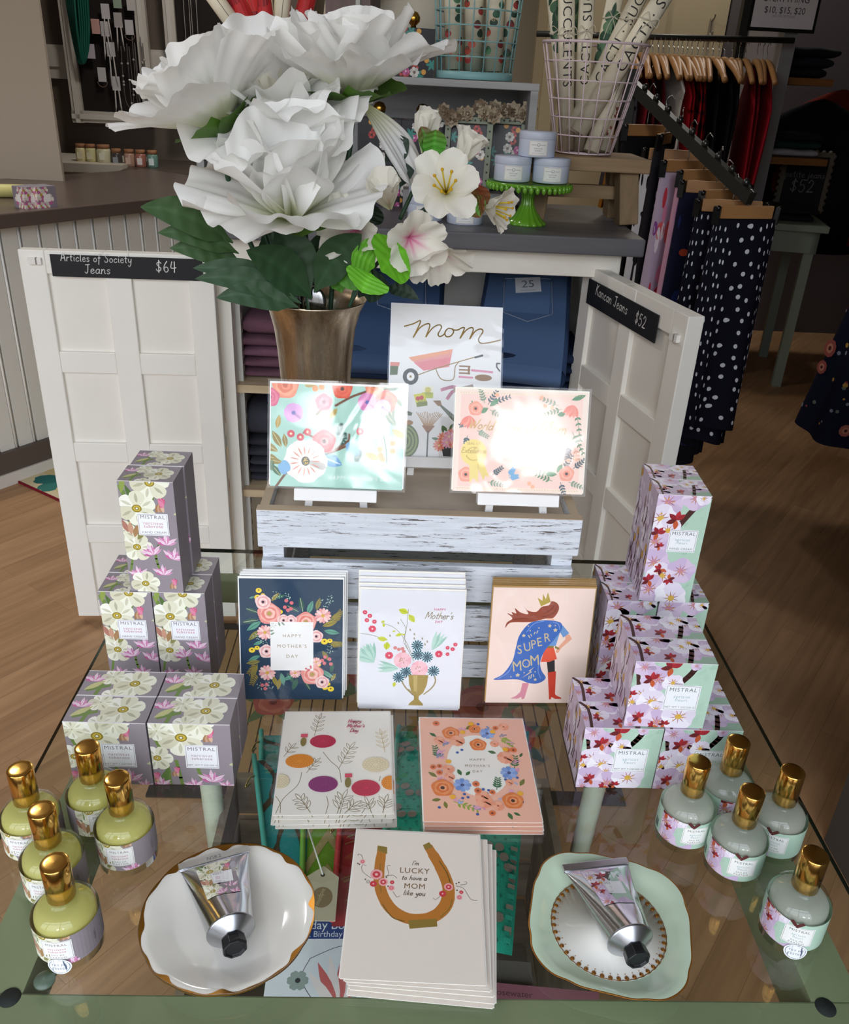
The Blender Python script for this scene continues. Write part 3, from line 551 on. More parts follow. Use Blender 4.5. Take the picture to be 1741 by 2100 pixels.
def top_jeans(label, loc, rz, c, size):       # folded pair showing waistband and pocket, sloping up to the back
    tj = thing('folded_jeans', label, 'jeans', loc, rz)
    def tilt(x, y, k=0): f = max(0, -y - .085); return (x * (1 + .25 * max(0, .05 - y)), y + .35 * f, .045 + .50 * (y + .12) + k - 6.5 * f * f - .25 * x * x + .003 * math.sin(9 * x + 20 * y))
    def low(p): return (p[0], p[1] + .004, p[2] - .05)
    b = MB().grid(lambda u, v: tilt(-.10 + .20 * u, -.17 + .32 * v), 18, 20, c[0]); b.grid(lambda u, v: low(tilt(-.10 + .2 * u, -.17 + .32 * v)), 12, 12, c[1])
    for s_ in (-1, 1): b.grid(lambda u, v: (lambda p, q: (p[0] + (q[0] - p[0]) * v + s_ * .012 * math.sin(v * 3.14), p[1], p[2] + (q[2] - p[2]) * v))(tilt(s_ * .1, -.17 + .32 * u), low(tilt(s_ * .1, -.17 + .32 * u))), 16, 8, c[1])
    b.grid(lambda u, v: (lambda p, q: (p[0], p[1] + (q[1] - p[1]) * v - .02 * math.sin(v * 3.14), p[2] + (q[2] - p[2]) * v))(tilt(-.1 + .2 * u, -.17), low(tilt(-.1 + .2 * u, -.17))), 16, 8, c[2])
    b.build('fabric', printed(.9, .15, bump=.4, bscale=300), tj)
    b = MB().grid(lambda u, v: tilt(-.095 + .19 * u, .10 + .05 * v, .004 + .010 * math.sin(v * 3.14)), 16, 6, c[1]); b.tube([tilt(-.095 + .19 * k / 10, .1, .005) for k in range(11)], .0012, 5, '#9aa6b8'); b.build('waistband', printed(.9, .15), tj)
    pk = [(-.06, .055), (.06, .065), (.068, -.05), (.01, -.08), (-.05, -.055)]; b = MB()
    for i in range(5):
        a, e = pk[i], pk[(i + 1) % 5]; b.tube([tilt(a[0] + (e[0] - a[0]) * k / 8, a[1] + (e[1] - a[1]) * k / 8, .003) for k in range(9)], .0011, 5, '#8c98ad')
    b.grid(lambda u, v: tilt(-.055 + .115 * u, -.05 + .105 * v, .0015), 8, 8, c[2]); b.build('pocket', printed(.9, .15), tj)
    if size:
        A = Art().rect(-.03, -.024, .034, .026, '#dfe3ea').text('25', .002, -.008, .034, '#6f7680').rect(-.018, -.018, .02, -.0165, '#a9afb8'); M_ = Matrix.Rotation(R(8), 2)
        MB().art(A, lambda x, y, q: (lambda w: tilt(w[0], w[1] + .035, .005 + q))(M_ @ Vector((x, y)))).build('size_label', printed(.5), tj)
top_jeans('blue jeans with 25 size label lying on top of the right pile', (.318, 2.15, zt), R(-9), ['#4d658a', '#35486a', '#587299'], True)
top_jeans('blue jeans with stitched pocket on top of the pile right of the vase', (.0, 2.18, .757), R(-4), ['#3d5478', '#2c3f5c', '#485f84'], False)
stack(-.285, 2.17, .37, .2, .26, [.024, .025, .026, .027, .026, .085], ['#3b3b44', '#35353d', '#40414a'], [f'charcoal folded jeans, {ordn[i]} of the pile below the mauve jeans' for i in range(5)] + ['charcoal jeans loosely folded on top of the charcoal pile'], 'charcoal folded jeans', 33)
folded('folded_jeans', .16, .2, .11, jean_mat('#23283a'), 50, (-.27, 2.2, .53), R(8), 'dark denim jeans bunched up on the charcoal pile', None)
# ================================================================== things on the cabinet
GREYW = grain('#b3b2b2', '#8f8e8e', 'X', (1.5, 22, 22), .6, .7, .3, '#5d554d', .2)
rs = thing('display_riser', 'weathered grey wooden riser standing on the cabinet top', 'riser', (0, 0, 0))
RY0, RY1, RZ = 2.22, 2.50, 1.343
MB().box(-.50, .312, RY0, RY1, RZ - .016, RZ).build('top_board', GREYW, rs, bevel=.002)
MB().box(-.50, .30, RY1 - .015, RY1, CT, RZ - .016).build('back_board', GREYW, rs)
for x in (-.50, .292): MB().box(x, x + .018, RY0, RY1, CT, RZ - .016).build('side_board', GREYW, rs)
# print rolls
PAPER = '#f3ead2'
def roll(label, a, b_, r, art=None, group=None, cat='rolled print', twine=True, tw=.55):
    a = Vector(a); b_ = Vector(b_); L = (b_ - a).length; z = (b_ - a).normalized(); x = z.cross(Vector((0, 1, 0)) if abs(z.y) < .9 else Vector((1, 0, 0))).normalized(); x = -x if x.x < 0 else x
    y = z.cross(x); M = Matrix(((x.x, y.x, z.x, a.x), (x.y, y.y, z.y, a.y), (x.z, y.z, z.z, a.z), (0, 0, 0, 1)))
    t = thing('rolled_print', label, cat, M=M, group=group)
    m = MB().lathe([(r * .86, .004), (r, 0), (r, L), (r * .86, L - .004)], 24, PAPER)
    m.lathe([(r * .84, .02), (r * .84, .021)], 20, '#b5ab95')
    if art:
        A, sp = art; A.clip(-1.5 * r, 0, 1.5 * r, L).strips(r * .16)
        m.art(A, lambda x_, y_, q: ((r + q) * math.sin(x_ / r), -(r + q) * math.cos(x_ / r), y_), base=6e-5)
    m.build('paper', printed(.6), t)
    if twine:
        k = MB().tube([((r + .0012) * math.cos(q), (r + .0012) * math.sin(q), L * tw + .002 * math.sin(3 * q)) for q in [2 * math.pi * i / 20 for i in range(20)]], .0011, 5, '#d6cfbd', closed=True)
        for s_ in (-1, 1): k.tube(cr([(0, -r - .001, L * tw), (s_ * .014, -r - .006, L * tw + .012), (s_ * .02, -r - .004, L * tw - .004), (s_ * .004, -r - .003, L * tw)], 4), .0009, 5, '#d6cfbd'); k.tube(cr([(0, -r - .001, L * tw), (s_ * .008, -r - .004, L * tw - .02), (s_ * .012, -r - .003, L * tw - .045)], 4), .0009, 5, '#d6cfbd')
        k.build('twine', printed(.8), t)
    return t
def letters_art(txt, L, size, start, col='#2c2a26', flip=1):
    A = Art(); s_ = Art(); s_.text(txt, 0, 0, size, col, sp=1.12)
    xs = [p[0] for pl, c, k in s_.it for p in pl]; w0, w1 = min(xs), max(xs)
    for p, c, k in s_.it: A.it.append(([(size * .35 - y, start + x - w0) if flip > 0 else (y - size * .35, start + w1 - x) for x, y in p], c, 2))
    A.L = 3; A.line([(size * .75, .02), (size * .75, L)], size * .06, '#3a372f'); return A
def wire_basket(label, c, r0, r1, h, nring, nbar, col, wr, solid_base=False, group=None):
    t = thing('wire_basket', label, 'basket', c); b = MB()
    for k in range(nring):
        q = k / (nring - 1); r = r0 + (r1 - r0) * q; b.tube([(r * math.cos(a), r * math.sin(a), h * q) for a in [2 * math.pi * i / 28 for i in range(28)]], wr * (1.9 if k == nring - 1 else 1), 6, col, closed=True)
    for i in range(nbar): a = 2 * math.pi * (i + .5) / nbar; b.tube([(r0 * math.cos(a), r0 * math.sin(a), 0), (r1 * math.cos(a), r1 * math.sin(a), h)], wr, 6, col)
    for i in range(5): y = r0 * (-.8 + .4 * i); w = math.sqrt(max(0, r0 * r0 - y * y)); b.tube([(-w, y, 0), (w, y, 0)], wr, 6, col)
    b.build('wire_frame', printed(.35), t)
    if solid_base: MB().lathe([(r0 * 1.02, -.016), (r0 * 1.04, -.014), (r0 * 1.04, 0), (r0 * .98, .001), (0, .001)], 32, col).build('base', printed(.4), t)
    return t
# wooden bench stool
bn = thing('wooden_stool', 'small raw wooden bench stool under the pink wire basket', 'stool', (.455, 2.2, CT))
WOOD = grain('#a38a6a', '#7c6548', 'X', (2, 24, 24), .6, .7)
MB().box(-.17, .115, -.10, .10, .118, .148).build('seat', WOOD, bn, bevel=.003)
for x in (-.13, .072): MB().bar((x + .012 * (1 if x > 0 else -1), -.07, .0), (x, -.05, .12), .045, .06, up=(0, 1, 0)).build('leg', grain('#977f60', '#735d42', 'Z', (2, 24, 24), .6, .7), bn, bevel=.003); MB().bar((x + .012 * (1 if x > 0 else -1), .07, .0), (x, .05, .12), .045, .06, up=(0, 1, 0)).build('leg', grain('#977f60', '#735d42', 'Z', (2, 24, 24), .6, .7), bn, bevel=.003)
MB().box(-.11, .06, -.012, .012, .05, .08).build('stretcher', WOOD, bn)
BZ = CT + .149
pb = Vector((.428, 2.20, BZ + .003)); wire_basket('pale pink wire basket of rolled cacti prints on the wooden stool', pb, .066, .12, .228, 7, 18, '#e3cdd3', .0016)
def bk(x, y, z): return pb + Vector((x, y, z))
G1 = 'rolled prints in the pink basket'
def green_art(L, t0, seed=1):
    A = Art(); g = random.Random(seed)
    for i in range(5): A.ell(g.uniform(-.01, .01), t0 + i * .02, .022, .014, ['#41664c', '#5d8061', '#2f5440', '#6b8c68', '#4d7256'][i])
    for i in range(8): A.leaf(g.uniform(-.02, .02), t0 + g.uniform(-.02, .1), g.uniform(40, 140), .03, .01, '#2c4a38')
    return A
L1 = .44
roll('cream cacti print roll standing at the left rim of the pink basket, lettering reading downward', bk(-.045, -.02, .004), bk(-.095, -.01, .44), .0185, (letters_art('CACTI · SUCCULENTS', L1, .03, .135, flip=-1), 1), G1)
roll('cream cacti print roll, upright and second from the left rim of the pink basket', bk(-.012, -.015, .004), bk(-.045, -.008, .45), .0175, (letters_art('CACTI · SUCCULENTS', L1, .03, .14), 1), G1)
roll('cream cacti print roll leaning right in the pink basket, behind the steepest one', bk(-.04, -.028, .045), bk(.145, .02, .46), .0185, (letters_art('CACTI · SUCCULENTS', L1, .031, .115), 1), G1)
roll('cream cacti print roll leaning furthest right out of the pink basket', bk(-.028, -.055, .045), bk(.20, -.045, .46), .0205, (letters_art('CACTI · SUCCULENTS', L1, .034, .15), 1), G1)
roll('print roll with green cactus painted around it, centre back of the pink basket', bk(.005, .02, .004), bk(.052, .05, .45), .019, (green_art(.45, .2, 3), 1), G1, tw=.62)
roll('green painted print roll at the back left of the pink basket', bk(-.03, .03, .004), bk(-.125, .07, .45), .018, (green_art(.45, .22, 5), 1), G1)
roll('print roll with dark green band between the two upright cacti rolls', bk(-.018, .035, .004), bk(-.06, .06, .42), .016, (green_art(.42, .22, 8), 1), G1)
A = Art(); g = random.Random(4)
for i in range(26): A.ell(g.uniform(-.02, .02), g.uniform(.03, .11), .004, None, g.choice(['#8c4a42', '#a8645a', '#6e3a36']), n=8)
roll('short rolled print with red berries at the right of the pink basket', bk(.04, -.02, .004), bk(.07, .03, .2), .018, (A, 1), G1, twine=False)
roll('open ended cream roll lying low in the front of the pink basket', bk(.008, -.05, .004), bk(.075, -.0, .22), .0185, (Art().line([(.005, .03), (.005, .21)], .0012, '#55503f'), 1), G1, twine=False)
# teal basket
tb = hy(972, 150, 2.36); tb = Vector((tb.x, 2.36, RZ + .017)); wire_basket('teal wire basket with a solid base on the grey riser', tb, .092, .112, .26, 9, 20, '#86b4b6', .0017, True)
def mush(seed):
    A = Art(); g = random.Random(seed)
    for i in range(14):
        x, y = g.uniform(-.022, .022), .02 + i * .02 + g.uniform(-.006, .006); A.ell(x, y, .010, .008, g.choice(['#a8403c', '#7f2f33', '#3f6d55', '#c65b4a', '#2f4a3c', '#5a8a68'])); A.ell(x, y + .006, .006, .004, g.choice(['#3a2a2a', '#e0c7a8', '#275244']))
    return A
for i, (x, x2, r) in enumerate(((-.052, -.075, .021), (-.004, -.022, .023), (.045, .03, .022), (.075, .085, .017))):
    roll(['mushroom print roll, leftmost in the teal basket', 'mushroom print roll, second from the left in the teal basket', 'mushroom print roll, third from the left in the teal basket', 'narrow mushroom print roll, rightmost in the teal basket'][i], tb + Vector((x, -.03 + .02 * (i % 2), .004)), tb + Vector((x2, -.02, .32)), r, (mush(i), 1), 'rolled prints in the teal basket', twine=False)
# galvanised bucket of poppy rolls behind the flowers
pbk = Vector((-.30, 2.36, RZ)); bkt = thing('metal_bucket', 'grey metal bucket of poppy print rolls behind the peonies', 'bucket', pbk)
MB().lathe([(.075, 0), (.08, .05), (.082, .052), (.077, .05), (.072, .004), (0, .004)], 32).build('body', mat('#77787a', .35, .9), bkt)
def poppy(seed, t0):
    A = Art(); g = random.Random(seed)
    A.ell(g.uniform(-.012, .012), t0, .03, .075, '#b3262b'); A.ell(g.uniform(-.01, .014), t0 - .01, .024, .055, '#cc3032'); A.ell(.004, t0 - .03, .016, .012, '#5e1522'); A.ell(-.006, t0 + .03, .02, .012, '#8f1b26'); A.line([(-.02, 0), (-.02, .5)], .0012, '#4b463a'); return A
top = [((415, -40), (505, 120), .0195, 0), ((470, -40), (515, 120), .022, 1), ((505, -40), (545, 130), .021, 2), ((540, -40), (556, 130), .018, 3), ((583, -40), (570, 120), .0195, 0), ((640, -40), (600, 110), .021, 4)]
pl = ['plain cream edge of a poppy print roll, furthest left of the bucket', 'poppy print roll with a large red bloom, second from the left', 'poppy print roll with deep red petal near the left peony', 'narrow poppy print roll in the middle of the bucket', 'cream print roll with ruled border beside the top peony', 'poppy print roll with dark heart, rightmost of the bucket']
for i, (a, b_, r, k) in enumerate(top):
    p0 = hy(*a, 2.36 + .02 * (i % 3)); p1 = hy(*b_, 2.36); d = (p1 - p0).normalized(); q = p0 + d * ((p0.z - (RZ + .012)) / -d.z); q.x = max(pbk.x - .05, min(pbk.x + .05, q.x)); q.y = 2.33 + .02 * (i % 3)
    A = poppy(i, .10 + .015 * (i % 3)) if k else Art().line([(.004, .02), (.004, .5)], .0014, '#55503f')
    roll(pl[i], q, p0 + (p0 - q).normalized() * .08, r, (A, 1), 'poppy print rolls', twine=False)
for i, (a, b_) in enumerate((((684, -30), (675, 60)), ((712, -30), (690, 70)), ((760, -30), (705, 80)))):
    p0 = hy(*a, 2.42); p1 = hy(*b_, 2.40); d = (p1 - p0).normalized(); q = p0 + d * ((p0.z - (RZ + .003)) / -d.z)
    roll(['plain cream paper roll above the top peony, left of three', 'plain cream paper roll above the top peony, middle of three', 'cream paper roll with ruled edge beside the birdhouse'][i], q, p0, .017, (Art().line([(.006, .02), (.006, .5)], .0012, '#55503f'), 1) if i == 2 else None, 'plain rolls by the birdhouse', twine=False)
# birdhouse, floral boxes, panel
bh = thing('birdhouse', 'weathered mauve wooden birdhouse standing on the grey riser', 'birdhouse', (-.135, 2.40, RZ), R(-12))
MB().box(-.055, .055, -.05, .05, .02, .2, '#83716f').build('body', grain('#8a7876', '#665755', 'Z', (2, 20, 20), .6, .8), bh)
MB().box(-.075, .075, -.07, .07, 0, .02).build('base', grain('#7c5f58', '#5e4842', 'X'), bh)
MB().bar((.028, -.055, .012), (.028, -.055, .25), .018, .01, '#b9bdb4').build('corner_strip', printed(.6), bh)
MB().lathe([(.0, -.0515), (.018, -.0515), (.02, -.049)], 20, '#171312', M=Matrix.Translation((.046, 0, .1)) @ Matrix.Rotation(R(90), 4, 'X') @ Matrix.Scale(-1, 4, (0, 0, 1))).build('entrance_hole', printed(.9), bh)
b = MB(); 
for s_ in (-1, 1): b.bar((s_ * .085, 0, .19), (0, 0, .27), .15, .012, up=(0, 0, 1))
b.build('roof', grain('#7a6a68', '#5b4e4c', 'Y'), bh)
DKF = '#26252b'
def dark_floral(w, h, seed, n=22):
    g = random.Random(seed); A = Art().rect(0, 0, w, h, DKF)
    for i in range(n):
        x, y = g.uniform(0, w), g.uniform(0, h); k = g.choice([0, 1, 2, 3, 4])
        if k == 0: A.flower(x, y, .012, 7, ['#e7e2da', '#cfc8c0'], '#7d6f66', .3)
        elif k == 1: A.flower(x, y, .010, 6, ['#d06fa5', '#b54e86'], '#f0c7d8', .25)
        elif k == 2:
            for a in range(0, 360, 60): A.leaf(x, y, a, .015, .006, '#3f8f84', up=0)
        elif k == 3: A.flower(x, y, .009, 6, ['#c9564a', '#a83c3a'], '#3a2222', .3)
        else: A.ell(x, y, .006, None, '#e0a34a')
    return A.clip(0, 0, w, h)
def floral_box(label, loc, rz, w, d, h, seed, knob):
    t = thing('keepsake_box', label, 'box', loc, rz, 'dark floral boxes'); b = MB().box(-w / 2, w / 2, -d / 2, d / 2, 0, h, DKF)
    b.art(dark_floral(w, h, seed), lambda x, y, q: (x - w / 2, -d / 2 - q, y)); b.art(dark_floral(d, h, seed + 1), lambda x, y, q: (w / 2 + q, x - d / 2, y)); b.art(dark_floral(w, d, seed + 2), lambda x, y, q: (x - w / 2, y - d / 2, h + q)); b.build('body', printed(.35), t)
    if knob: MB().lathe([(.008, h), (.006, h + .006), (.015, h + .014), (.016, h + .024), (.010, h + .034), (0, h + .037)], 20).build('knob', mat('#b98d3a', .25, 1), t)
    return t
p = hy(800, 345, 2.30); floral_box('dark floral box with gold knob under the riser, beside the front peony', (p.x - .03, 2.32, CT), R(4), .105, .1, .20, 5, True)
p = hy(862, 345, 2.30); floral_box('dark floral box with gold knob under the riser, behind the cream blossoms', (p.x + .0, 2.31, CT), R(4), .105, .1, .20, 9, True)
p = hy(846, 110, 2.36); floral_box('dark floral box with gold lid on the riser beside the teal basket', (p.x, 2.37, RZ), R(8), .095, .08, .105, 14, True)
o = MB().box(-.22, .1, -.006, .006, 0, .4, '#cfc6b4').build('leaning_panel', printed(.7)); o.location = (.13, 2.49, RZ); o.rotation_euler = (R(-3), 0, 0); tag(o, 'plain cream panel leaning at the back of the riser', 'panel')
# frames with paper flowers
def flower_frame(label, loc, rz, seed):
    g = random.Random(seed); t = thing('photo_frame', label, 'frame', M=Matrix.Translation(loc) @ Matrix.Rotation(rz, 4, 'Z') @ Matrix.Rotation(R(-12), 4, 'X'), group='flower topped frames')
    b = MB()
    for a, c in (((-.05, 0, 0), (-.05, 0, .165)), ((.05, 0, 0), (.05, 0, .165)), ((-.06, 0, .008), (.06, 0, .008)), ((-.06, 0, .16), (.06, 0, .16))):
        b.bar(a, c, .02, .014, '#8d9482'); n = 9
        for k in range(n): q = Vector(a).lerp(Vector(c), (k + .5) / n); b.ball((q.x, -.009, q.z), .003, '#3d4038', n=6)
    b.build('frame', printed(.6), t)
    MB().box(-.042, .042, .002, .006, .012, .155, DKF).art(dark_floral(.084, .143, seed, 16), lambda x, y, q: (x - .042, .002 - q, y + .012)).build('picture', printed(.4), t)
    b = MB()
    for i in range(7):
        cx, cz = -.06 + i * .02 + g.uniform(-.006, .006), .172 + g.uniform(-.012, .018); r = g.uniform(.016, .024)
        for ring, (n, rr, ti) in enumerate(((8, 1, .25), (6, .7, .6), (4, .4, 1.1))):
            for k in range(n):
                a = 2 * math.pi * (k + .5 * ring) / n
                def pf(u, v, a=a, rr=rr, ti=ti, cx=cx, cz=cz, r=r):
                    w = math.sin(math.pi * min(1, v * .9 + .08)) * (u - .5) * r * .75; L = v * r * rr; x = L * math.cos(ti); y = -.012 - L * math.sin(ti) - abs(u - .5) * .004
                    return (cx + x * math.cos(a) - w * math.sin(a), y, cz + x * math.sin(a) + w * math.cos(a))
                b.grid(pf, 3, 3, g.choice(['#a3937c', '#8d7b66', '#b5a78f', '#77634f']))
    b.build('paper_flowers', printed(.9), t); return t
p = hy(960, 340, 2.2); flower_frame('frame topped with dried brown paper flowers, nearer the cream blossoms', (p.x - .005, 2.20, CT + .05), R(-8), 3)
p = hy(1020, 340, 2.24); flower_frame('frame topped with dried brown paper flowers, behind the white tins', (p.x + .01, 2.26, CT + .05), R(-6), 6)
o = MB().box(-.14, .1, -.05, .05, 0, .05).build('wood_block', GREYW); o.location = (.14, 2.24, CT); tag(o, 'low grey wooden block carrying the flower topped frames', 'block')
# cake stand and candle tins
GRN = mat('#6aa52c', .18, 0, .6, .4)
cp = hy(1078, 462, 2.07); cx_, cy_ = cp.x, 2.075
cs = thing('cake_stand', 'green glass cake stand with a scalloped rim', 'cake stand', (cx_, cy_, CT))
fl = lambda a, z: 1 + .03 * math.cos(16 * a)
MB().lathe([(.046, 0), (.047, .004), (.036, .012), (.022, .03), (.015, .045), (.014, .058), (.018, .072), (.024, .08), (.014, .084)], 96, f=fl).build('stem', GRN, cs)
b = MB().lathe([(.0, .082), (.085, .084), (.094, .088), (.0945, .094), (.09, .0935), (0, .0925)], 96); n = 42
for i in range(n): a = 2 * math.pi * i / n; b.ball((.0945 * math.cos(a), .0945 * math.sin(a), .084), .0092, sc=(.62, .62, .95), n=8)
b.build('plate', GRN, cs)
TIN = mat('#ccd3e4', .35, .0, .5)
A = Art().rect(-.021, .0, .021, .030, '#b9a58c').rect(-.0205, .0005, .0205, .0295, '#f0efec').rect(-.019, .002, .019, .028, '#d9d3ca').rect(-.0186, .0024, .0186, .0276, '#f3f2ef').ell(0, .022, .0035, None, '#9b9a9c').ell(0, .0222, .0024, None, '#f0efec').text('FORTUNE', 0, .013, .0042, '#8f8f92').text('BAKERY', 0, .0085, .0042, '#8f8f92')
for x in (-.012, .008): A.rect(x - .004, .021, x + .008, .0222, '#b3b2b4')
A.rect(-.014, .0045, .014, .0052, '#c3c2c4'); A.strips(.004)
def tin(label, loc, r=.041):
    t = thing('candle_tin', label, 'tin', loc, R(-3), 'white candle tins'); h = .048
    m = MB().lathe([(r * .97, 0), (r, .002), (r, h - .010), (r * .985, h - .009), (0, h - .009)], 40); m.build('body', TIN, t)
    MB().lathe([(r * 1.01, h - .012), (r * 1.02, h - .011), (r * 1.02, h + .001), (r * .99, h + .004), (0, h + .004)], 40).build('lid', TIN, t)
    MB().art(A, lambda x, y, q: ((r + q + .0002) * math.sin(x / r), -(r + q + .0002) * math.cos(x / r), y + .004)).build('paper_label', printed(.5), t); return t
tz = CT + .095
tin('white candle tin on the left of the green cake stand', (cx_ - .043, cy_ - .012, tz)); tin('white candle tin on the right of the green cake stand', (cx_ + .045, cy_ - .01, tz)); tin('white candle tin stacked on top of two others', (cx_ + .008, cy_ - .008, tz + .053))
pp = hy(872, 430, 2.08); tin('white candle tin behind the cream blossoms, on the cabinet top', (pp.x, 2.08, CT)); pp = hy(870, 400, 2.1); tin('white candle tin stacked on the one behind the cream blossoms', (pp.x + .004, 2.085, CT + .053)); pp = hy(962, 432, 2.06); tin('white candle tin at the front edge beside the small side blossom', (pp.x - .01, 2.05, CT))
# ================================================================== right side of the shop
BLK = mat('#2c2d29', .45, .3)
rk = thing('clothes_rail', 'dark metal wall rail full of wooden hangers', 'rail', (0, 0, 0))
RA, RB = hy(1265, 78, 4.2), hy(1605, 82, 4.2); RA.x -= .35
MB().tube([RA, RB + Vector((.05, 0, 0))], .012, 12).tube([RA + Vector((.2, .02, .0)), RA + Vector((.2, .3, 0))], .01).tube([RB - Vector((.18, -.02, 0)), RB - Vector((.18, -.3, 0))], .01).build('rail', BLK, rk)
MB().box(RB.x - .17, RB.x - .13, 4.28, 4.32, 0, 2.2).build('upright', BLK, rk)
HW = mat('#b0804f', .5, noise=.12, nscale=20); HK = mat('#a9a9a9', .3, 1)
def hanger_parts(t, w=.42):
    b = MB(); pts = cr([(0, -w / 2, -.10), (0, -w / 4, -.045), (0, 0, -.02), (0, w / 4, -.045), (0, w / 2, -.10)], 6)
    b.tube(pts, [.011 + .004 * math.sin(math.pi * i / (len(pts) - 1)) for i in range(len(pts))], 8); b.build('shoulder_bar', HW, t)
    MB().tube(cr([(0, 0, -.02), (0, 0, .012), (0, .022, .03), (0, .018, .05), (0, -.004, .058), (0, -.02, .045)], 6), .0018, 6).build('hook', HK, t)
hang0 = None
def garment_mesh(w, L, d, waves, seed, neck=.07, plaid=None, col='#000'):
    g = random.Random(seed); ph = [g.uniform(0, 6.28) for _ in range(4)]
    def prof(v): return (w * .5) * (.24 + .76 * min(1, (v / .1)) ** .7) * (1 + .08 * v)
    def fn(u, v):
        a = 2 * math.pi * u; e = .6; cy = math.copysign(abs(math.sin(a)) ** e, math.sin(a)); r = prof(v); th = d / 2 * (.45 + .55 * min(1, v * 4)) * (1 + .5 * v) * (1 + .35 * math.sin(waves * a + ph[0] + 2 * v) * min(1, v * 3))
        z = -.028 - L * v - (.08 * min(1, abs(r * cy) / (w / 2)) * (1 - v) if v < .25 else .06 * abs(cy) * (1 - v))
        return (th * math.cos(a) + .01 * math.sin(5 * v + ph[1]), r * cy, z)
    cf = None
    if plaid:
        def cf(u, v): i = int(u * 16) % 2; j = int(v * 18) % 2; return lin(plaid[i + j])
    return MB().grid(fn, 48, 36, col, cf=cf, wrap=True)
rail_n = 27
clothes = {0: ('#8a5a1c', 'ochre top'), 1: ('#5d5a66', 'grey patterned blouse'), 2: ('#3b3840', 'charcoal patterned blouse'), 4: ('#6d1420', 'dark red top'), 6: ('#4a1018', 'maroon top'), 8: ('#57101b', 'wine red top'), 10: ('#b9b4ae', 'light grey knit top'), 12: ('#a11420', 'red sleeveless top'), 14: ('#8d101a', 'bright red dress'), 15: ('P', 'red and black plaid shirt'), 17: ('P', 'red and black plaid shirt, looser'), 19: ('#141216', 'black jacket'), 21: ('#0e0d10', 'long black coat'), 22: ('#121114', 'black hooded coat'), 24: ('#8a1220', 'crimson lace dress'), 25: ('#79101c', 'crimson dress'), 26: ('#941525', 'crimson dress')}
hx = [1282, 1290, 1298, 1306, 1318, 1330, 1342, 1354, 1364, 1376, 1387, 1394, 1405, 1414, 1424, 1436, 1446, 1456, 1468, 1480, 1492, 1508, 1522, 1536, 1560, 1571, 1581]
prev_word = ''
for i, u in enumerate(hx):
    x = RA.x + (hy(u, 78, 4.2).x - RA.x); rz = R(rng.uniform(-16, 8))
    lb = f'wooden hanger on the wall rail, {["first", "second", "third", "fourth", "fifth", "sixth", "seventh", "eighth", "ninth", "tenth", "eleventh", "twelfth", "thirteenth", "fourteenth", "fifteenth", "sixteenth", "seventeenth", "eighteenth", "nineteenth", "twentieth", "21st", "22nd", "23rd", "24th", "25th", "26th", "last"][i]} from the pink basket'
    loc = (x, 4.2, RA.z - .044)
    if hang0 is None: hang0 = thing('clothes_hanger', lb, 'hanger', loc, rz, 'hangers on the wall rail'); hanger_parts(hang0)
    else: dup(hang0, lb, loc, rz)
    if i in clothes:
        c, w_ = clothes[i]; L = {10: .42, 15: .62, 17: .62, 19: .8, 21: .95, 22: .9, 24: 1.0, 25: .95, 26: .98}.get(i, .6)
        m = garment_mesh(.40, L, .026 if i < 19 else .03, 3, i, plaid=['#0f0c0e', '#6a0f18', '#a5161f'] if c == 'P' else None, col='#fff' if c == 'P' else c)
        o = m.build('hanging_garment', printed(.85, .15), None); o.location = loc; o.rotation_euler = (0, 0, rz)
        pos = {0: 'nearest the pink basket', 1: 'next to the ochre top', 2: 'beside the grey patterned one', 4: 'left of the light grey knit top', 6: 'between two other dark red tops', 8: 'just left of the light grey knit top', 10: 'between red tops', 12: 'just right of the light grey knit top', 14: 'beside the plaid shirts', 15: 'left of the two plaid shirts', 17: 'beside the black jacket', 19: 'right of the plaid shirts', 21: 'between two other black coats', 22: 'left of the crimson dresses', 24: 'leftmost of the crimson dresses', 25: 'between the other crimson dresses', 26: 'nearest the grey shelf post'}[i]
        tag(o, f'{w_} hanging on the wall rail, {pos}', 'clothing', 'clothes on the wall rail')
# sloping arm with skirts
SA, SB = hy(1300, 178, 3.0), hy(1540, 408, 2.42)
ar = thing('sloping_display_arm', 'dark metal stand with a sloping arm of skirt hangers', 'clothes rack', (0, 0, 0))
MB().bar(SA, SB, .022, .035).build('arm', BLK, ar)
dS = (SB - SA)
for k in range(9): q = SA + dS * (.1 + .85 * k / 8) + Vector((0, 0, .026)); MB().ball(q, .011, n=10).tube([q, q - Vector((0, 0, .02))], .003, 6).build('stop_peg', mat('#4a4a48', .3, .8), ar)
MB().bar((SA.x - .01, SA.y + .01, .02), SA + Vector((-.01, .01, .05)), .035, .035).box(SA.x - .3, SA.x + .25, SA.y - .2, SA.y + .25, 0, .02).build('post', BLK, ar)
def dots_mat():
    m, n, l = newmat('polka_dots'); p = prin(n, None, .85, 0, .15); tc = n.new('ShaderNodeTexCoord'); mp = n.new('ShaderNodeMapping'); l.new(tc.outputs['UV'], mp.inputs[0])
    return m
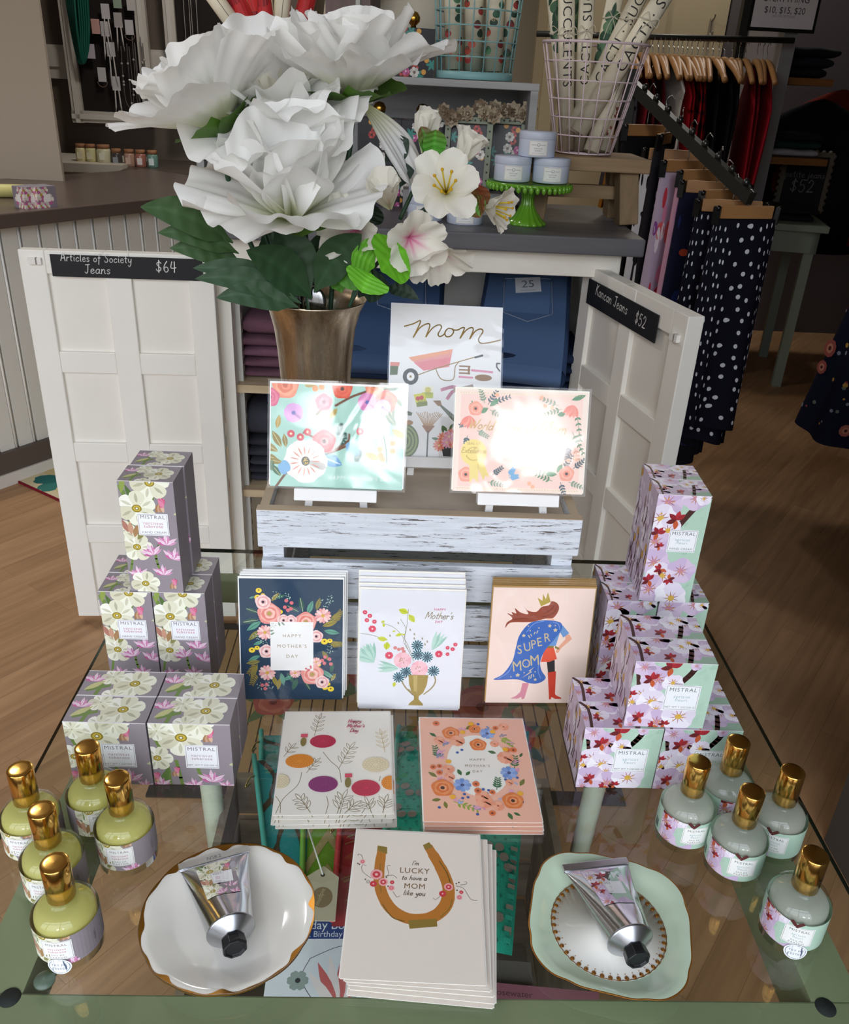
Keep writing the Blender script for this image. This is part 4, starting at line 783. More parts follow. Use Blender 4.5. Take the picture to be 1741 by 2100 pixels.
def skirt(label, q, rz, w, L, flare, cols, seed, dots=False, blot=None, taper=.5):
    g = random.Random(seed); ph = g.uniform(0, 6)
    def fn(u, v):
        a = 2 * math.pi * u; r = w / 2 * (1 + flare * v); c = math.copysign(abs(math.cos(a)) ** .7, math.cos(a)); th = .018 + .035 * v * taper + .012 * v * math.sin(7 * a + ph)
        return Vector((r * c + .012 * v * math.sin(9 * u * 3.1 + ph), th * math.copysign(abs(math.sin(a)) ** .8, math.sin(a)) - .004, -.012 - L * v - .012 * math.sin(a * 2 + ph) * v))
    m = MB().grid(fn, 72, 30, cols[0], wrap=True, cf=(lambda u, v: lin(cols[int((v * 3 + u) * 1.0) % len(cols)])) if len(cols) > 1 and not blot else None)
    def spot(u, v, ru, rv, col, n=12, k=.0006):
        def P(t): uu, vv = u + ru * math.cos(t), v + rv * math.sin(t); a = fn(uu, vv); e = fn(uu + .004, vv) - a; f = fn(uu, vv + .004) - a; nn = e.cross(f).normalized(); return a + nn * (-k if nn.y > 0 else k) if False else a + Vector((0, -k * 2.5, 0))
        m.add([P(2 * math.pi * i / n) for i in range(n)], [tuple(range(n))], col)
    if dots:
        rows = int(L / .032)
        for r_ in range(rows):
            for c_ in range(10): spot(.52 + .46 * (c_ + .5 * (r_ % 2)) / 10 + g.uniform(-.016, .016), (r_ + .6 + g.uniform(-.2, .2)) / rows * .97, .0062, .0066 / L, '#dfe0ea')
    if blot:
        for _ in range(blot[0]): spot(g.uniform(.53, .97), g.uniform(.05, .93), g.uniform(.012, .04), g.uniform(.012, .05), g.choice(blot[1]), 9)
    o = m.build('hanging_skirt', printed(.85, .15)); o.location = q; o.rotation_euler = (0, 0, rz); return tag(o, label, 'skirt', 'skirts on the sloping arm')
ch0 = None
def clip_hanger(label, q, rz, hookup):
    global ch0
    t = thing('skirt_hanger', label, 'hanger', q, rz, 'clip hangers on the sloping arm')
    MB().box(-.083, .083, -.006, .006, -.016, .018).build('bar', HW, t, bevel=.002)
    MB().tube(cr([(0, 0, .018), (0, 0, hookup * .6), (.0, .012, hookup * .85), (0, 0, hookup), (0, -.016, hookup * .92)], 5), .0018, 6).build('hook', HK, t)
    for s_ in (-1, 1): MB().bar((s_ * .096, -.008, .016), (s_ * .094, -.006, -.03), .02, .012).ball((s_ * .096, -.012, .012), .008, n=8).build('clip', mat('#3c3c3e', .25, .9), t)
sk = [((1325, 268), 'black skirt in the deep shade behind the wooden stool', ['#141317'], 0, .5, 0, None), ((1362, 285), 'charcoal skirt hanging behind the white one with black lettering', ['#1d1c22'], 0, .5, 0, None), ((1386, 320), 'white skirt with black brush marks beside the wooden stool', ['#c9c9cf'], 0, .62, 0, (34, ['#101014', '#16161c'])), ((1408, 341), 'white and purple floral skirt hanging by the grey cabinet top', ['#b9a9c0'], 0, .8, .15, (46, ['#8a4d92', '#e8e2ea', '#c7404e', '#d98aa8', '#5a3a8c', '#e06a6a'])), ((1440, 361), 'pink and lilac floral skirt, a narrow strip beside the purple one', ['#c793a8'], 0, .75, .1, (26, ['#9a5aa0', '#e8c4d4', '#d0446a'])), ((1466, 386), 'navy skirt with small bright flowers on the sloping arm', ['#14172e'], 0, .8, .1, (20, ['#b0452c', '#c9902c', '#1f2a5c', '#a0305a'])), ((1482, 402), 'dark skirt with dull red flowers behind the polka dots', ['#111018'], 0, .8, .1, (12, ['#6a1430', '#7a2038', '#2a2040'])), ((1500, 424), 'navy polka dot skirt, rear of the two dotted ones', ['#11121f'], 1, .68, .14, None), ((1530, 436), 'navy polka dot skirt at the front end of the sloping arm', ['#12131f'], 1, .60, .12, None)]
for i, ((u, v), lb, cols, dts, L, fl_, bl) in enumerate(sk):
    k = (i + .3) / 8.4; y = SA.y + dS.y * min(1, k) - .0; q = hy(u, v, y); 
    rz = R([28, 62, -20, 24, 26, -8, 30, -4, 14][i]); arm = SA + dS * min(1, max(0, (y - SA.y) / dS.y))
    clip_hanger(f'wooden clip hanger holding the {lb.split(",")[0].split(" hanging")[0].split(" beside")[0].split(" behind")[0].split(" on the")[0].split(" at the")[0].split(" in the")[0]}' + (' in shade' if i == 0 else ' at the rear' if i == 7 else ' at the arm end' if i == 8 else ''), q, rz, max(.05, arm.z + .02 - q.z))
    skirt(lb, q + Vector((0, -.0, -.004)), rz, .195, L, fl_, cols, i + 40, bool(dts), bl)
# grey post, shelves and dark clothes
SH = grain('#a06f3e', '#84572c', 'X', (2, 20, 20), .5)
PX = hy(1592, 150, 4.3)
struct('wall_post', MB().box(PX.x, PX.x + .06, 4.3, 4.75, 0, 2.95, '#8f8c90'), printed(.7))
struct('wall_rear', MB().box(PX.x + .07, 3.3, 5.3, 5.36, 0, 2.95, '#5a5355'), printed(.7))
for i, (u, v, w, lb) in enumerate(((1650, 160, .30, 'wooden bracket shelf holding dark folded clothes, upper right'), (1640, 325, .32, 'wooden bracket shelf holding green and white folded clothes'))):
    p = hy(u, v, 4.4); o = MB().box(-.14, .14, -.02, .4, -.03, .0).build('wall_shelf', SH); o.location = (p.x, 4.42, p.z); tag(o, lb, 'shelf')
    if i == 0:
        for k in range(3): folded('folded_garment', .25, .3, .045, mat(['#15161c', '#1b1f2c', '#0f1014'][k], .9, bump=.3), 70 + k, (p.x + .02 * k, 4.6, p.z + .044 * k), R(3 * k), ['black folded garment lowest on the upper right shelf', 'navy folded garment in the middle of the upper right shelf', 'black folded garment topmost on the upper right shelf'][k], 'dark clothes on the upper shelf')['category'] = 'clothing'
    else:
        for k, (c, l2) in enumerate((('#b7b3b8', 'white folded garment lowest on the middle right shelf'), ('#10392f', 'dark green folded garment on the middle right shelf'), ('#14151b', 'black folded garment topmost on the middle right shelf'))):
            folded('folded_garment', .25 - .02 * k, .28, .036, mat(c, .9, bump=.3), 80 + k, (p.x - .01 + .01 * k, 4.6, p.z + .035 * k), R(5 * k), l2, 'clothes on the middle shelf')['category'] = 'clothing'
for i, (u, v, c, lb) in enumerate(((1690, 190, '#17151a', 'black garment hanging below the upper right shelf'), (1735, 170, '#5a1d16', 'rust red garment hanging at the right edge of the shop'))):
    p = hy(u, v, 4.7); o = garment_mesh(.6, .75, .08, 3, 90 + i, col=c).build('hanging_garment', printed(.9, .1)); o.location = (p.x + .05, 4.8, p.z); o.rotation_euler = (0, 0, R(80)); tag(o, lb, 'clothing')
# price sign on the rail
p = hy(1530, 62, 4.28); t = thing('framed_price_sign', 'black framed white sign with sale prices above the clothes rail', 'sign', (p.x, 4.28, p.z))
MB().box(-.0, .30, -.01, .01, 0, .3, '#101012').build('frame', printed(.4), t)
A = Art().rect(.012, .014, .288, .286, '#d3cfd4').text('EVERYTHING', .15, .113, .038, '#3a3840', sx=.9).text('$10, $15, $20', .15, .070, .036, '#3a3840', sx=.9).text('NO EXCEPTIONS', .15, .055, .013, '#85828a')
MB().art(A, lambda x, y, q: (x, -.0105 - q, y)).build('sheet', printed(.5), t)
# beige door panels behind the rail
dm = mat('#b7a888', .75)
struct('wall_panel', MB().box(.7, PX.x + .06, 5.3, 5.36, 0, 2.95).box(.75, .82, 5.27, 5.3, 0, 2.9).box(1.2, 1.27, 5.27, 5.3, 0, 2.9).box(1.32, 1.39, 5.27, 5.3, 0, 2.9), dm)
p = hy(1460, 55, 5.27); t = thing('wall_hook', 'small metal wall hook on the beige panel above the rail', 'hook', (p.x, 5.295, p.z)); MB().box(-.01, .01, -.006, 0, -.05, .04).tube(cr([(0, -.006, -.03), (0, -.04, -.05), (0, -.05, -.02)], 5), .005, 8).tube(cr([(0, -.006, .03), (0, -.04, .04), (0, -.05, .06)], 5), .004, 8).build('hook', mat('#8d8372', .5), t)
# grey green table with a framed chalk board, dark clothes, floral dress
lg = hz(1590, 790, 0); tz_ = .80; t = thing('side_table', 'grey green painted side table standing beyond the skirts', 'table', (lg.x, lg.y, 0), R(-14))
TG = '#8f9c90'
MB().box(-.45, .06, -.06, .62, tz_ - .03, tz_, TG).build('tabletop', printed(.5), t, bevel=.003)
MB().box(-.42, .03, -.03, .0, tz_ - .13, tz_ - .03, TG).box(.0, .03, -.03, .58, tz_ - .13, tz_ - .03, TG).build('apron', printed(.5), t)
for x, y in ((.0, 0), (-.4, 0), (.0, .55), (-.4, .55)): MB().bar((x, y, 0), (x, y, tz_ - .03), .045, .045, TG).build('leg', printed(.5), t)
for k in range(2): folded('folded_garment', .36, .3, .03, mat(['#1a181b', '#141316'][k], .9, bump=.3), 60 + k, (lg.x - .14 + .02 * k, lg.y + .22, tz_ + .03 * k), R(-8), ['dark folded garment lying on the grey green table', 'black folded garment on top of another on the grey green table'][k], 'clothes on the side table')['category'] = 'clothing'
p = hy(1645, 400, lg.y + .42); t = thing('chalk_board', 'small chalk board in a scalloped frame on the side table', 'sign', (p.x, lg.y + .44, tz_), R(-10))
A = Art().hand('petite jeans', 0, .17, .016, .003, '#8f8c88').hand('$52', 0, .10, .03, .005, '#8f8c88')
b = MB().box(-.12, .12, -.008, .008, 0, .29, '#6f6658')
for k in range(9):
    for x in (-.12, .12): b.ball((x, 0, .016 + k * .032), .012, '#6f6658', n=8)
for k in range(7):
    for z in (0.004, .29): b.ball((-.1 + k * .033, 0, z), .012, '#6f6658', n=8)
b.build('frame', printed(.6), t); MB().box(-.1, .1, -.0095, -.007, .02, .27, '#15151a').art(A, lambda x, y, q: (x, -.0096 - q, y)).build('board', printed(.7), t)
p = hz(1700, 900, .32); q = Vector((p.x + .215, p.y + .1, 1.25)); o = None
def dress(label, q, rz, w, L):
    g = random.Random(5)
    def fn(u, v): a = 2 * math.pi * u; r = w * (.28 + .72 * v ** .8); return Vector((r * math.cos(a) * (1 + .05 * math.sin(9 * a)), r * .7 * math.sin(a) * (1 + .07 * math.sin(9 * a)), -L * v - .02 * math.sin(2 * a) * v))
    m = MB().grid(fn, 96, 30, '#15182c', wrap=True)
    for _ in range(420):
        u, v = g.uniform(0, 1), g.uniform(.05, .98); big = g.random() < .3; r = g.uniform(.018, .03) if big else g.uniform(.004, .009); c0_ = fn(u, v); e = (fn(u + .002, v) - c0_).normalized(); f = (fn(u, v + .002) - c0_).normalized(); nn = e.cross(f); nn = nn if nn.x * c0_.x + nn.y * c0_.y > 0 else -nn
        for ring in ((0, r, g.choice(['#a4554f', '#b36a5c', '#8a4a5c'])), (1, r * .55, '#c98a72'), (2, r * .25, '#5a2a2c')) if big else ((0, r, g.choice(['#8d93a5', '#c79a4a', '#6c7a6a', '#a05050'])),):
            k = 10 if big else 6; m.add([c0_ + e * (ring[1] * (1 + .22 * math.sin(5 * t_) * (ring[0] == 0)) * math.cos(t_)) + f * (ring[1] * (1 + .22 * math.sin(5 * t_) * (ring[0] == 0)) * math.sin(t_)) + nn * (.0015 + .0006 * ring[0]) for t_ in [2 * math.pi * i / k for i in range(k)]], [tuple(range(k))], ring[2])
    o = m.build('floral_dress', printed(.85, .15)); o.location = q; o.rotation_euler = (0, 0, rz); return tag(o, label, 'dress')
dress('navy dress with coral flowers at the right edge of the shop', q, 0, .27, .93)
t = thing('dress_rail', 'dark metal rail holding the navy floral dress at the right edge', 'rail', (q.x, q.y, q.z + .06)); MB().tube([(0, 0, 0), (3.28 - q.x, 0, 0)], .012, 10).tube([(0, 0, 0), (0, 0, -.07)], .004, 8).build('rail', BLK, t)
# ================================================================== the glass table
T = .74; GT = .006
tb_ = thing('folding_table', 'pale green painted table frame under the glass top', 'table', (0, 0, 0))
PG = grain('#929878', '#888e70', 'X', (2, 9, 9), .4, .45, .24, '#4a463a', .08)
FX0, FX1, FY0, FY1 = -.302, .372, .352, 1.0; zf = T - GT - .001
b = MB()
MB().box(FX0, FX1, FY0, FY0 + .05, zf - .05, zf).build('front_rail', PG, tb_, bevel=.002)
MB().box(FX0, FX1, FY1 - .022, FY1, zf - .035, zf).build('back_rail', PG, tb_, bevel=.002)
MB().box(FX0, FX0 + .04, FY0 + .05, FY1 - .022, zf - .05, zf).build('side_rail', grain('#929878', '#888e70', 'Y', (2, 9, 9), .4, .45, .24, '#4a463a', .08), tb_)
MB().box(FX1 - .04, FX1, FY0 + .05, FY1 - .022, zf - .05, zf).build('side_rail', grain('#929878', '#888e70', 'Y', (2, 9, 9), .4, .45, .24, '#4a463a', .08), tb_)
for x, y, dx in ((FX0 + .035, FY0 + .02, -.02), (FX1 - .035, FY0 + .02, .02), (FX0 + .03, FY1 - .02, .005), (FX1 - .03, FY1 - .02, -.02)):
    MB().tube([(x + dx, y + (.02 if y > .6 else -.01), 0), (x, y, zf - .05)], [.014, .019], 14, '#bfc8b4').build('leg', printed(.5), tb_)
for _p in (hz(20, 2046, zf), hz(1693, 2066, zf)): x, y = _p.x, _p.y; MB().lathe([(.0078, 0), (.0075, .0006), (0, .0007)], 24, c=(x, y, zf)).build('corner_pad', mat('#23262a', .7, noise=.7, nscale=160), tb_)
gl = MB(); gx0, gx1, gy0, gy1 = -.336, .406, .338, 1.052
gl.box(gx0, gx1, gy0, gy1, T - GT, T)
for i in range(2, 6): gl.m[i] = 1
gt = gl.build('glass_top', [clear('#f8fbf8', 1.5, .0), mat('#0e1a17', .1, 0, .6)]); tag(gt, 'clear glass sheet lying on the pale green table frame', 'glass top')
for i, (u, v) in enumerate(((92, 2012),)):
    o = MB().lathe([(.0075, 0), (.0075, .002), (0, .0022)], 20).build('bumper_dot', clear('#b9cdbf', 1.4, .3, body=.5, bodycol='#9fb3a2')); o.location = hz(u, v, zf - .03); o.location.z = T; o.location = hz(u, v, T); tag(o, 'small translucent green dot on the glass near the front left tester bottle', 'dot')
# ------------------------------------------------------------------ crate below, with pouches and packets
uc = thing('wooden_crate', 'grey brown wooden crate under the glass table holding pouches', 'crate', (0, 0, 0)); UW = grain('#8a7a69', '#5f5247', 'X', (2, 18, 18), .6, .7, .25, '#b0a695', .2)
UX0, UX1, UY0, UY1, UZ = -.245, .265, .50, 1.06, .30
MB().box(UX0, UX1, UY0, UY1, .0, .012).build('bottom', UW, uc)
for k in range(3):
    z = .02 + k * .098; MB().box(UX0, UX1, UY0 - .012, UY0, z, z + .082).build('front_slat', UW, uc); MB().box(UX0, UX1, UY1, UY1 + .012, z, z + .082).build('back_slat', UW, uc)
    MB().box(UX0 - .012, UX0, UY0 - .012, UY1 + .012, z, z + .082).build('side_slat', UW, uc); MB().box(UX1, UX1 + .012, UY0 - .012, UY1 + .012, z, z + .082).build('side_slat', UW, uc)
# pouches lie on a pile inside the crate; each is a soft flat bag with a zip
def pouch(label, corners, z0, z1, col, art=None, zipc=None, th=.022, zip_side=0):
    P = [hz(u, v, z) for (u, v), z in zip(corners, (z1, z1, z0, z0))]       # back-left, back-right, front-right, front-left
    t = thing('zip_pouch', label, 'pouch', (0, 0, 0), 0, 'zip pouches in the crate')
    def base(u, v): a = P[3].lerp(P[2], u); c = P[0].lerp(P[1], u); return a.lerp(c, v)
    def puff(u, v): return th * (max(0, 16 * u * (1 - u) * v * (1 - v))) ** .35
    m = MB().grid(lambda u, v: base(u, v) + Vector((0, 0, puff(u, v) * .5)), 24, 24, col); m.grid(lambda u, v: base(u, 1 - v) - Vector((0, 0, puff(u, v) * .5)), 24, 24, col)
    if art: 
        A, k = art; A.clip(.02, .02, .98, .98); A.strips(.06); m.art(A, lambda x, y, q: base(x, y) + Vector((0, 0, puff(x, y) * .5 + q * 1.0)), base=6e-4, step=4e-5)
    m.build('fabric', printed(.85, .2, bump=.4, bscale=500), t)
    if zipc:
        e = [base(.012 if zip_side == 0 else .988, k / 10) + Vector((0, 0, .012)) for k in range(11)] if zip_side < 2 else [base(k / 10, .985) + Vector((0, 0, .012)) for k in range(11)]
        MB().tube(e, .0042, 8, zipc).build('zip', printed(.5), t)
        q = e[8]; MB().tube(cr([q, q + Vector((-.008, -.012, .008)), q + Vector((-.012, -.03, .006)), q + Vector((-.006, -.02, .004))], 4), .0016, 6).build('zip_pull', mat('#b59a5c', .3, 1), t)
    return t
A = Art()
for pts in (((.2, 0), (.35, .2), (.25, .4), (.5, .55), (.4, .75), (.6, 1)), ((.5, .55), (.8, .6), (1, .5)), ((.35, .2), (.65, .15), (.8, 0)), ((.25, .4), (0, .5)), ((.4, .75), (.1, .85), (0, .95)), ((.65, .15), (.8, .35), (.8, .6))): A.line(pts, .055, '#4c4030', 5)
pouch('turquoise pouch with brown branches, back one of the pair at the left of the crate', ((535, 1508), (640, 1508), (640, 1640), (535, 1640)), .29, .27, '#2f9490', (A, 1), '#4fb3a6')
A = Art()
for pts in (((.1, 1), (.35, .8), (.25, .6), (.55, .5), (.3, .25), (.5, 0)), ((.25, .6), (0, .5)), ((.55, .5), (.9, .6), (1, .8)), ((.3, .25), (.05, .1)), ((.35, .8), (.7, .85), (.9, 1)), ((.55, .5), (.8, .3), (.75, 0))): A.line(pts, .06, '#4c4030', 5)
pouch('turquoise pouch with brown branches, front one of the pair at the left of the crate', ((520, 1560), (630, 1552), (640, 1840), (550, 1810)), .34, .31, '#2f8f92', (A, 1), '#4fb3a6')
pouch('magenta pouch showing as a strip between the turquoise and lime ones', ((612, 1640), (650, 1640), (650, 1880), (600, 1880)), .31, .29, '#8e2070', None, '#a83088')
A = Art()
for k in range(4): A.line([(.1, .05 + .28 * k), (.55, .3 + .28 * k), (.95, .1 + .28 * k)], .09, '#a99a6a')
lp = pouch('lime green pouch with gold chevrons and a paper tag in the crate', ((622, 1630), (720, 1630), (710, 1880), (618, 1880)), .345, .315, '#6d9a2c', (A, 1), '#79b545')
A = Art(); g = random.Random(8)
for k in range(30): x, y = g.uniform(.1, .9), g.uniform(.1, .9); A.line([(x, y), (x + .2, y + .02)], .012, '#8a5a3a', up=0)
pouch('dark red pouch with gold threads beside the lime green one', ((700, 1650), (790, 1650), (790, 1900), (680, 1900)), .352, .33, '#8c1f27', (A, 1), '#c5323a')
A = Art(); g = random.Random(9)
for r_ in range(26):
    for c_ in range(13):
        if (c_ + r_ * 2 + int(3 * math.sin(r_ * .5))) % 9 >= 6: A.ell(.04 + c_ * .077 + .038 * (r_ % 2), .03 + r_ * .037, .036, .018, '#857c72', n=8, up=0)
        else: A.ell(.04 + c_ * .077 + .038 * (r_ % 2), .03 + r_ * .037, .012, .007, '#187a68', n=6, up=0)
A.up()
for r_ in range(26): A.rect(.93, .02 + r_ * .037, 1.0, .036 + r_ * .037, '#8f857a' if r_ % 2 else '#2aa890')
pouch('large turquoise woven pouch under the flat peach cards', ((815, 1500), (1085, 1500), (1050, 1960), (760, 1900)), .385, .345, '#23a188', (A, 1), '#27a08c', .03)
ag = hz(660, 1815, .375); o = MB(); c5 = [(-.022, -.055), (.022, -.055), (.022, .012), (0, .03), (-.022, .012)]
o.add([(x, y, 0) for x, y in c5] + [(x, y, .0012) for x, y in c5], [(0, 4, 3, 2, 1), (5, 6, 7, 8, 9)] + [(i, (i + 1) % 5, 5 + (i + 1) % 5, 5 + i) for i in range(5)], '#c8bfa4')
o.art(Art().ell(.002, -.02, .014, .016, '#8a7552').ell(.0, .015, .003, None, '#4a4036').text('mudpie', .002, -.02, .009, '#c8b68c', rot=75), lambda x, y, q: (x, y, .0013 + q))
o = o.build('price_tag', printed(.6)); o.location = ag; tag(o, 'cream paper tag tied to the lime green pouch', 'tag')
o = MB().tube([ag + Vector((0, .015, .002)), hz(632, 1700, .40)], .0012, 6, '#d8d8d0').build('tag_string', printed(.6)); tag(o, 'white string of the cream paper tag', 'string')
# packets lying at the front of the crate
def packet(label, c, w, h, rz, art, base, hang=True, tint=None, th=.006, cat='packet', tilt_=0):
    M = Matrix.Translation(c) @ Matrix.Rotation(rz, 4, 'Z') @ Matrix.Rotation(tilt_, 4, 'X'); t = thing('packet', label, cat, M=M, group='packets at the front of the crate')
    MB().box(-w / 2, w / 2, -h / 2, h / 2, 0, th, base).art(art, lambda x, y, q: (x, y, th + q)).build('printed_pack', printed(.35), t)
    if hang:
        m = MB(); pts = [(-.03, h / 2), (.03, h / 2), (.03, h / 2 + .028), (.024, h / 2 + .034), (-.024, h / 2 + .034), (-.03, h / 2 + .028)]
        m.add([(x, y, th * .5) for x, y in pts] + [(x, y, th * .5 + .0006) for x, y in pts], [tuple(range(6))[::-1], tuple(range(6, 12))] + [(i, (i + 1) % 6, 6 + (i + 1) % 6, 6 + i) for i in range(6)]); m.tube([(.009 * math.cos(a), h / 2 + .016 + .007 * math.sin(a), th * .5 + .0008) for a in [2 * math.pi * i / 16 for i in range(16)]], .0007, 5, closed=True)
        m.build('hang_tab', clear('#eef2f4', 1.35, .05), t)
    return t
A = Art().rect(-.075, -.1, .075, .0795, '#dfe6ee').rect(-.075, .028, .075, .078, '#1f3f86').text('Roger la Borde', .004, .061, .0135, '#dfe6f2').text('Birthday Bouquet', .0, .0425, .0185, '#eef2fa', sx=.9).text('Hot Birthday Scent', .002, .031, .0125, '#dfe6f2', sx=.92)
for k in range(6): A.leaf(.018, -.072, 62 + k * 13, .082 - .006 * abs(k - 2.5), .013, '#cf6b6b' if k % 2 == 0 else '#efe6e6')
A.line([(-.022, .0), (-.03, -.03), (-.005, -.075), (-.05, -.078)], .0009, '#4a4a55', 6).line([(-.022, 0), (.02, .018), (.06, .01)], .0009, '#4a4a55', 6)
for a in range(0, 180, 26): A.leaf(.055, -.075, a, .04, .007, '#8a9c9c')
A.ell(.055, -.077, .009, None, '#2c2d33'); A.flower(-.035, -.03, .014, 6, ['#93a39f'], '#30343a', .25); A.leaf(.045, .024, -90, .012, .01, '#c9484f')
for i in range(3):
    z = .30 + .008 * i; c = hz(672, 1966 - 3 * i, z + .006); packet(['blue and white birthday packet lying at the bottom of its pile', 'blue and white birthday packet in the middle of its pile', 'blue and white birthday packet with striped balloon, topmost of its pile'][i], c + Vector((.004 * (2 - i), -.008 + .012 * (2 - i), 0)), .15, .16, R(1), A, '#dfe6ee')
A2 = Art().rect(-.05, -.035, .05, .035, '#d3dbe6').text('HAPPY', .0, .006, .026, '#5a5d66', sx=.8)
packet('small pale card packet reading HAPPY at the front edge of the crate', hz(750, 2045, .31), .1, .07, R(1), A2, '#c9d4e2', False)
A3 = Art().rect(-.09, -.012, .09, .012, '#8f5a68').text('Rosewater', -.02, -.004, .012, '#4a2c34')
packet('dusty pink tube packet lying along the front of the crate', hz(1080, 2052, .32), .18, .024, R(-5), A3, '#8f5a68', False, th=.012)
A4 = Art().rect(-.035, -.03, .035, .03, '#6b6560')
t = packet('clear plastic packet with hang tab at the front right of the crate', hz(1035, 2020, .315), .07, .05, R(-4), A4, '#5c5650', True)
# ------------------------------------------------------------------ whitewashed display crate on the glass
wc = thing('display_crate', 'whitewashed slatted wooden crate standing on the glass', 'crate', (0, 0, 0))
WW = grain('#dfe3ea', '#c3c8d0', 'X', (13, 150, 170), .55, .6, .432, '#5c5450', .35)
KX0, KX1, KY0, KY1, KZ = -.1365, .194, .775, 1.046, .949
b = None
for z0, z1 in ((.906, KZ), (.843, .888), (.791, .834), (T + .001, .781)):
    ov = .0025 if z0 > .9 else 0
    MB().box(KX0 - ov, KX1 + ov, KY0 - ov, KY0 + .009, z0, z1).build('front_slat', WW, wc, bevel=.0012); MB().box(KX0, KX1, KY1 - .009, KY1, z0, z1).build('back_slat', WW, wc, bevel=.0012)
    MB().box(KX0, KX0 + .009, KY0 + .0095, KY1 - .0095, z0, z1).build('side_slat', WW, wc, bevel=.001); MB().box(KX1 - .009, KX1, KY0 + .0095, KY1 - .0095, z0, z1).build('side_slat', WW, wc, bevel=.001)
for x in (KX0 + .0005, KX1 - .0225):
    for y in (KY0 + .0095, KY1 - .0315): MB().box(x, x + .022, y, y + .022, T + .001, KZ - .014).build('corner_post', WW, wc)
MB().box(KX0 + .0095, KX1 - .0095, KY0 + .0095, KY1 - .0095, KZ - .0135, KZ - .0125).build('tray_board', mat('#c3b4a3', .75, noise=.08, nscale=90), wc)
rim = MB(); rw = '#b9a58c'
rim.box(KX0 - .0024, KX1 + .0024, KY0 - .0024, KY0 + .0092, KZ, KZ + .0006, rw).box(KX0, KX1, KY1 - .0092, KY1, KZ, KZ + .0006, rw).box(KX0, KX0 + .0092, KY0 + .0092, KY1 - .0092, KZ, KZ + .0006, rw).box(KX1 - .0092, KX1, KY0 + .0092, KY1 - .0092, KZ, KZ + .0006, rw)
rim.build('bare_wood_rim', printed(.7), wc)
TZ = KZ - .0125
# ------------------------------------------------------------------ greeting cards
SLV = clear('#ffffff', 1.45, .06, wav=.13, wscale=10); SLVF = clear('#ffffff', 1.33, .12, wav=.08, wscale=9)
PAPERM = printed(.6, .3)
def card(label, art, w, h, M, env='#f3efe8', paper='#f2efe9', foil=None, group=None, sm=.003, envup=.002, sleeve=None, slz=.0031):
    t = thing('greeting_card', label, 'card', M=M, group=group)
    MB().box(-w / 2 - .0012, w / 2 + .0012, .0012, h + envup,   .0003, .0009, env).build('envelope', PAPERM, t)
    b = MB().box(-w / 2, w / 2, 0, h, .0010, .0016, paper); A = art
    b.art(A, lambda x, y, q: (x, y, .0016 + q)); b.build('card_stock', PAPERM, t)
    s = MB().box(-w / 2 - sm, w / 2 + sm, -.002, h + sm + .0015, 0, slz); s.build('clear_sleeve', sleeve or SLV, t); return t
def stand(bl, br, lean, zb=T + .0022):
    p0 = hz(*bl, zb); p1 = hz(*br, zb); x = (p1 - p0); x.z = 0; x.normalize(); back = Vector((-x.y, x.x, 0)); up = back * math.sin(lean) + Vector((0, 0, 1)) * math.cos(lean); nz = x.cross(up)
    return (p0 + p1) / 2, x, up, nz, (p1 - p0).length
def mk(o, x, up, nz): return Matrix(((x.x, up.x, nz.x, o.x), (x.y, up.y, nz.y, o.y), (x.z, up.z, nz.z, o.z), (0, 0, 0, 1)))
W5, H5 = .1075, .139
def tracer(cx, by, sx, sy):        # picture units of one card to metres on that card
    return lambda px, py: ((px - cx) * sx, (by - py) * sy)
def base_art(w, h, col, b=0, bcol='#f3f0ea'):
    A = Art()
    if b: A.rect(-w / 2, 0, w / 2, h, bcol)
    A.rect(-w / 2 + b, b, w / 2 - b, h - b, col); return A
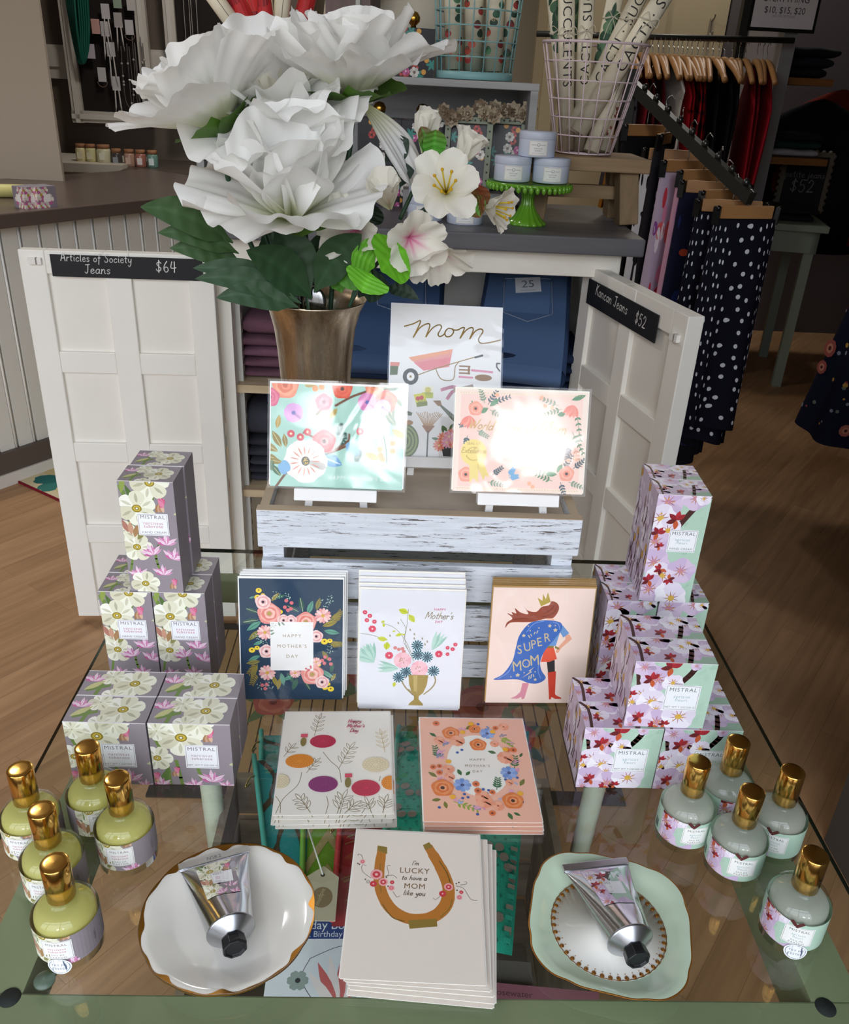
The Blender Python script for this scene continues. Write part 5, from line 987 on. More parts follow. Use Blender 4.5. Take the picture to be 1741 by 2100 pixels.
# --- navy floral
def art_navy():
    A = base_art(W5, H5, '#1f3a52', .0); q = tracer(433, 1053, W5 / 690, H5 / 845); k = W5 / 690
    LC = ['#2d5548', '#5f9a84', '#8b8243', '#3d6a55', '#a08d3a']
    for px, py, a, L, c in ((210, 440, 160, 90, 0), (210, 490, 190, 110, 0), (230, 500, 215, 120, 1), (220, 560, 225, 110, 2), (240, 640, 200, 70, 1), (220, 740, 205, 90, 1), (220, 780, 190, 100, 2), (200, 800, 245, 110, 2), (540, 450, 70, 110, 1), (510, 430, 100, 110, 0), (600, 420, 75, 95, 2), (480, 430, 150, 90, 0), (690, 500, 45, 110, 2), (640, 530, 20, 110, 4), (650, 560, -10, 110, 1), (690, 660, 10, 90, 2), (640, 700, -60, 90, 2), (360, 860, -80, 100, 1), (400, 860, -60, 90, 3), (300, 880, -70, 90, 4), (470, 900, -110, 100, 3), (440, 880, -150, 80, 1), (520, 920, -60, 80, 0), (350, 900, -100, 90, 4), (640, 840, -40, 100, 1), (700, 860, 80, 80, 3), (700, 920, 60, 70, 4), (300, 360, 50, 80, 4), (330, 340, 20, 70, 3), (190, 330, 200, 40, 1)):
        x, y = q(px, py); A.leaf(x, y, a, L * k, L * .34 * k, LC[c], ['#cfd9b4', '#2c4c40'][c != 0], up=0)
        A.up(0)
    A.up(3)
    for px, py, a in ((720, 500, 60), (690, 655, 0), (200, 800, 230), (190, 860, 250)): x, y = q(px, py); A.sprig(x, y, a, 90 * k, 6, 3 * k, '#98863e', 36 * k, 11 * k)
    for px, py in ((330, 320), (400, 320), (690, 340), (660, 370), (200, 610), (690, 690), (700, 890), (250, 650), (215, 960), (280, 950)): x, y = q(px, py); A.berries(x, y, 32 * k, 16, '#a9c7b8', 3.2 * k, int(px))
    for px, py in ((400, 355), (435, 370), (390, 400), (410, 420), (430, 410), (660, 745), (690, 760), (640, 770), (700, 795), (655, 790), (260, 945), (230, 950), (250, 975)): x, y = q(px, py); A.ell(x, y, 13 * k, None, '#d9737a', up=0)
    A.up()
    for px, py, r in ((218, 288, 20), (210, 335, 22), (245, 318, 14), (358, 432, 18), (165, 700, 22), (200, 684, 17), (655, 636, 24), (692, 630, 18), (700, 975, 22), (660, 965, 20), (684, 940, 14), (616, 800, 16)): x, y = q(px, py); A.ell(x, y, r * k, r * .9 * k, '#f0d13b'); A.ell(x, y + 3 * k, r * .25 * k, None, '#5a3c1e')
    for px, py, r in ((285, 445, 78), (530, 500, 72), (572, 870, 78)): x, y = q(px, py); A.rose(x, y, r * k, ['#e8938a', '#f0b0a4', '#e58479', '#f4c3b6', '#e79a8f'], '#b49b50', 5)
    for px, py, r in ((245, 365, 52), (380, 490, 42), (600, 600, 46), (262, 708, 50), (640, 925, 48), (430, 490, 40)): x, y = q(px, py); A.rose(x, y, r * k, ['#f2cfc9', '#e6a7a5', '#f5dcd5', '#eab7b3'], '#3a2638', 4)
    for px, py, r in ((645, 455, 58), (255, 575, 56), (265, 860, 60), (455, 860, 40), (600, 780, 36)): x, y = q(px, py); A.flower(x, y, r * k, 13, ['#f2bdb8', '#e9a09f', '#f6d2cb'], '#d8a94a', .22)
    x0, y0 = q(290, 842); x1, y1 = q(580, 500); A.rect(x0, y0, x1, y1, '#f2f0ec')
    for t_, py in (('HAPPY', 608), ("MOTHER'S", 680), ('DAY', 752)): x, y = q(435, py); A.text(t_, x, y, 34 * k, '#a08c68', sp=1.35)
    for px, py, a in ((345, 500, -70), (365, 500, -50), (315, 560, 190), (320, 575, 210)): x, y = q(px, py); A.leaf(x, y, a, 36 * k, 13 * k, '#8fa08c', up=0)
    x, y = q(310, 525); A.berries(x, y, 20 * k, 10, '#8fa08c', 2.4 * k, 3); x, y = q(545, 815); A.berries(x, y, 24 * k, 5, '#d9737a', 8 * k, 5)
    return A.clip(-W5 / 2, 0, W5 / 2, H5)
# --- white vase card
def art_vase():
    A = base_art(W5, H5, '#e3e3e8'); q = tracer(1268, 1135, W5 / 700, H5 / 845); k = W5 / 700; G = '#8d8a70'
    for pts in (((1240, 420), (1235, 520), (1225, 640), (1290, 780)), ((1190, 490), (1230, 560), (1215, 640), (1260, 720)), ((1065, 520), (1150, 550), (1230, 640), (1285, 760)), ((905, 590), (1000, 605), (1050, 620))): A.line([q(*p) for p in pts], 3.4 * k, G, 6)
    for px, py, a, L, w in ((1240, 445, 160, 70, 42), (1245, 455, -55, 70, 40), (1085, 510, 180, 26, 20), (1075, 520, -80, 30, 18), (1160, 570, 200, 26, 12), (1205, 590, 200, 50, 24), (1205, 600, 30, 20, 14), (1105, 635, 170, 70, 36), (1105, 650, -95, 60, 44), (1165, 935, -100, 40, 26)): x, y = q(px, py); A.leaf(x, y, a, L * k, w * k, '#c9cf3a', '#8f9a2c')
    for px, py, r in ((949, 447, 17), (982, 471, 17), (963, 501, 17), (1014, 510, 17), (1001, 561, 28), (1120, 745, 30), (1460, 727, 28), (1570, 657, 16), (1518, 681, 15), (1553, 690, 16), (1520, 727, 15)): x, y = q(px, py); A.flower(x, y, r * k, 12, ['#d1304f', '#dd4a63'], '#efc3c9', .22)
    for px, py in ((1160, 690), (1185, 700), (1210, 695), (1220, 715)): x, y = q(px, py); A.ell(x, y, 13 * k, None, '#d98a86')
    for px, py, a in ((1020, 795, 125), (1020, 800, 150), (1190, 840, 172), (1410, 700, 62), (1020, 790, 108)):
        x, y = q(px, py)
        for j in range(4): A.leaf(x, y, a + j * 11 - 16, 150 * k, 26 * k, ['#9cc5b4', '#b6d6c8'][j % 2])
    for px, py in ((1310, 670), (1315, 735), (1380, 750), (1430, 850), (1240, 860), (1190, 900)): x, y = q(px, py); A.ell(x, y, 38 * k, None, '#bfe0e6'); A.flower(x, y, 44 * k, 13, ['#1c3f52', '#234b5f'], None, wf=.55)
    for px, py in ((1260, 570), (1290, 600), (1290, 630), (1125, 615), (1178, 525), (1240, 910), (1345, 630), (1380, 650), (1365, 670)): x, y = q(px, py); A.leaf(x, y, 105, 22 * k, 11 * k, '#a59a85', up=0)
    for px, py, r in ((1213, 777, 62), (1330, 836, 62)): x, y = q(px, py); A.flower(x, y, r * k, 6, ['#f0b3bd', '#f4c3ca'], None, wf=1.3); A.berries(x, y, 24 * k, 14, '#a8763c', 3 * k, int(px))
    pr = ((1258, 880), (1395, 880), (1388, 950), (1365, 1010), (1335, 1035), (1335, 1060), (1365, 1090), (1368, 1104), (1265, 1104), (1270, 1090), (1302, 1060), (1302, 1035), (1285, 1010), (1265, 950)); A.up(); A.poly([q(*p) for p in pr], '#a58d4c')
    A.up(); A.poly([q(*p) for p in ((1290, 885), (1320, 885), (1318, 1000), (1300, 1000))], '#bfa869')
    for pts in (((1262, 985), (1300, 1030), (1255, 990), (1225, 950), (1215, 925)), ((1370, 1020), (1420, 975), (1445, 930), (1440, 890))): A.line([q(*p) for p in pts], 9 * k, '#b9a777', 5)
    x, y = q(1453, 423); A.text('HAPPY', x, y, 25 * k, '#d0457a', sp=1.1); x, y = q(1448, 508); A.text('DAY', x, y, 25 * k, '#d0457a', sp=1.1)
    x, y = q(1448, 480); A.hand("Mother's", x, y, 25 * k, 4.4 * k, '#9a8a62', .35, .08)
    return A.clip(-W5 / 2, 0, W5 / 2, H5)
# --- caped figure card
def art_cape():
    A = base_art(W5, H5, '#f3d9cc'); q = tracer(867, 1840, W5 / 1178, H5 / 1400); k = W5 / 1178
    def P(c, *pts): A.up(); A.poly([q(*p) for p in pts], c)
    def C(c, *pts): A.up(); A.poly([(p.x, p.y) for p in cr([(*q(*p), 0) for p in pts], 5, True)], c)
    P('#d98a9a', (705, 1590), (785, 1590), (745, 1790), (712, 1795), (708, 1765), (660, 1790), (575, 1785), (640, 1755), (690, 1700)); P('#2e2a2c', (970, 1310), (1065, 1300), (1082, 1445), (1000, 1455))
    P('#cf3f2c', (997, 1455), (1095, 1440), (1112, 1725), (1130, 1745), (1195, 1775), (1190, 1790), (1120, 1788), (1070, 1765), (1068, 1795), (1045, 1795), (1035, 1720)); P('#e2593f', (935, 1150), (1040, 1150), (1090, 1285), (1000, 1325), (900, 1325)); P('#8b7b3a', (940, 1125), (1038, 1128), (1036, 1150), (935, 1150))
    P('#6f97cb', (1080, 920), (1110, 880), (1060, 1128), (950, 1125)); P('#eaa98c', (1160, 990), (1205, 985), (1244, 1040), (1130, 1150), (1095, 1215), (1065, 1205), (1075, 1160), (1165, 1045)); P('#6f97cb', (1090, 870), (1120, 880), (1203, 970), (1140, 1025), (1085, 950)); P('#8b7b3a', (1055, 1125), (1110, 1155), (1095, 1172), (1050, 1150))
    P('#f2bfa6', (930, 790), (1000, 790), (1020, 830), (920, 830))
    C('#3f68b4', (850, 822), (1000, 822), (1095, 850), (1110, 920), (1040, 1040), (940, 1180), (895, 1320), (920, 1430), (980, 1525), (900, 1590), (780, 1590), (640, 1545), (360, 1550), (460, 1480), (560, 1320), (590, 1150), (620, 1000), (720, 860))
    for pts in (((700, 960), (780, 860), (890, 830)), ((400, 1540), (520, 1460), (570, 1340)), ((880, 1340), (880, 1440), (920, 1530)), ((1000, 840), (1060, 860), (1090, 930))): A.line([q(*p) for p in pts], 9 * k, '#7f9fd8', 5)
    C('#93452f', (930, 640), (960, 592), (1030, 620), (1052, 690), (1000, 785), (900, 800), (740, 840), (540, 845), (480, 865), (445, 915), (460, 850), (520, 800), (455, 740), (520, 760), (505, 725), (560, 740), (540, 680), (610, 730), (700, 745), (640, 655), (690, 705), (790, 720), (850, 660))
    for pts in (((1000, 620), (960, 690), (880, 740)), ((1030, 660), (980, 740), (860, 780)), ((700, 800), (620, 800), (540, 820))): A.line([q(*p) for p in pts], 8 * k, '#6f3325', 5)
    P('#b39b3e', (790, 552), (850, 590), (850, 508), (888, 572), (905, 490), (948, 600), (840, 655))
    for t_, x_, y_, rot, sz in (('S', 645, 1225, 10, 165), ('U', 735, 1190, 12, 165), ('P', 805, 1160, 12, 165), ('E', 872, 1130, 12, 165), ('R', 955, 1075, 10, 165), ('M', 632, 1440, 8, 200), ('O', 738, 1395, 10, 165), ('M', 835, 1365, 8, 200)): x, y = q(x_, y_); A.text(t_, x, y, sz * k, '#cdb98a', sx=.78, rot=rot)
    for px, py, r in ((965, 885, 22), (1036, 935, 25), (670, 1005, 22), (640, 1490, 26), (855, 1545, 20)): x, y = q(px, py); A.flower(x, y, r * k, 5, ['#e0cda0'], None, rot=18, wf=.6)
    for px, py in ((715, 890), (840, 910), (740, 945), (1030, 880), (560, 1512), (715, 1460), (845, 1447)): x, y = q(px, py); A.ell(x, y, 8 * k, None, '#e0cda0', n=8)
    for a, b_ in (((725, 1000), (745, 1030)), ((750, 985), (765, 1010)), ((790, 985), (800, 960)), ((820, 975), (830, 945)), ((780, 1500), (775, 1540)), ((805, 1480), (800, 1530)), ((825, 1480), (835, 1510))): A.line([q(*a), q(*b_)], 9 * k, '#e0cda0')
    P('#e0cda0', (830, 1385), (765, 1440), (790, 1445), (685, 1530), (805, 1450), (785, 1440))
    return A
# --- pomegranate-like blooms
def art_bloom():
    A = base_art(W5, H5, '#efe9dd'); q = tracer(540, 660, W5 / 625, H5 / 565); k = W5 / 625; BR = '#7d6a3c'
    for pts in (((465, 335), (510, 385), (560, 430), (575, 500)), ((355, 445), (340, 510), (270, 580), (240, 650)), ((500, 570), (510, 610), (500, 655)), ((610, 540), (590, 600), (575, 655)), ((790, 470), (785, 495)), ((215, 555), (255, 600), (262, 650)), ((720, 590), (715, 620), (690, 655))): A.line([q(*p) for p in pts], 3.4 * k, BR, 6)
    def outline(px, py, a, L, w, c=BR):
        x, y = q(px, py); A.leaf(x, y, a, L * k, w * k, c); d = (math.cos(R(a)), math.sin(R(a))); A.leaf(x + d[0] * 4 * k, y + d[1] * 4 * k, a, (L - 9) * k, (w - 6) * k, '#efe9dd')
    def branch(px, py, a, n, st, L, w, c=BR):
        x, y = px, py; e = (math.cos(R(a)), -math.sin(R(a))); A.line([q(x, y), q(x + e[0] * st * n, y + e[1] * st * n)], 3.2 * k, c)
        for i in range(1, n + 1):
            for s_ in (-1, 1): outline(px + e[0] * st * i, py + e[1] * st * i, a + s_ * 48, L * (1 - .06 * i), w, c)
        outline(px + e[0] * st * n, py + e[1] * st * n, a, L, w, c)
    branch(408, 240, 78, 4, 26, 58, 15); branch(560, 425, 62, 4, 30, 70, 18); branch(380, 450, 52, 3, 24, 48, 14); branch(820, 340, 100, 4, 26, 60, 14, '#c9b27a'); branch(245, 360, 55, 2, 28, 55, 15); branch(560, 655, 70, 3, 24, 80, 20); branch(420, 650, 130, 3, 26, 64, 20); branch(740, 655, 110, 2, 20, 70, 16); branch(600, 655, 40, 2, 24, 70, 18); branch(800, 655, 75, 2, 24, 70, 18)
    for px, py, rx, ry, c, d in ((460, 275, 75, 54, '#c22f4e', '#a0213f'), (337, 386, 79, 55, '#e8912f', '#cc7620'), (477, 510, 80, 60, '#8f3070', '#72205a'), (710, 532, 78, 60, '#c92f4c', '#a3223d'), (765, 410, 76, 58, '#e5d7b4', '#cbb88c'), (245, 495, 46, 52, '#e5d7b4', '#cbb88c'), (845, 508, 48, 52, '#e8912f', '#cc7620')):
        x, y = q(px, py); A.ell(x, y, rx * k, ry * k, c, n=30)
        for j, (rr, n) in enumerate(((.85, 18), (.6, 13), (.35, 8))):
            A.up()
            for i in range(n): t = 2 * math.pi * (i + .5 * j) / n; A.ell(x + rr * rx * k * math.cos(t), y + rr * ry * k * math.sin(t), 10 * k, 8.5 * k, d, n=8, up=0)
            A.up()
            for i in range(n): t = 2 * math.pi * (i + .5 * j) / n; A.ell(x + rr * rx * k * math.cos(t), y + rr * ry * k * math.sin(t), 8 * k, 6.5 * k, c, n=8, up=0)
    for px, py in ((348, 275), (612, 500)): x, y = q(px, py + 5); A.ell(x, y, 17 * k, 38 * k, '#85753a'); x, y = q(px + 2, py - 30); A.rect(x - 20 * k, y - 12 * k, x + 20 * k, y + 16 * k, '#d8485e')
    for t_, py, xx in (('Happy', 166, 640), ("Mother's", 196, 648), ('Day', 224, 638)): x, y = q(xx, py); A.hand(t_, x, y, 13.5 * k, 4 * k, '#c23a62', .35, .1)
    return A.clip(-W5 / 2, 0, W5 / 2, H5)
# --- peach wreath
def art_wreath():
    A = base_art(W5, H5, '#f0b9a0'); q0 = tracer(0, 0, 1, 1); g = random.Random(12)
    def q(px, py): u = (px - (1012 + (py - 145) * .0)) ; t = (py - 150) / 545; xl = 1012 + 12 * t * 1.0; xr = 1572 + 106 * t; return ((px - (xl + xr) / 2) / (xr - xl) * W5, (1 - t) * H5)
    k = W5 / 610; A.ell(*q(1330, 412), 175 * k, 235 * k, '#f1ede3', n=36)
    for px, py, a, L, w, c in ((1100, 260, 140, 50, 22, 0), (1110, 380, 100, 90, 0, 1), (1260, 215, 30, 60, 30, 2), (1450, 260, -40, 80, 0, 3), (1490, 290, -45, 50, 20, 3), (1430, 350, 160, 50, 24, 0), (1530, 430, 80, 90, 0, 1), (1560, 520, 60, 60, 26, 2), (1430, 540, 80, 80, 0, 1), (1190, 600, -25, 130, 0, 3), (1490, 650, -70, 50, 24, 0), (1520, 650, -30, 40, 18, 0), (1120, 590, 190, 50, 24, 2), (1140, 600, -80, 50, 22, 2), (1100, 480, 140, 60, 24, 2), (1235, 470, 110, 50, 24, 0), (1260, 470, 50, 40, 20, 0), (1330, 215, 170, 60, 26, 2), (1560, 370, 60, 40, 16, 0)):
        x, y = q(px, py); c = ['#3d6b3a', '#3f7047', '#7c7a34', '#8fa53a'][c]
        if w: A.leaf(x, y, a, L * k, w * k, c, '#2e4a2c')
        else: A.sprig(x, y, a, L * k, 5, 4 * k, c, 34 * k, 14 * k)
    for i in range(28):
        t = g.uniform(0, 6.28); x, y = q(1330 + 215 * math.cos(t), 415 + 215 * math.sin(t)); c = g.choice(['#e2a3c4', '#d998bd', '#9db1dc', '#8b8fa8'])
        for _ in range(6): A.ell(x + g.uniform(-22, 22) * k, y + g.uniform(-14, 14) * k, 7 * k, 5 * k, c, n=7, up=0)
        A.up()
    for px, py in ((1240, 335), (1215, 350), (1355, 540), (1375, 560), (1250, 565), (1270, 580), (1480, 490), (1110, 630), (1320, 660), (1570, 600), (1330, 185), (1545, 480), (1240, 585), (1385, 545)): x, y = q(px, py); A.ell(x, y, 9 * k, None, '#3a5aa0', n=8)
    for px, py, r in ((1380, 240, 46), (1500, 455, 50), (1240, 520, 50)): x, y = q(px, py); A.flower(x, y, r * k, 8, ['#7f9ed6', '#95afe0', '#6f90cc'], '#49547e', .22)
    for px, py, r in ((1180, 240, 50), (1330, 305, 48), (1130, 535, 60), (1518, 595, 56), (1310, 215, 34)): x, y = q(px, py); A.rose(x, y, r * k, ['#e07b39', '#e8925a', '#d96f2f', '#eba072'], '#4c2f22', 4)
    for px, py, r in ((1215, 285, 44), (1480, 375, 48), (1115, 285, 32), (1360, 600, 46), (1165, 440, 34), (1435, 620, 32), (1470, 200, 30), (1420, 300, 26), (1500, 505, 22), (1170, 480, 30), (1350, 575, 40)): x, y = q(px, py); A.flower(x, y, r * k, 5, ['#ec9a78', '#f0ab8c'], '#b4573a', .2, wf=1.2)
    for px, py, r in ((1100, 185, 20), (1080, 430, 17), (1115, 425, 15), (1115, 458, 18), (1425, 208, 17), (1490, 332, 18), (1525, 333, 20), (1315, 515, 20), (1325, 548, 20), (1405, 555, 17), (1402, 655, 18)): x, y = q(px, py); A.ell(x, y, r * k, None, '#dd7440'); A.ell(x, y, r * .4 * k, None, '#8a3f22')
    for px, py in ((1290, 185), (1165, 400), (1410, 230), (1245, 235), (1560, 560), (1480, 330), (1185, 580)): x, y = q(px, py); A.ell(x, y, 16 * k, None, '#f0b02f')
    for t_, py in (('HAPPY', 394), ("MOTHER'S", 427), ('DAY', 456)): x, y = q(1325, py); A.text(t_, x, y, 23 * k, '#8d7b62', sp=1.4)
    return A.clip(-W5 / 2, 0, W5 / 2, H5)
# --- horseshoe
def art_shoe():
    A = base_art(W5, H5, '#e9ded2')
    def q(px, py): t = (py - 150) / 1300; xl = 215 - 118 * t; xr = 1332 + 20 * t; return ((px - (xl + xr) / 2) / (xr - xl) * W5, (1 - t) * H5)
    k = W5 / 1190; cen = [(445, 330), (425, 480), (418, 620), (450, 760), (530, 880), (660, 950), (800, 955), (930, 915), (1020, 820), (1045, 690), (1010, 560), (940, 420), (860, 280)]
    wd = [44, 48, 50, 52, 54, 54, 54, 58, 60, 56, 56, 52, 44]; c = cr([(*q(*p), 0) for p in cen], 6); n = len(c); L_ = []; R_ = []
    for i, p in enumerate(c): d = (c[min(n - 1, i + 1)] - c[max(0, i - 1)]).normalized(); w = wd[min(12, round(i / 6))] * k; L_.append((p.x - d.y * w, p.y + d.x * w)); R_.append((p.x + d.y * w, p.y - d.x * w))
    A.up()
    for i in range(n - 1): A.poly([L_[i], L_[i + 1], R_[i + 1], R_[i]], '#b8742b')
    for pts in (((450, 840), (540, 950), (650, 980)), ((970, 930), (1050, 850), (1075, 770)), ((960, 420), (1030, 530), (1060, 620)), ((430, 480), (425, 620), (440, 740))): A.line([q(*p) for p in pts], 11 * k, '#8f6a28', 6)
    for pts in (((403, 300), (490, 312), (490, 380), (398, 350)), ((815, 275), (875, 240), (905, 290), (840, 320)), ((680, 970), (935, 945), (940, 1010), (695, 1040))): A.up(); A.poly([q(*p) for p in pts], '#8c7433')
    for pts in (((265, 440), (258, 405), (230, 395), (226, 410)), ((300, 500), (265, 500), (270, 560), (345, 615)), ((520, 490), (490, 500), (505, 570), (475, 595)), ((475, 595), (540, 580), (580, 605)), ((545, 730), (580, 775), (605, 765)), ((965, 750), (930, 780), (905, 770)), ((1110, 650), (1180, 670), (1240, 760), (1300, 770)), ((1150, 640), (1200, 630), (1210, 610), (1190, 608))): A.line([q(*p) for p in pts], 4.5 * k, '#5d4c42', 6)
    for px, py, r, o in ((395, 580, 58, 1), (457, 647, 44, 1), (368, 668, 32, 0), (537, 646, 20, 0), (530, 698, 30, 2), (268, 466, 26, 2), (1045, 663, 42, 1), (990, 727, 32, 0), (1158, 705, 19, 0), (1140, 752, 27, 2)):
        x, y = q(px, py)
        if o: A.flower(x, y, r * k, 6, ['#eba7a8'], None, wf=1.4)
        A.ell(x, y, r * (.62 if o else 1) * k, None, '#cb3b46' if o < 2 else '#e0707a'); A.ell(x, y, r * .25 * k, None, '#f0b6b4')
    for px, py in ((295, 632), (240, 494), (225, 486), (485, 603), (500, 684), (1115, 630), (1138, 618), (1120, 690)): x, y = q(px, py); A.ell(x, y, 8 * k, None, '#5d4c42', n=8)
    x, y = q(320, 652); A.ell(x, y, 17 * k, None, '#5d4c42'); A.ell(x, y, 13 * k, None, '#e9ded2'); A.ell(x, y, 5 * k, None, '#5d4c42')
    x, y = q(745, 475); A.hand("I'm", x, y, 24 * k, 5.5 * k, '#6a543c', .35, .15); x, y = q(738, 553); A.text('LUCKY', x, y, 84 * k, '#7d5f3a', sp=1.08); x, y = q(735, 616); A.hand('to have a', x, y, 25 * k, 6 * k, '#6a543c', .3, .2); x, y = q(738, 695); A.text('MOM', x, y, 80 * k, '#7d5f3a', sp=1.08); x, y = q(735, 755); A.hand('like you', x, y, 26 * k, 6 * k, '#6a543c', .3, .2)
    return A.clip(-W5 / 2, 0, W5 / 2, H5)
# --- turquoise floral (landscape)
LW, LH = .137, .1055
def art_mint():
    w, h = LW, LH; A = base_art(w, h, '#a9d3c4'); q = tracer(775, 1655, w / 850, h / 665); k = w / 850
    for pts in (((390, 1655), (500, 1520), (700, 1440), (850, 1370)), ((760, 1400), (840, 1350), (850, 1300)), ((700, 1420), (640, 1340), (560, 1300)), ((760, 1120), (860, 1060), (960, 1020)), ((640, 1180), (700, 1120))): A.line([q(*p) for p in pts], 15 * k, '#7c5238', 6)
    for px, py, a, L, c in ((420, 1400, 120, 120, 0), (400, 1430, 150, 120, 0), (400, 1480, 165, 110, 0), (450, 1400, 100, 90, 0), (430, 1500, 170, 100, 0), (640, 1440, -20, 170, 1), (420, 1590, 130, 100, 2), (360, 1560, 90, 80, 2), (1130, 1200, 110, 160, 2), (1150, 1240, 130, 120, 2), (1050, 1000, 10, 130, 3), (960, 1000, -20, 120, 3), (560, 1000, 10, 80, 4), (600, 1230, 80, 110, 5), (390, 1280, 80, 90, 4), (720, 1210, 55, 90, 4), (1120, 1260, -30, 110, 4), (950, 1420, -20, 110, 4), (1150, 1060, -60, 60, 2)):
        x, y = q(px, py); A.leaf(x, y, a, L * k, L * .38 * k, ['#8d7a2f', '#2f5e66', '#3f6b4d', '#2f5942', '#b39436', '#bcd9dd'][c], '#d9d3a0' if c != 1 else '#5d9cb4')
    x, y = q(680, 1450); A.leaf(x, y, -22, 140 * k, 80 * k, '#6aa3cf', '#dce8f0')
    for px, py, a in ((790, 1270, 70), (815, 1330, 60), (910, 1440, -80)): 
        x, y = q(px, py); A.leaf(x, y, a - 180 if a > 0 else a, 60 * k, 4 * k, '#31584d'); A.ell(x, y, 22 * k, 42 * k, '#2f5a52', R(-20)); A.berries(x, y, 24 * k, 14, '#b9d9cc', 3.5 * k, int(px))
    for px, py, r, cols, cen in ((685, 1100, 55, ['#e0667a', '#d14e66', '#eb8a94'], '#2b2630'), (692, 1352, 74, ['#dd5f66', '#e88082', '#cf4a55', '#ea9490'], '#2b2436'), (1080, 1080, 70, ['#e0543c', '#ea7048', '#d1422f'], '#3b2a26'), (800, 1010, 64, ['#e0543c', '#e86a4c'], '#5a2a22'), (440, 1000, 85, ['#eb8a66', '#f0a27e', '#e27450'], '#c9603c'), (1000, 985, 60, ['#eb8a66', '#f0a27e'], '#c9603c'), (345, 1080, 60, ['#d6567a', '#e0708e'], '#a03350')): x, y = q(px, py); A.rose(x, y, r * k, cols, cen, 4)
    for px, py, r, c in ((495, 1175, 62, '#d9a0d6'), (960, 1090, 60, '#d884b8'), (1060, 1120, 50, '#dba6d6')): x, y = q(px, py); A.flower(x, y, r * k, 5, [c], '#6a6ab0', .22, wf=1.3)
    x, y = q(575, 1485); A.flower(x, y, 140 * k, 5, ['#f4efe9', '#efe6dd'], None, wf=1.35, rot=20)
    for a in range(0, 360, 24): A.leaf(x + 40 * k * math.cos(R(a)), y + 40 * k * math.sin(R(a)), a, 62 * k, 8 * k, '#d98a76', up=0)
    A.ell(x, y, 27 * k, 30 * k, '#3a3226'); A.berries(x, y, 20 * k, 12, '#e8c34a', 4 * k, 4)
    for px, py in ((480, 1310), (540, 1330), (585, 1295), (920, 1280)): x, y = q(px, py); A.ell(x, y, 24 * k, None, '#d2485a'); A.ell(x, y, 8 * k, None, '#f0d8b0')
    A.line([q(*p) for p in ((1070, 1300), (1090, 1400), (1095, 1480))], 6 * k, '#2f5a52', 4)
    for px, py in ((1130, 1350), (1050, 1390), (1130, 1400), (1055, 1430), (1070, 1455), (630, 1015), (670, 1005)): x, y = q(px, py); A.ell(x, y, 19 * k, None, '#e88a3a')
    for px, py in ((430, 1540), (450, 1520), (860, 1390), (890, 1400)): x, y = q(px, py); A.ell(x, y, 26 * k, 40 * k, '#7fb2d8', R(30))
    x, y = q(925, 1600); A.text("HAPPY MOTHER'S DAY", x, y, 36 * k, '#f4f6f2', sp=1.2, shear=.2, sx=.95)
    return A.clip(-w / 2, 0, w / 2, h)
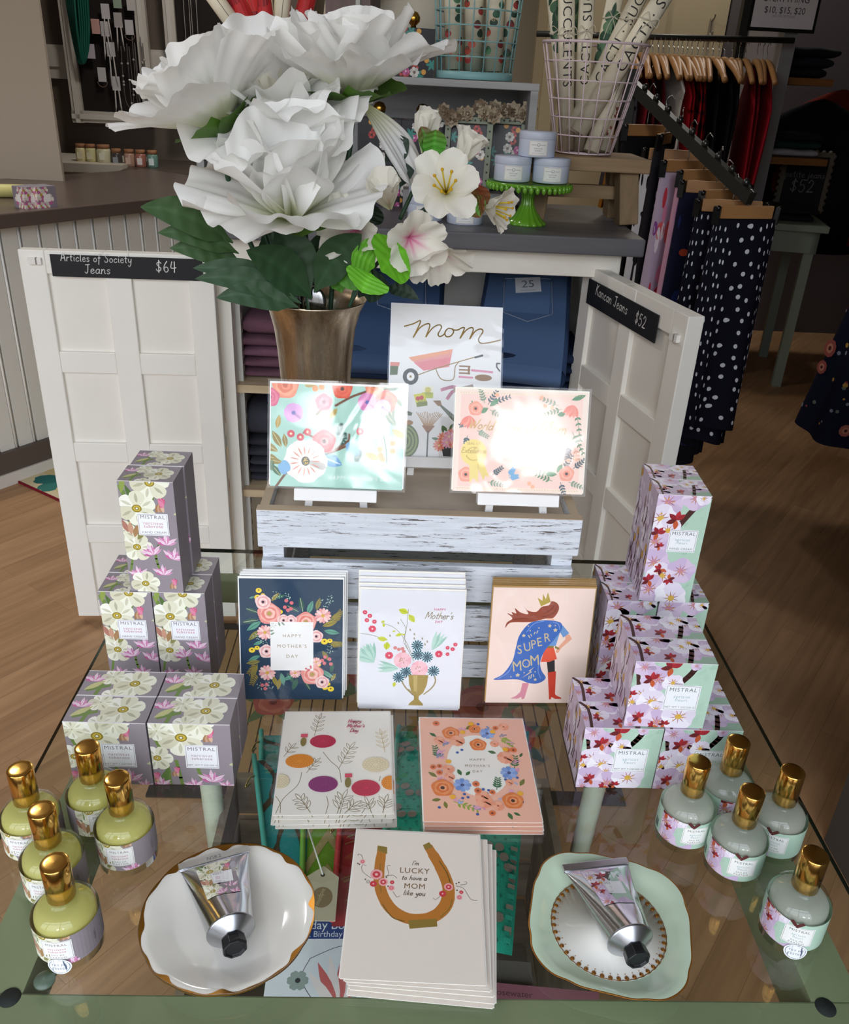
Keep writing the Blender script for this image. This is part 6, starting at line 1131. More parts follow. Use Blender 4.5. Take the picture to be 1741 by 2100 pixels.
# --- pink certificate (landscape)
def art_cert():
    w, h = LW, LH; A = base_art(w, h, '#f1dccd').rect(-w / 2 + .005, .005, w / 2 - .005, h - .005, '#f2cdbf')
    def q(px, py): s_ = (px - 510) ; yy = py - s_ * .07; xx = px + (py - 1440) * .085; return ((xx - 505) / 790 * w, (1755 - yy) / 610 * h)
    k = w / 790; GO = '#d3b45e'
    for px, py, a, L, c in ((300, 1260, 150, 90, 0), (320, 1220, 60, 90, 1), (340, 1210, 20, 110, 1), (300, 1210, 110, 80, 2), (330, 1250, -30, 90, 2), (210, 1320, 200, 60, 1), (250, 1370, -30, 70, 2), (190, 1400, -100, 60, 1), (740, 1240, 160, 110, 2), (760, 1260, 200, 100, 0), (850, 1280, -80, 170, 0), (820, 1400, -60, 140, 0), (800, 1480, -100, 80, 1), (830, 1490, -70, 120, 3), (700, 1650, 170, 130, 2), (760, 1620, 60, 90, 1), (820, 1620, 40, 80, 1), (740, 1700, -70, 90, 1), (790, 1700, -20, 90, 2), (690, 1690, 160, 100, 0), (330, 1640, 40, 70, 1), (300, 1680, -10, 90, 2), (430, 1650, 60, 50, 4), (430, 1660, 10, 50, 4)):
        x, y = q(px, py); A.sprig(x, y, a, L * k, 5, 3.5 * k, ['#4e7f55', '#38505a', '#7a9277', '#d9a080', '#6aa8d2'][c], 26 * k, 12 * k)
    for px, py, a, L in ((320, 1240, -150, 60), (330, 1230, 40, 70), (820, 1210, 20, 90), (780, 1290, 190, 50), (720, 1640, 60, 60), (720, 1650, 180, 70)): x, y = q(px, py); A.leaf(x, y, a, L * k, 30 * k, '#4e8a5c', '#2f5a40')
    for px, py, r in ((245, 1240, 42), (170, 1630, 45), (778, 1650, 46)): x, y = q(px, py); A.rose(x, y, r * k, ['#ee9a80', '#f2ae97', '#ea8d72'], '#3a2a35', 3)
    for px, py, a in ((205, 1300, -100), (830, 1260, -110)):
        x, y = q(px, py)
        for j in range(5): A.leaf(x, y + 20 * k, a + 40 - j * 18, 80 * k, 30 * k, ['#ea7f6e', '#f09a86'][j % 2])
    for px, py in ((375, 1165), (640, 1190), (660, 1240), (700, 1250), (550, 1700), (570, 1720), (830, 1560), (790, 1570)): x, y = q(px, py); A.ell(x, y, 12 * k, None, '#f0b08a')
    x, y = q(285, 1365); A.hand("World's", x, y, 27 * k, 5 * k, GO, .35, .1, rot=-4); x, y = q(500, 1385); A.hand('Greatest', x, y, 24 * k, 5 * k, GO, .35, .08, rot=-4); x, y = q(700, 1405); A.hand('Mom', x, y, 36 * k, 5 * k, GO, .35, .12, rot=-4)
    A.line([q(500, 1485), q(735, 1505)], 2.5 * k, GO).line([q(500, 1600), q(670, 1615)], 2.5 * k, GO); x, y = q(565, 1535); A.text('LOVE,', x, y, 18 * k, GO, sp=1.2, rot=-4)
    x, y = q(222, 1500); A.up(); A.poly([q(*p) for p in ((195, 1570), (250, 1570), (240, 1680), (215, 1650), (190, 1685))], '#ecd57c'); A.poly([q(*p) for p in ((235, 1570), (275, 1550), (310, 1650), (285, 1640), (275, 1670))], '#e6cd70')
    A.flower(x, y, 84 * k, 30, ['#f0da82'], None, wf=1.2); A.ell(x, y, 74 * k, None, '#eed67a'); A.text('SEAL OF', x, y + 46 * k, 22 * k, '#b8973c'); A.hand('Excellence', x, y - 4 * k, 17 * k, 3 * k, '#b8973c', .2, .05)
    for a in range(200, 345, 18): A.leaf(x + 44 * k * math.cos(R(a)), y + 44 * k * math.sin(R(a)), a + 80, 18 * k, 7 * k, '#c9a94e', up=0)
    A.up()
    for a in range(20, 165, 24): A.leaf(x + 30 * k * math.cos(R(a)), y + 20 * k * math.sin(R(a)) + 8 * k, a + 80, 16 * k, 6 * k, '#c9a94e', up=0)
    n = 46
    for i in range(n): xx = -w / 2 + .004 + (w - .008) * i / n; A.line([(xx, h - .004), (xx + (w - .008) / n / 2, h - .0028)], .0004, GO, up=0); A.line([(xx, .004), (xx + (w - .008) / n / 2, .0028)], .0004, GO, up=0)
    return A.clip(-w / 2, 0, w / 2, h)
# --- garden tools card (tall)
MW, MH = .128, .176
def art_tools():
    w, h = MW, MH; A = base_art(w, h, '#ecebea'); q = tracer(1410, 1448, w / 560, h / 910); k = w / 560; GD = '#9c7c3c'; DK = '#3b3b3d'
    for pts in (((1195, 668), (1240, 650), (1276, 630), (1262, 680), (1242, 732)), ((1243, 730), (1275, 672), (1312, 646), (1324, 660), (1306, 726)), ((1307, 724), (1338, 672), (1370, 650), (1384, 664), (1368, 705), (1378, 720), (1398, 706), (1404, 690)), ((1442, 672), (1418, 670), (1402, 695), (1410, 718), (1432, 714), (1446, 690), (1442, 672)), ((1440, 676), (1466, 676), (1492, 660), (1500, 668), (1480, 726)), ((1481, 724), (1508, 678), (1536, 658), (1546, 672), (1530, 726)), ((1531, 724), (1556, 680), (1584, 664), (1596, 680), (1576, 722), (1584, 748), (1622, 746), (1692, 724))): A.line([q(*p) for p in pts], 6.5 * k, GD, 7)
    def P(c, *pts): A.up(); A.poly([q(*p) for p in pts], c)
    P('#e59a94', (1222, 853), (1445, 792), (1430, 900), (1300, 930)); P('#e2848c', (1250, 885), (1438, 840), (1430, 900), (1300, 930)); P('#e9a07c', (1222, 853), (1445, 792), (1440, 815), (1240, 875))
    A.line([q(1255, 965), q(1370, 910), q(1560, 835)], 5 * k, GD, 3).line([q(1560, 837), q(1597, 824)], 10 * k, DK).line([q(*p) for p in ((1360, 912), (1390, 975), (1450, 975), (1460, 900), (1475, 872))], 5 * k, GD, 6)
    x, y = q(1235, 968); A.ell(x, y, 40 * k, 42 * k, DK); A.ell(x, y, 20 * k, 22 * k, '#ecebea'); A.ell(x, y, 6 * k, None, GD)
    P('#56663e', (1118, 905), (1172, 905), (1168, 960), (1125, 965)); P('#dc8a7c', (1112, 885), (1178, 885), (1175, 908), (1115, 908))
    A.line([q(1545, 915), q(1650, 922)], 11 * k, '#d98aa4')
    for dy in (-22, 0, 20): A.line([q(1482, 915 + dy), q(1535, 915 + dy)], 8 * k, '#8e6434')
    A.line([q(1530, 892), q(1530, 938)], 10 * k, '#8e6434'); A.line([q(1482, 958), q(1550, 960)], 10 * k, '#d98aa4'); x, y = q(1605, 958); A.ell(x, y, 44 * k, 17 * k, '#8e6434')
    A.line([q(1697, 990), q(1697, 920)], 11 * k, DK).line([q(*p) for p in ((1697, 925), (1672, 890), (1672, 868), (1725, 868), (1725, 890), (1697, 925))], 7 * k, DK)
    for pts, c in ((((1395, 1040), (1450, 1020), (1480, 1030)), '#d98aa4'), (((1425, 1092), (1450, 1050), (1480, 1040)), '#d98aa4'), (((1460, 1035), (1520, 1020), (1550, 1010)), '#8e6434'), (((1470, 1045), (1530, 1050), (1550, 1025)), '#8e6434')): A.line([q(*p) for p in pts], 17 * k, c, 4)
    P('#f0ecd8', (1297, 1022), (1353, 1018), (1352, 1090), (1300, 1092)); P('#b9c23c', (1295, 1060), (1352, 1058), (1352, 1092), (1300, 1095)); P('#d6cf3a', (1253, 1075), (1310, 1062), (1325, 1135), (1272, 1150)); P('#7d8a3a', (1268, 1125), (1323, 1112), (1325, 1138), (1272, 1150))
    x, y = q(1325, 1045); A.flower(x, y, 17 * k, 9, ['#cfc45a']); x, y = q(1275, 1098); A.ell(x, y, 11 * k, None, '#c93a3a'); x, y = q(1294, 1092); A.ell(x, y, 11 * k, None, '#c93a3a'); x, y = q(1297, 1118); A.text('SEEDS', x, y, 16 * k, '#5a6a2c', rot=12); x, y = q(1328, 1070); A.text('SEEDS', x, y, 14 * k, '#6a7a3c')
    P('#55603a', (1215, 1170), (1250, 1185), (1245, 1203), (1205, 1200), (1203, 1140), (1220, 1140)); P('#dc8a7c', (1200, 1060), (1218, 1060), (1218, 1110), (1200, 1110))
    P('#4f5a38', (1470, 1140), (1540, 1130), (1535, 1252), (1462, 1250)); P('#4f5a38', (1395, 1130), (1475, 1200), (1465, 1235), (1385, 1135)); P('#8e6434', (1352, 1108), (1390, 1104), (1398, 1132), (1380, 1140)); A.line([q(*p) for p in ((1465, 1140), (1475, 1090), (1530, 1080), (1560, 1110))], 5 * k, GD, 5)
    P('#9c6436', (1320, 1250), (1345, 1250), (1365, 1260), (1332, 1310), (1300, 1260)); A.line([q(1332, 1290), q(1330, 1448)], 7 * k, '#3f3b36')
    for i in range(15): A.line([q(1270 + i * 9.4, 1180 + 5 * math.sin(i)), q(1312 + i * 2.8, 1258)], 3.2 * k, '#b58a52', up=0)
    x, y = q(1215, 1355)
    for r_, c in ((88, '#5f7038'), (78, '#8fa05a'), (68, '#5f7038'), (58, '#8fa05a'), (48, '#5f7038'), (38, '#8fa05a'), (26, '#5f7038')): A.ell(x, y, r_ * .82 * k, r_ * k, c)
    x, y = q(1235, 1245); A.ell(x, y, 20 * k, 13 * k, '#a8763a')
    for px, py, a in ((1430, 1290, 130), (1410, 1300, 100), (1490, 1300, 30), (1390, 1340, 170), (1500, 1380, -40), (1440, 1280, 60)): x, y = q(px, py); A.leaf(x, y, a, 40 * k, 15 * k, '#4f6a3a')
    P('#2f3032', (1400, 1368), (1488, 1368), (1475, 1440), (1412, 1438)); P('#262729', (1398, 1362), (1490, 1362), (1488, 1378), (1400, 1378))
    for px, py, c in ((1410, 1330, 0), (1455, 1305, 0), (1490, 1340, 1), (1390, 1375, 0), (1430, 1355, 1), (1468, 1360, 0), (1440, 1320, 1)): x, y = q(px, py); A.flower(x, y, 32 * k, 11, [['#e2785c', '#ea8e74'], ['#e59ab0', '#eeb0c0']][c], '#f0d49a', .18, wf=.8)
    return A.clip(-w / 2, 0, w / 2, h)
A_NAVY, A_VASE, A_CAPE, A_BLOOM, A_WREATH, A_SHOE = art_navy(), art_vase(), art_cape(), art_bloom(), art_wreath(), art_shoe()
PITCHC = .0034
place_w = ['back', 'second from the back', 'third from the back', 'fourth from the back', 'fifth from the back']
# standing stacks leaning on the whitewashed crate
def standing(art, bl, br, leans, n, name, labels, group, env, paper, rises, shifts):
    p, x, up, nz, w = stand(bl, br, leans); first = None; back = Vector((-x.y, x.x, 0))
    for i in range(n):
        j = n - 1 - i        # j = 0 is the front card
        o = p + back * (PITCHC * 1.03 * j / math.cos(leans)) + up * rises[i] + x * shifts[i]; o.z = max(o.z, T + .0022)
        if first is None: first = card(labels[i], art, W5, H5, mk(o, x, up, nz), env, paper, group=group)
        else: dup(first, labels[i], M=mk(o, x, up, nz))
standing(A_NAVY, (499, 1432), (699, 1433), R(11), 4, 'navy', ['navy floral greeting card, rearmost of the stack leaning on the crate', 'navy floral greeting card, second from the rear of its stack', 'navy floral greeting card just behind the front one of its stack', 'navy greeting card with a flower wreath and white panel, front of its stack'], 'navy floral cards', '#f4f3f0', '#f4f3f0', [.002, .0015, .001, 0], [.0035, .002, .0015, 0])
standing(A_VASE, (737, 1451), (938, 1455), R(9), 4, 'vase', ['white card with flower vase, rearmost and tallest of the middle stack', 'white card with flower vase, second from the rear of the middle stack', 'white card with flower vase just behind the front one of the middle stack', 'white card with gold vase of flowers, front of the middle stack'], 'white vase cards', '#eee9df', '#f6f5f3', [.013, .008, .003, 0], [-.0015, -.001, -.001, 0])
standing(A_CAPE, (992, 1439), (1196, 1440), R(7), 5, 'cape', ['card with caped woman in kraft envelope, rearmost of its stack', 'card with caped woman, second from the rear of its kraft stack', 'card with caped woman, middle of its kraft stack', 'card with caped woman just behind the front one of its kraft stack', 'peach card of a woman in a blue SUPER MOM cape, front of its stack'], 'caped woman cards', '#b08a52', '#f3e6dc', [.001, .001, .0005, 0, 0], [.002, .0015, .001, .0005, 0])
# flat stacks on the glass
def flat(art, tl, tr, bl, br, n, labels, group, offs, env='#f0ebe2'):
    zt = T + .0004 + PITCHC * (n - .5); c = [hz(*p, zt) for p in (tl, tr, bl, br)]; x = ((c[1] - c[0]) + (c[3] - c[2])).normalized(); o = (c[2] + c[3]) / 2; first = None; up = Vector((-x.y, x.x, 0)); up = ((c[0] + c[1]) / 2 - o).normalized(); x = Vector((up.y, -up.x, 0))
    for i in range(n):
        q = Vector((o.x, o.y, T + .0004 + PITCHC * i)) + x * offs[i][0] + up * offs[i][1]
        d = R(offs[i][2]); x2 = x * math.cos(d) + up * math.sin(d); u2 = -x * math.sin(d) + up * math.cos(d); M = mk(q, x2, u2, Vector((0, 0, 1)))
        if first is None: first = card(labels[i], art, W5, H5, M, env, '#f4f0e8', group=group, sleeve=SLVF)
        else: dup(first, labels[i], M=M)
def lab(what, n): return [f'{what}, {["bottom", "second from the bottom", "third from the bottom", "fourth from the bottom"][i]} of its flat stack' for i in range(n - 1)]
flat(A_BLOOM, (584, 1457), (802, 1459), (556, 1668), (810, 1673), 4, lab('cream card of round pink and orange blooms', 4) + ['cream card of round blooms, topmost of the flat stack left of the peach one'], 'round bloom cards', [(.003, -.006, 0), (-.001, -.0045, .4), (.002, -.002, -.3), (0, 0, 0)])
flat(A_WREATH, (856, 1471), (1076, 1477), (866, 1682), (1116, 1690), 4, lab('peach card with floral wreath', 4) + ['peach card with an orange and blue floral wreath, topmost of its flat stack'], 'peach wreath cards', [(.001, -.004, 0), (.001, -.003, -.3), (.0005, -.0015, .3), (0, 0, 0)])
flat(A_SHOE, (729, 1712), (985, 1721), (703, 2007), (990, 2021), 5, lab('cream horseshoe card', 5) + ['cream card with a gold horseshoe and lucky mom lettering, topmost of its stack'], 'horseshoe cards', [(.006, -.006, -2.5), (.0075, -.004, -3), (.006, -.002, -2), (.0035, -.001, -1.2), (0, 0, 0)])
# easels with cards
EW = mat('#eceae8', .55, noise=.05, nscale=40, bump=.15, bscale=150)
def easel(label, o, x, tilt_, w, h, leg):
    back = Vector((-x.y, x.x, 0)); up = back * math.sin(tilt_) + Vector((0, 0, 1)) * math.cos(tilt_); M = mk(o, x, up, x.cross(up)); t = thing('display_easel', label, 'easel', M=M, group='white wooden easels')
    MB().box(-w / 2, w / 2, .0, .0125, -.006, .012).build('ledge', EW, t, bevel=.0008)
    for s_ in (-1, 1): MB().bar((s_ * (w / 2 - .009) - s_ * .004, -leg, -.006 + leg * .1), (s_ * (w / 2 - .022), h, -.010), .008, .006, up=(0, 0, 1)).build('front_leg', EW, t, bevel=.0006)
    MB().box(-.03, .03, h * .55, h * .55 + .01, -.012, -.008).build('crossbar', EW, t)
    bz = M.inverted() @ Vector((o.x, o.y, TZ + .004)); bl = M.inverted() @ (Vector((o.x, o.y, TZ + .004)) + back * (.075 if h < .12 else .07)); MB().bar((0, h * .9, -.012), (bl.x, bl.y, bl.z), .008, .006, up=(1, 0, 0)).build('rear_leg', EW, t)
    return M
def on_easel(label_e, label_c, art, w, h, tl, tr, br, bl, dep, env, paper, ew, eleg, lift=.0):
    def hd(u, v, d): r = ray(u, v); return Vector((0, 0, CZ)) + r * (d / r.dot(_fw))
    d = FPX * (w + .007) / (((tr[0] - tl[0]) ** 2 + (tr[1] - tl[1]) ** 2) ** .5 * .5 + ((br[0] - bl[0]) ** 2 + (br[1] - bl[1]) ** 2) ** .5 * .5)
    P0, P1 = hy(*bl, dep), hy(*br, dep); x = (P1 - P0).normalized(); o = (P0 + P1) / 2; best = None
    mt = ((tl[0] + tr[0]) / 2, (tl[1] + tr[1]) / 2); xx = Vector((x.x, x.y, 0)).normalized(); back = Vector((-xx.y, xx.x, 0))
    for i in range(8, 70):
        a = R(i * .5); top = o + (back * math.sin(a) + Vector((0, 0, 1)) * math.cos(a)) * (h + .004); e = top - Vector((0, 0, CZ)); v = 1050 - FPX * e.dot(_up) / e.dot(_fw)
        if best is None or abs(v - mt[1]) < best[0]: best = (abs(v - mt[1]), a)
    a = best[1]; up = back * math.sin(a) + Vector((0, 0, 1)) * math.cos(a); x2 = (x - up * x.dot(up)).normalized(); nz = x2.cross(up)
    eo = o + Vector((0, 0, 0)); eo = o - up * .0128 - nz * .0; drop = (eo.z - TZ)
    easel(label_e, o - up * .0129, xx, a, ew, h * .8, (drop) / math.cos(a) - .001)
    card(label_c, art, w, h, mk(o, x2, up, nz), env, paper); return a
A_MINT, A_CERT, A_TOOLS = art_mint(), art_cert(), art_tools()
on_easel('white wooden easel holding the turquoise floral card', 'turquoise floral greeting card on the left easel', A_MINT, LW, LH, (540, 777), (828, 774), (831, 998), (548, 1003), .80, '#f0f0f0', '#f4f3f0', .085, .02)
on_easel('white wooden easel holding the pink certificate card', 'pink certificate greeting card with a gold seal on the right easel', A_CERT, LW, LH, (941, 780), (1229, 798), (1200, 1023), (920, 997), .80, '#efe9d8', '#f3ecdf', .085, .02)
on_easel('taller white easel behind the other two, holding the garden tools card', 'tall mom greeting card with garden tools on the rear easel', A_TOOLS, MW, MH, (793, 620), (1025, 626), (1016, 946), (798, 932), .905, '#eceef2', '#f1f1f2', .10, .02)
# ================================================================== boxes of soap and hand cream
NG = '#948b92'
def narc(A, x, y, r, rot=0, cen=True):
    A.flower(x, y, r, 6, ['#efefdc', '#e2e0c8', '#f3f2e6', '#d8d5bb'], None, rot=rot, wf=1.05, notch=.0)
    A.up()
    for i in range(6): a = R(rot + 60 * i); A.leaf(x + r * .3 * math.cos(a), y + r * .3 * math.sin(a), rot + 60 * i + 8, r * .6, r * .16, '#b9b59a' if i % 2 else '#cfcdb4', up=0)
    if cen: A.ell(x, y, r * .25, r * .22, '#8f7d28'); A.ell(x, y, r * .19, r * .16, '#c9b24a'); A.ell(x, y, r * .1, r * .1, '#7a6a24'); A.ell(x, y, r * .06, None, '#e6e6d8')
def tubr(A, x, y, r, rot=0):
    A.up()
    for k in range(9): A.leaf(x, y - r * .5, rot + 90 - 72 + k * 18, r * (1.1 + .25 * math.sin(k * 2.1)), r * .32, ['#dba0c4', '#efd3e4', '#c66a9f'][k % 3], '#b3508a', up=0)
    A.up()
    for k in range(5): A.leaf(x, y - r * .5, rot + 90 - 44 + k * 22, r * .8, r * .28, ['#f0dce8', '#d98db8'][k % 2], '#c066a0', up=0)
def bud(A, x, y, r): 
    for k in range(4): A.leaf(x - r * .9 + k * r * .35, y - r * 1.6, 75 + k * 8, r * 1.5, r * .5, ['#a37a52', '#c9a183', '#b98a68', '#d9b8a0'][k], up=0)
    A.up()
    for k in range(6): A.leaf(x - r * .3 + .12 * k * r, y - r * .8, 60 + k * 12, r * 1.6, r * .6, ['#cf4f7f', '#dd7b9c', '#c23f6e', '#e596ae', '#d05c88', '#e08aa6'][k])
def label_plate(A, x0, y0, x1, y1, lines, k, wb='#f2f3f6'):
    A.up(2); A.rect(x0, y0, x1, y1, wb); d = (x1 - x0) * .035
    for a in (((x0 + d, y0 + d), (x1 - d, y0 + d)), ((x1 - d, y0 + d), (x1 - d, y1 - d)), ((x1 - d, y1 - d), (x0 + d, y1 - d)), ((x0 + d, y1 - d), (x0 + d, y0 + d))): A.line(a, k * .25, '#9a8f92', up=0)
    h = y1 - y0
    for t_, f, sz, c, sp in lines: A.text(t_, (x0 + x1) / 2, y0 + h * f, sz, c, sp)
def narc_front(w, h, tall, lab_=True):
    A = Art().rect(0, 0, w, h, NG); u = w
    def P(x, y): return x * u, h - y * u
    for pts in (((.1, .2), (.2, 1.0), (.05, 1.9)), ((.62, .3), (.55, .6), (.6, .9)), ((.3, .6), (.38, 1.2), (.5, 1.5)), ((.02, .1), (.15, .5), (.2, .8)), ((.6, 1.9), (.55, 1.5), (.7, 1.2))): A.line([P(*p) for p in pts], .045 * u, '#6f8a44', 4)
    for x, y, a, L, wd, c in ((.05, .25, 80, .4, .1, '#8fa050'), (.2, .7, 250, .5, .1, '#5f7d3f'), (.95, .65, 10, .25, .09, '#c5c9a0'), (.1, 1.2, 300, .4, .12, '#7f8f52'), (.25, .4, 110, .35, .09, '#55703c')): p = P(x, y); A.leaf(p[0], p[1], a, L * u, wd * u, c)
    if tall:
        narc(A, *P(.58, .02), .36 * u, 10); narc(A, *P(.30, .55), .36 * u, 25); bud(A, *P(.76, .42), .13 * u); narc(A, *P(.22, 1.36), .3 * u, 0); narc(A, *P(.02, 1.02), .22 * u, 20, False)
        for x, y, r, ro in ((.76, 1.2, .2, 0), (.5, 1.42, .2, 20), (.86, 1.5, .2, -15), (.65, 1.86, .18, 0), (.2, 1.9, .18, 10)): tubr(A, *P(x, y), r * u, ro)
        for k in range(4): p = P(.1 + .05 * k, 1.05 + .05 * k); A.leaf(p[0], p[1], 110 - 18 * k, .28 * u, .1 * u, ['#b07a6a', '#c99a80', '#a9835a', '#8d8a50'][k])
        narc(A, *P(.3, 2.15), .28 * u, 12); bud(A, *P(.85, 2.1), .1 * u)
        lab_ and label_plate(A, *P(.29, 1.10), *P(.85, .64), [('MISTRAL', .76, .105 * u, '#6d6068', 1.15), ('narcissus', .5, .085 * u, '#c0627c', 1.15), ('tuberose', .36, .085 * u, '#c0627c', 1.15), ('HAND CREAM', .1, .065 * u, '#7d7078', 1.1)], .03 * u)
    else:
        narc(A, *P(.39, .22), .3 * u, 20); narc(A, *P(.07, .56), .2 * u, 0); bud(A, *P(.75, .14), .095 * u); narc(A, *P(.1, .12), .16 * u, 30, False); narc(A, *P(.62, .0), .2 * u, 15, False)
        for x, y, r, ro in ((.72, .86, .16, 0), (.5, .97, .12, 10), (.9, .98, .1, -10), (.08, .95, .12, 0)): tubr(A, *P(x, y), r * u, ro)
        bud(A, *P(.3, .75), .07 * u); bud(A, *P(.04, .85), .08 * u)
        label_plate(A, *P(.42, .71), *P(.83, .33), [('MISTRAL', .76, .08 * u, '#6d6068', 1.15), ('narcissus', .5, .062 * u, '#a87a90', 1.15), ('tuberose', .36, .062 * u, '#a87a90', 1.15), ('NET WT 7 OZ/200 G', .1, .038 * u, '#7d7078', 1.1)], .02 * u)
    return A.clip(0, 0, w, h)
def narc_top(w, d):
    A = Art().rect(0, 0, w, d, NG); s_ = w
    for pts in (((.3 * w, d), (.22 * w, 0)), ((.1 * w, .2 * d), (.35 * w, .4 * d))): A.line(pts, .05 * s_, '#6f8a44')
    narc(A, .66 * w, .5 * d, .27 * s_, 20); narc(A, .35 * w, .75 * d, .16 * s_, 0, False); tubr(A, .12 * w, .7 * d, .14 * s_); narc(A, .45 * w, -.02 * d, .16 * s_, 30, False); A.leaf(.05 * w, .2 * d, 40, .3 * s_, .09 * s_, '#c5c48a')
    return A.clip(0, 0, w, d)
AG = '#b3d0bd'
def blossom(A, x, y, r, rot=0, k=0):
    A.flower(x, y, r, 5, ['#efe9f3', '#e6dcec', '#f3eff6'] if k % 2 == 0 else ['#d9c4dd', '#cdb6d6', '#e6d8ea'], None, rot=rot, wf=1.55, notch=.1)
    A.up()
    for i in range(9): a = rot + 40 * i + 13; A.leaf(x, y, a, r * .55, r * .05, '#b8707c' if i % 2 else '#9a4a5a', up=0)
    A.ell(x, y, r * .2, None, '#d9b050' if k % 2 == 0 else '#c98a9a'); A.berries(x, y, r * .4, 7, '#d6a23c', r * .045, int(x * 1e5) % 97)
def redbud(A, x, y, r, rot=0):
    for i, a in enumerate((60, 120, 180, 250, 20)): A.leaf(x, y, rot + a, r, r * .5, ['#b5303a', '#8c1f2c', '#6a2226', '#c25a34', '#a02a34'][i], up=0)
    A.up(2)
def apri_front(w, h, tall, lab_=True):
    A = Art().rect(0, 0, w, h, AG); u = w
    def P(x, y): return x * u, h - y * u
    g = random.Random(2)
    for _ in range(40): x, y = g.uniform(0, w), g.uniform(0, h); A.ell(x, y, .06 * u, .03 * u, g.choice(['#a8c8b3', '#b9d5c3', '#aecdb9']), g.uniform(0, 3), n=8, up=0)
    A.up(); BRN = '#4a2a28'
    if tall:
        A.line([P(*p) for p in ((1.0, -.05), (.85, .12), (.72, .25), (.5, .62))], .11 * u, BRN, 4).line([P(*p) for p in ((.5, 1.7), (.47, 2.0), (.3, 2.3))], .07 * u, BRN, 3)
        for x, y, r, ro in ((.2, .15, .3, 0), (.7, .05, .25, 20), (.12, .5, .3, 40), (.3, .75, .26, 10), (.1, 1.0, .28, 60), (.15, 1.45, .3, 20), (.35, 1.75, .3, 0), (.15, 2.05, .32, 30), (.7, 1.62, .28, 50), (.55, 2.1, .26, 0), (.85, .05, .14, 0), (.62, 2.25, .3, 10)): blossom(A, *P(x, y), r * u, ro, int(x * 10) + int(y * 10))
        for x, y, r, ro in ((.42, .52, .2, 20), (.12, .82, .16, 0), (.3, 1.6, .14, 90), (.12, 1.86, .16, 40), (.5, 1.82, .13, 200), (.2, 1.1, .1, 10)): redbud(A, *P(x, y), r * u, ro)
        lab_ and label_plate(A, *P(.34, 1.20), *P(.88, .72), [('MISTRAL', .76, .105 * u, '#566460', 1.15), ('apricot', .5, .085 * u, '#93b4b8', 1.15), ('fleuri', .36, .085 * u, '#93b4b8', 1.15), ('HAND CREAM', .1, .065 * u, '#6d7a76', 1.1)], .03 * u)
    else:
        A.line([P(*p) for p in ((.78, -.05), (.70, .15), (.58, .32))], .075 * u, BRN, 4).line([P(*p) for p in ((.02, 0), (.06, .2), (.1, .42))], .05 * u, BRN, 3).line([P(*p) for p in ((.0, .98), (.1, .86), (.2, .8))], .05 * u, BRN, 3)
        for x, y, r, ro in ((.3, .25, .2, 10), (.12, .08, .14, 30), (.16, .5, .18, 40), (.05, .62, .14, 0), (.28, .6, .18, 20), (.36, .72, .13, 5), (.16, .84, .2, 30), (.4, .92, .2, 0), (.66, .82, .21, 60), (.74, .03, .07, 0), (.5, .3, .13, 20), (.08, .98, .12, 0)): blossom(A, *P(x, y), r * u, ro, int(x * 10) + int(y * 10))
        for x, y, r, ro in ((.45, .07, .14, 10), (.24, .26, .12, 30), (.02, .5, .08, 0), (.17, .86, .1, 40), (.5, .95, .08, 0), (.36, .98, .08, 90)): redbud(A, *P(x, y), r * u, ro)
        label_plate(A, *P(.43, .72), *P(.86, .33), [('MISTRAL', .76, .08 * u, '#566460', 1.15), ('apricot', .5, .062 * u, '#93b4b8', 1.15), ('fleuri', .36, .062 * u, '#93b4b8', 1.15), ('NET WT 7 OZ/200 G', .1, .038 * u, '#6d7a76', 1.1)], .02 * u)
    return A.clip(0, 0, w, h)
def apri_top(w, d):
    A = Art().rect(0, 0, w, d, '#cdb9cf'); g = random.Random(6); A.rect(.62 * w, .0, w, d * .3, '#a3bfa9').rect(.5 * w, .55 * d, .62 * w, d, '#9fb5a0')
    for i in range(12): blossom(A, g.uniform(0, w), g.uniform(0, d), g.uniform(.1, .17) * w, g.uniform(0, 60), i)
    A.line([(.78 * w, d), (.74 * w, .5 * d), (.66 * w, 0)], .06 * w, '#4a2a28', 3).line([(0, d), (.1 * w, .7 * d), (.08 * w, 0)], .04 * w, '#4a2a28', 3)
    redbud(A, .45 * w, .2 * d, .1 * w, 20); redbud(A, .2 * w, .4 * d, .08 * w, 80); blossom(A, .75 * w, .85 * d, .13 * w, 0, 0); return A.clip(0, 0, w, d)
def apri_side(d, h):
    A = Art().rect(0, 0, d, h, '#c9b6c6'); g = random.Random(9)
    for i in range(int(26 * h / .075)): x, y = g.uniform(0, d), g.uniform(0, h); c = g.choice(['#e3d6e2', '#d3c0d3', '#b79bb4', '#a3857f', '#efe6ee']); A.leaf(x, y, g.choice([80, 95, 260, 275]), g.uniform(.01, .02), .007, c, '#a97a90')
    for i in range(int(8 * h / .075)): x, y = g.uniform(0, d), g.uniform(0, h); A.line([(x, y), (x + .003, y + .012), (x, y + .02)], .0022, '#57302e')
    for i in range(4): A.ell(g.uniform(0, d), g.uniform(0, h), .003, .005, '#cf9a3c')
    return A.clip(0, 0, d, h)
BOXM = printed(.38, .45)
def art_box(name, w, d, h, front, top, left, side, bcol):
    b = MB().box(-w / 2, w / 2, 0, d, 0, h, bcol); b.art(front, lambda x, y, q: (x - w / 2, -q, y)); b.art(top, lambda x, y, q: (x - w / 2, y, h + q)); b.art(left, lambda x, y, q: (-w / 2 - q, d - x, y)); b.art(side, lambda x, y, q: (w / 2 + q, x, y))
    for s_ in (0, d): b.box(-w / 2, w / 2, s_ - .0002, s_ + .0002, h - .0003, h + .0002, '#e6e2e4')
    return b.build(name, BOXM)
HWB, HD, HH, SW, SD, SH_ = .0535, .0365, .125, .0745, .0365, .0745
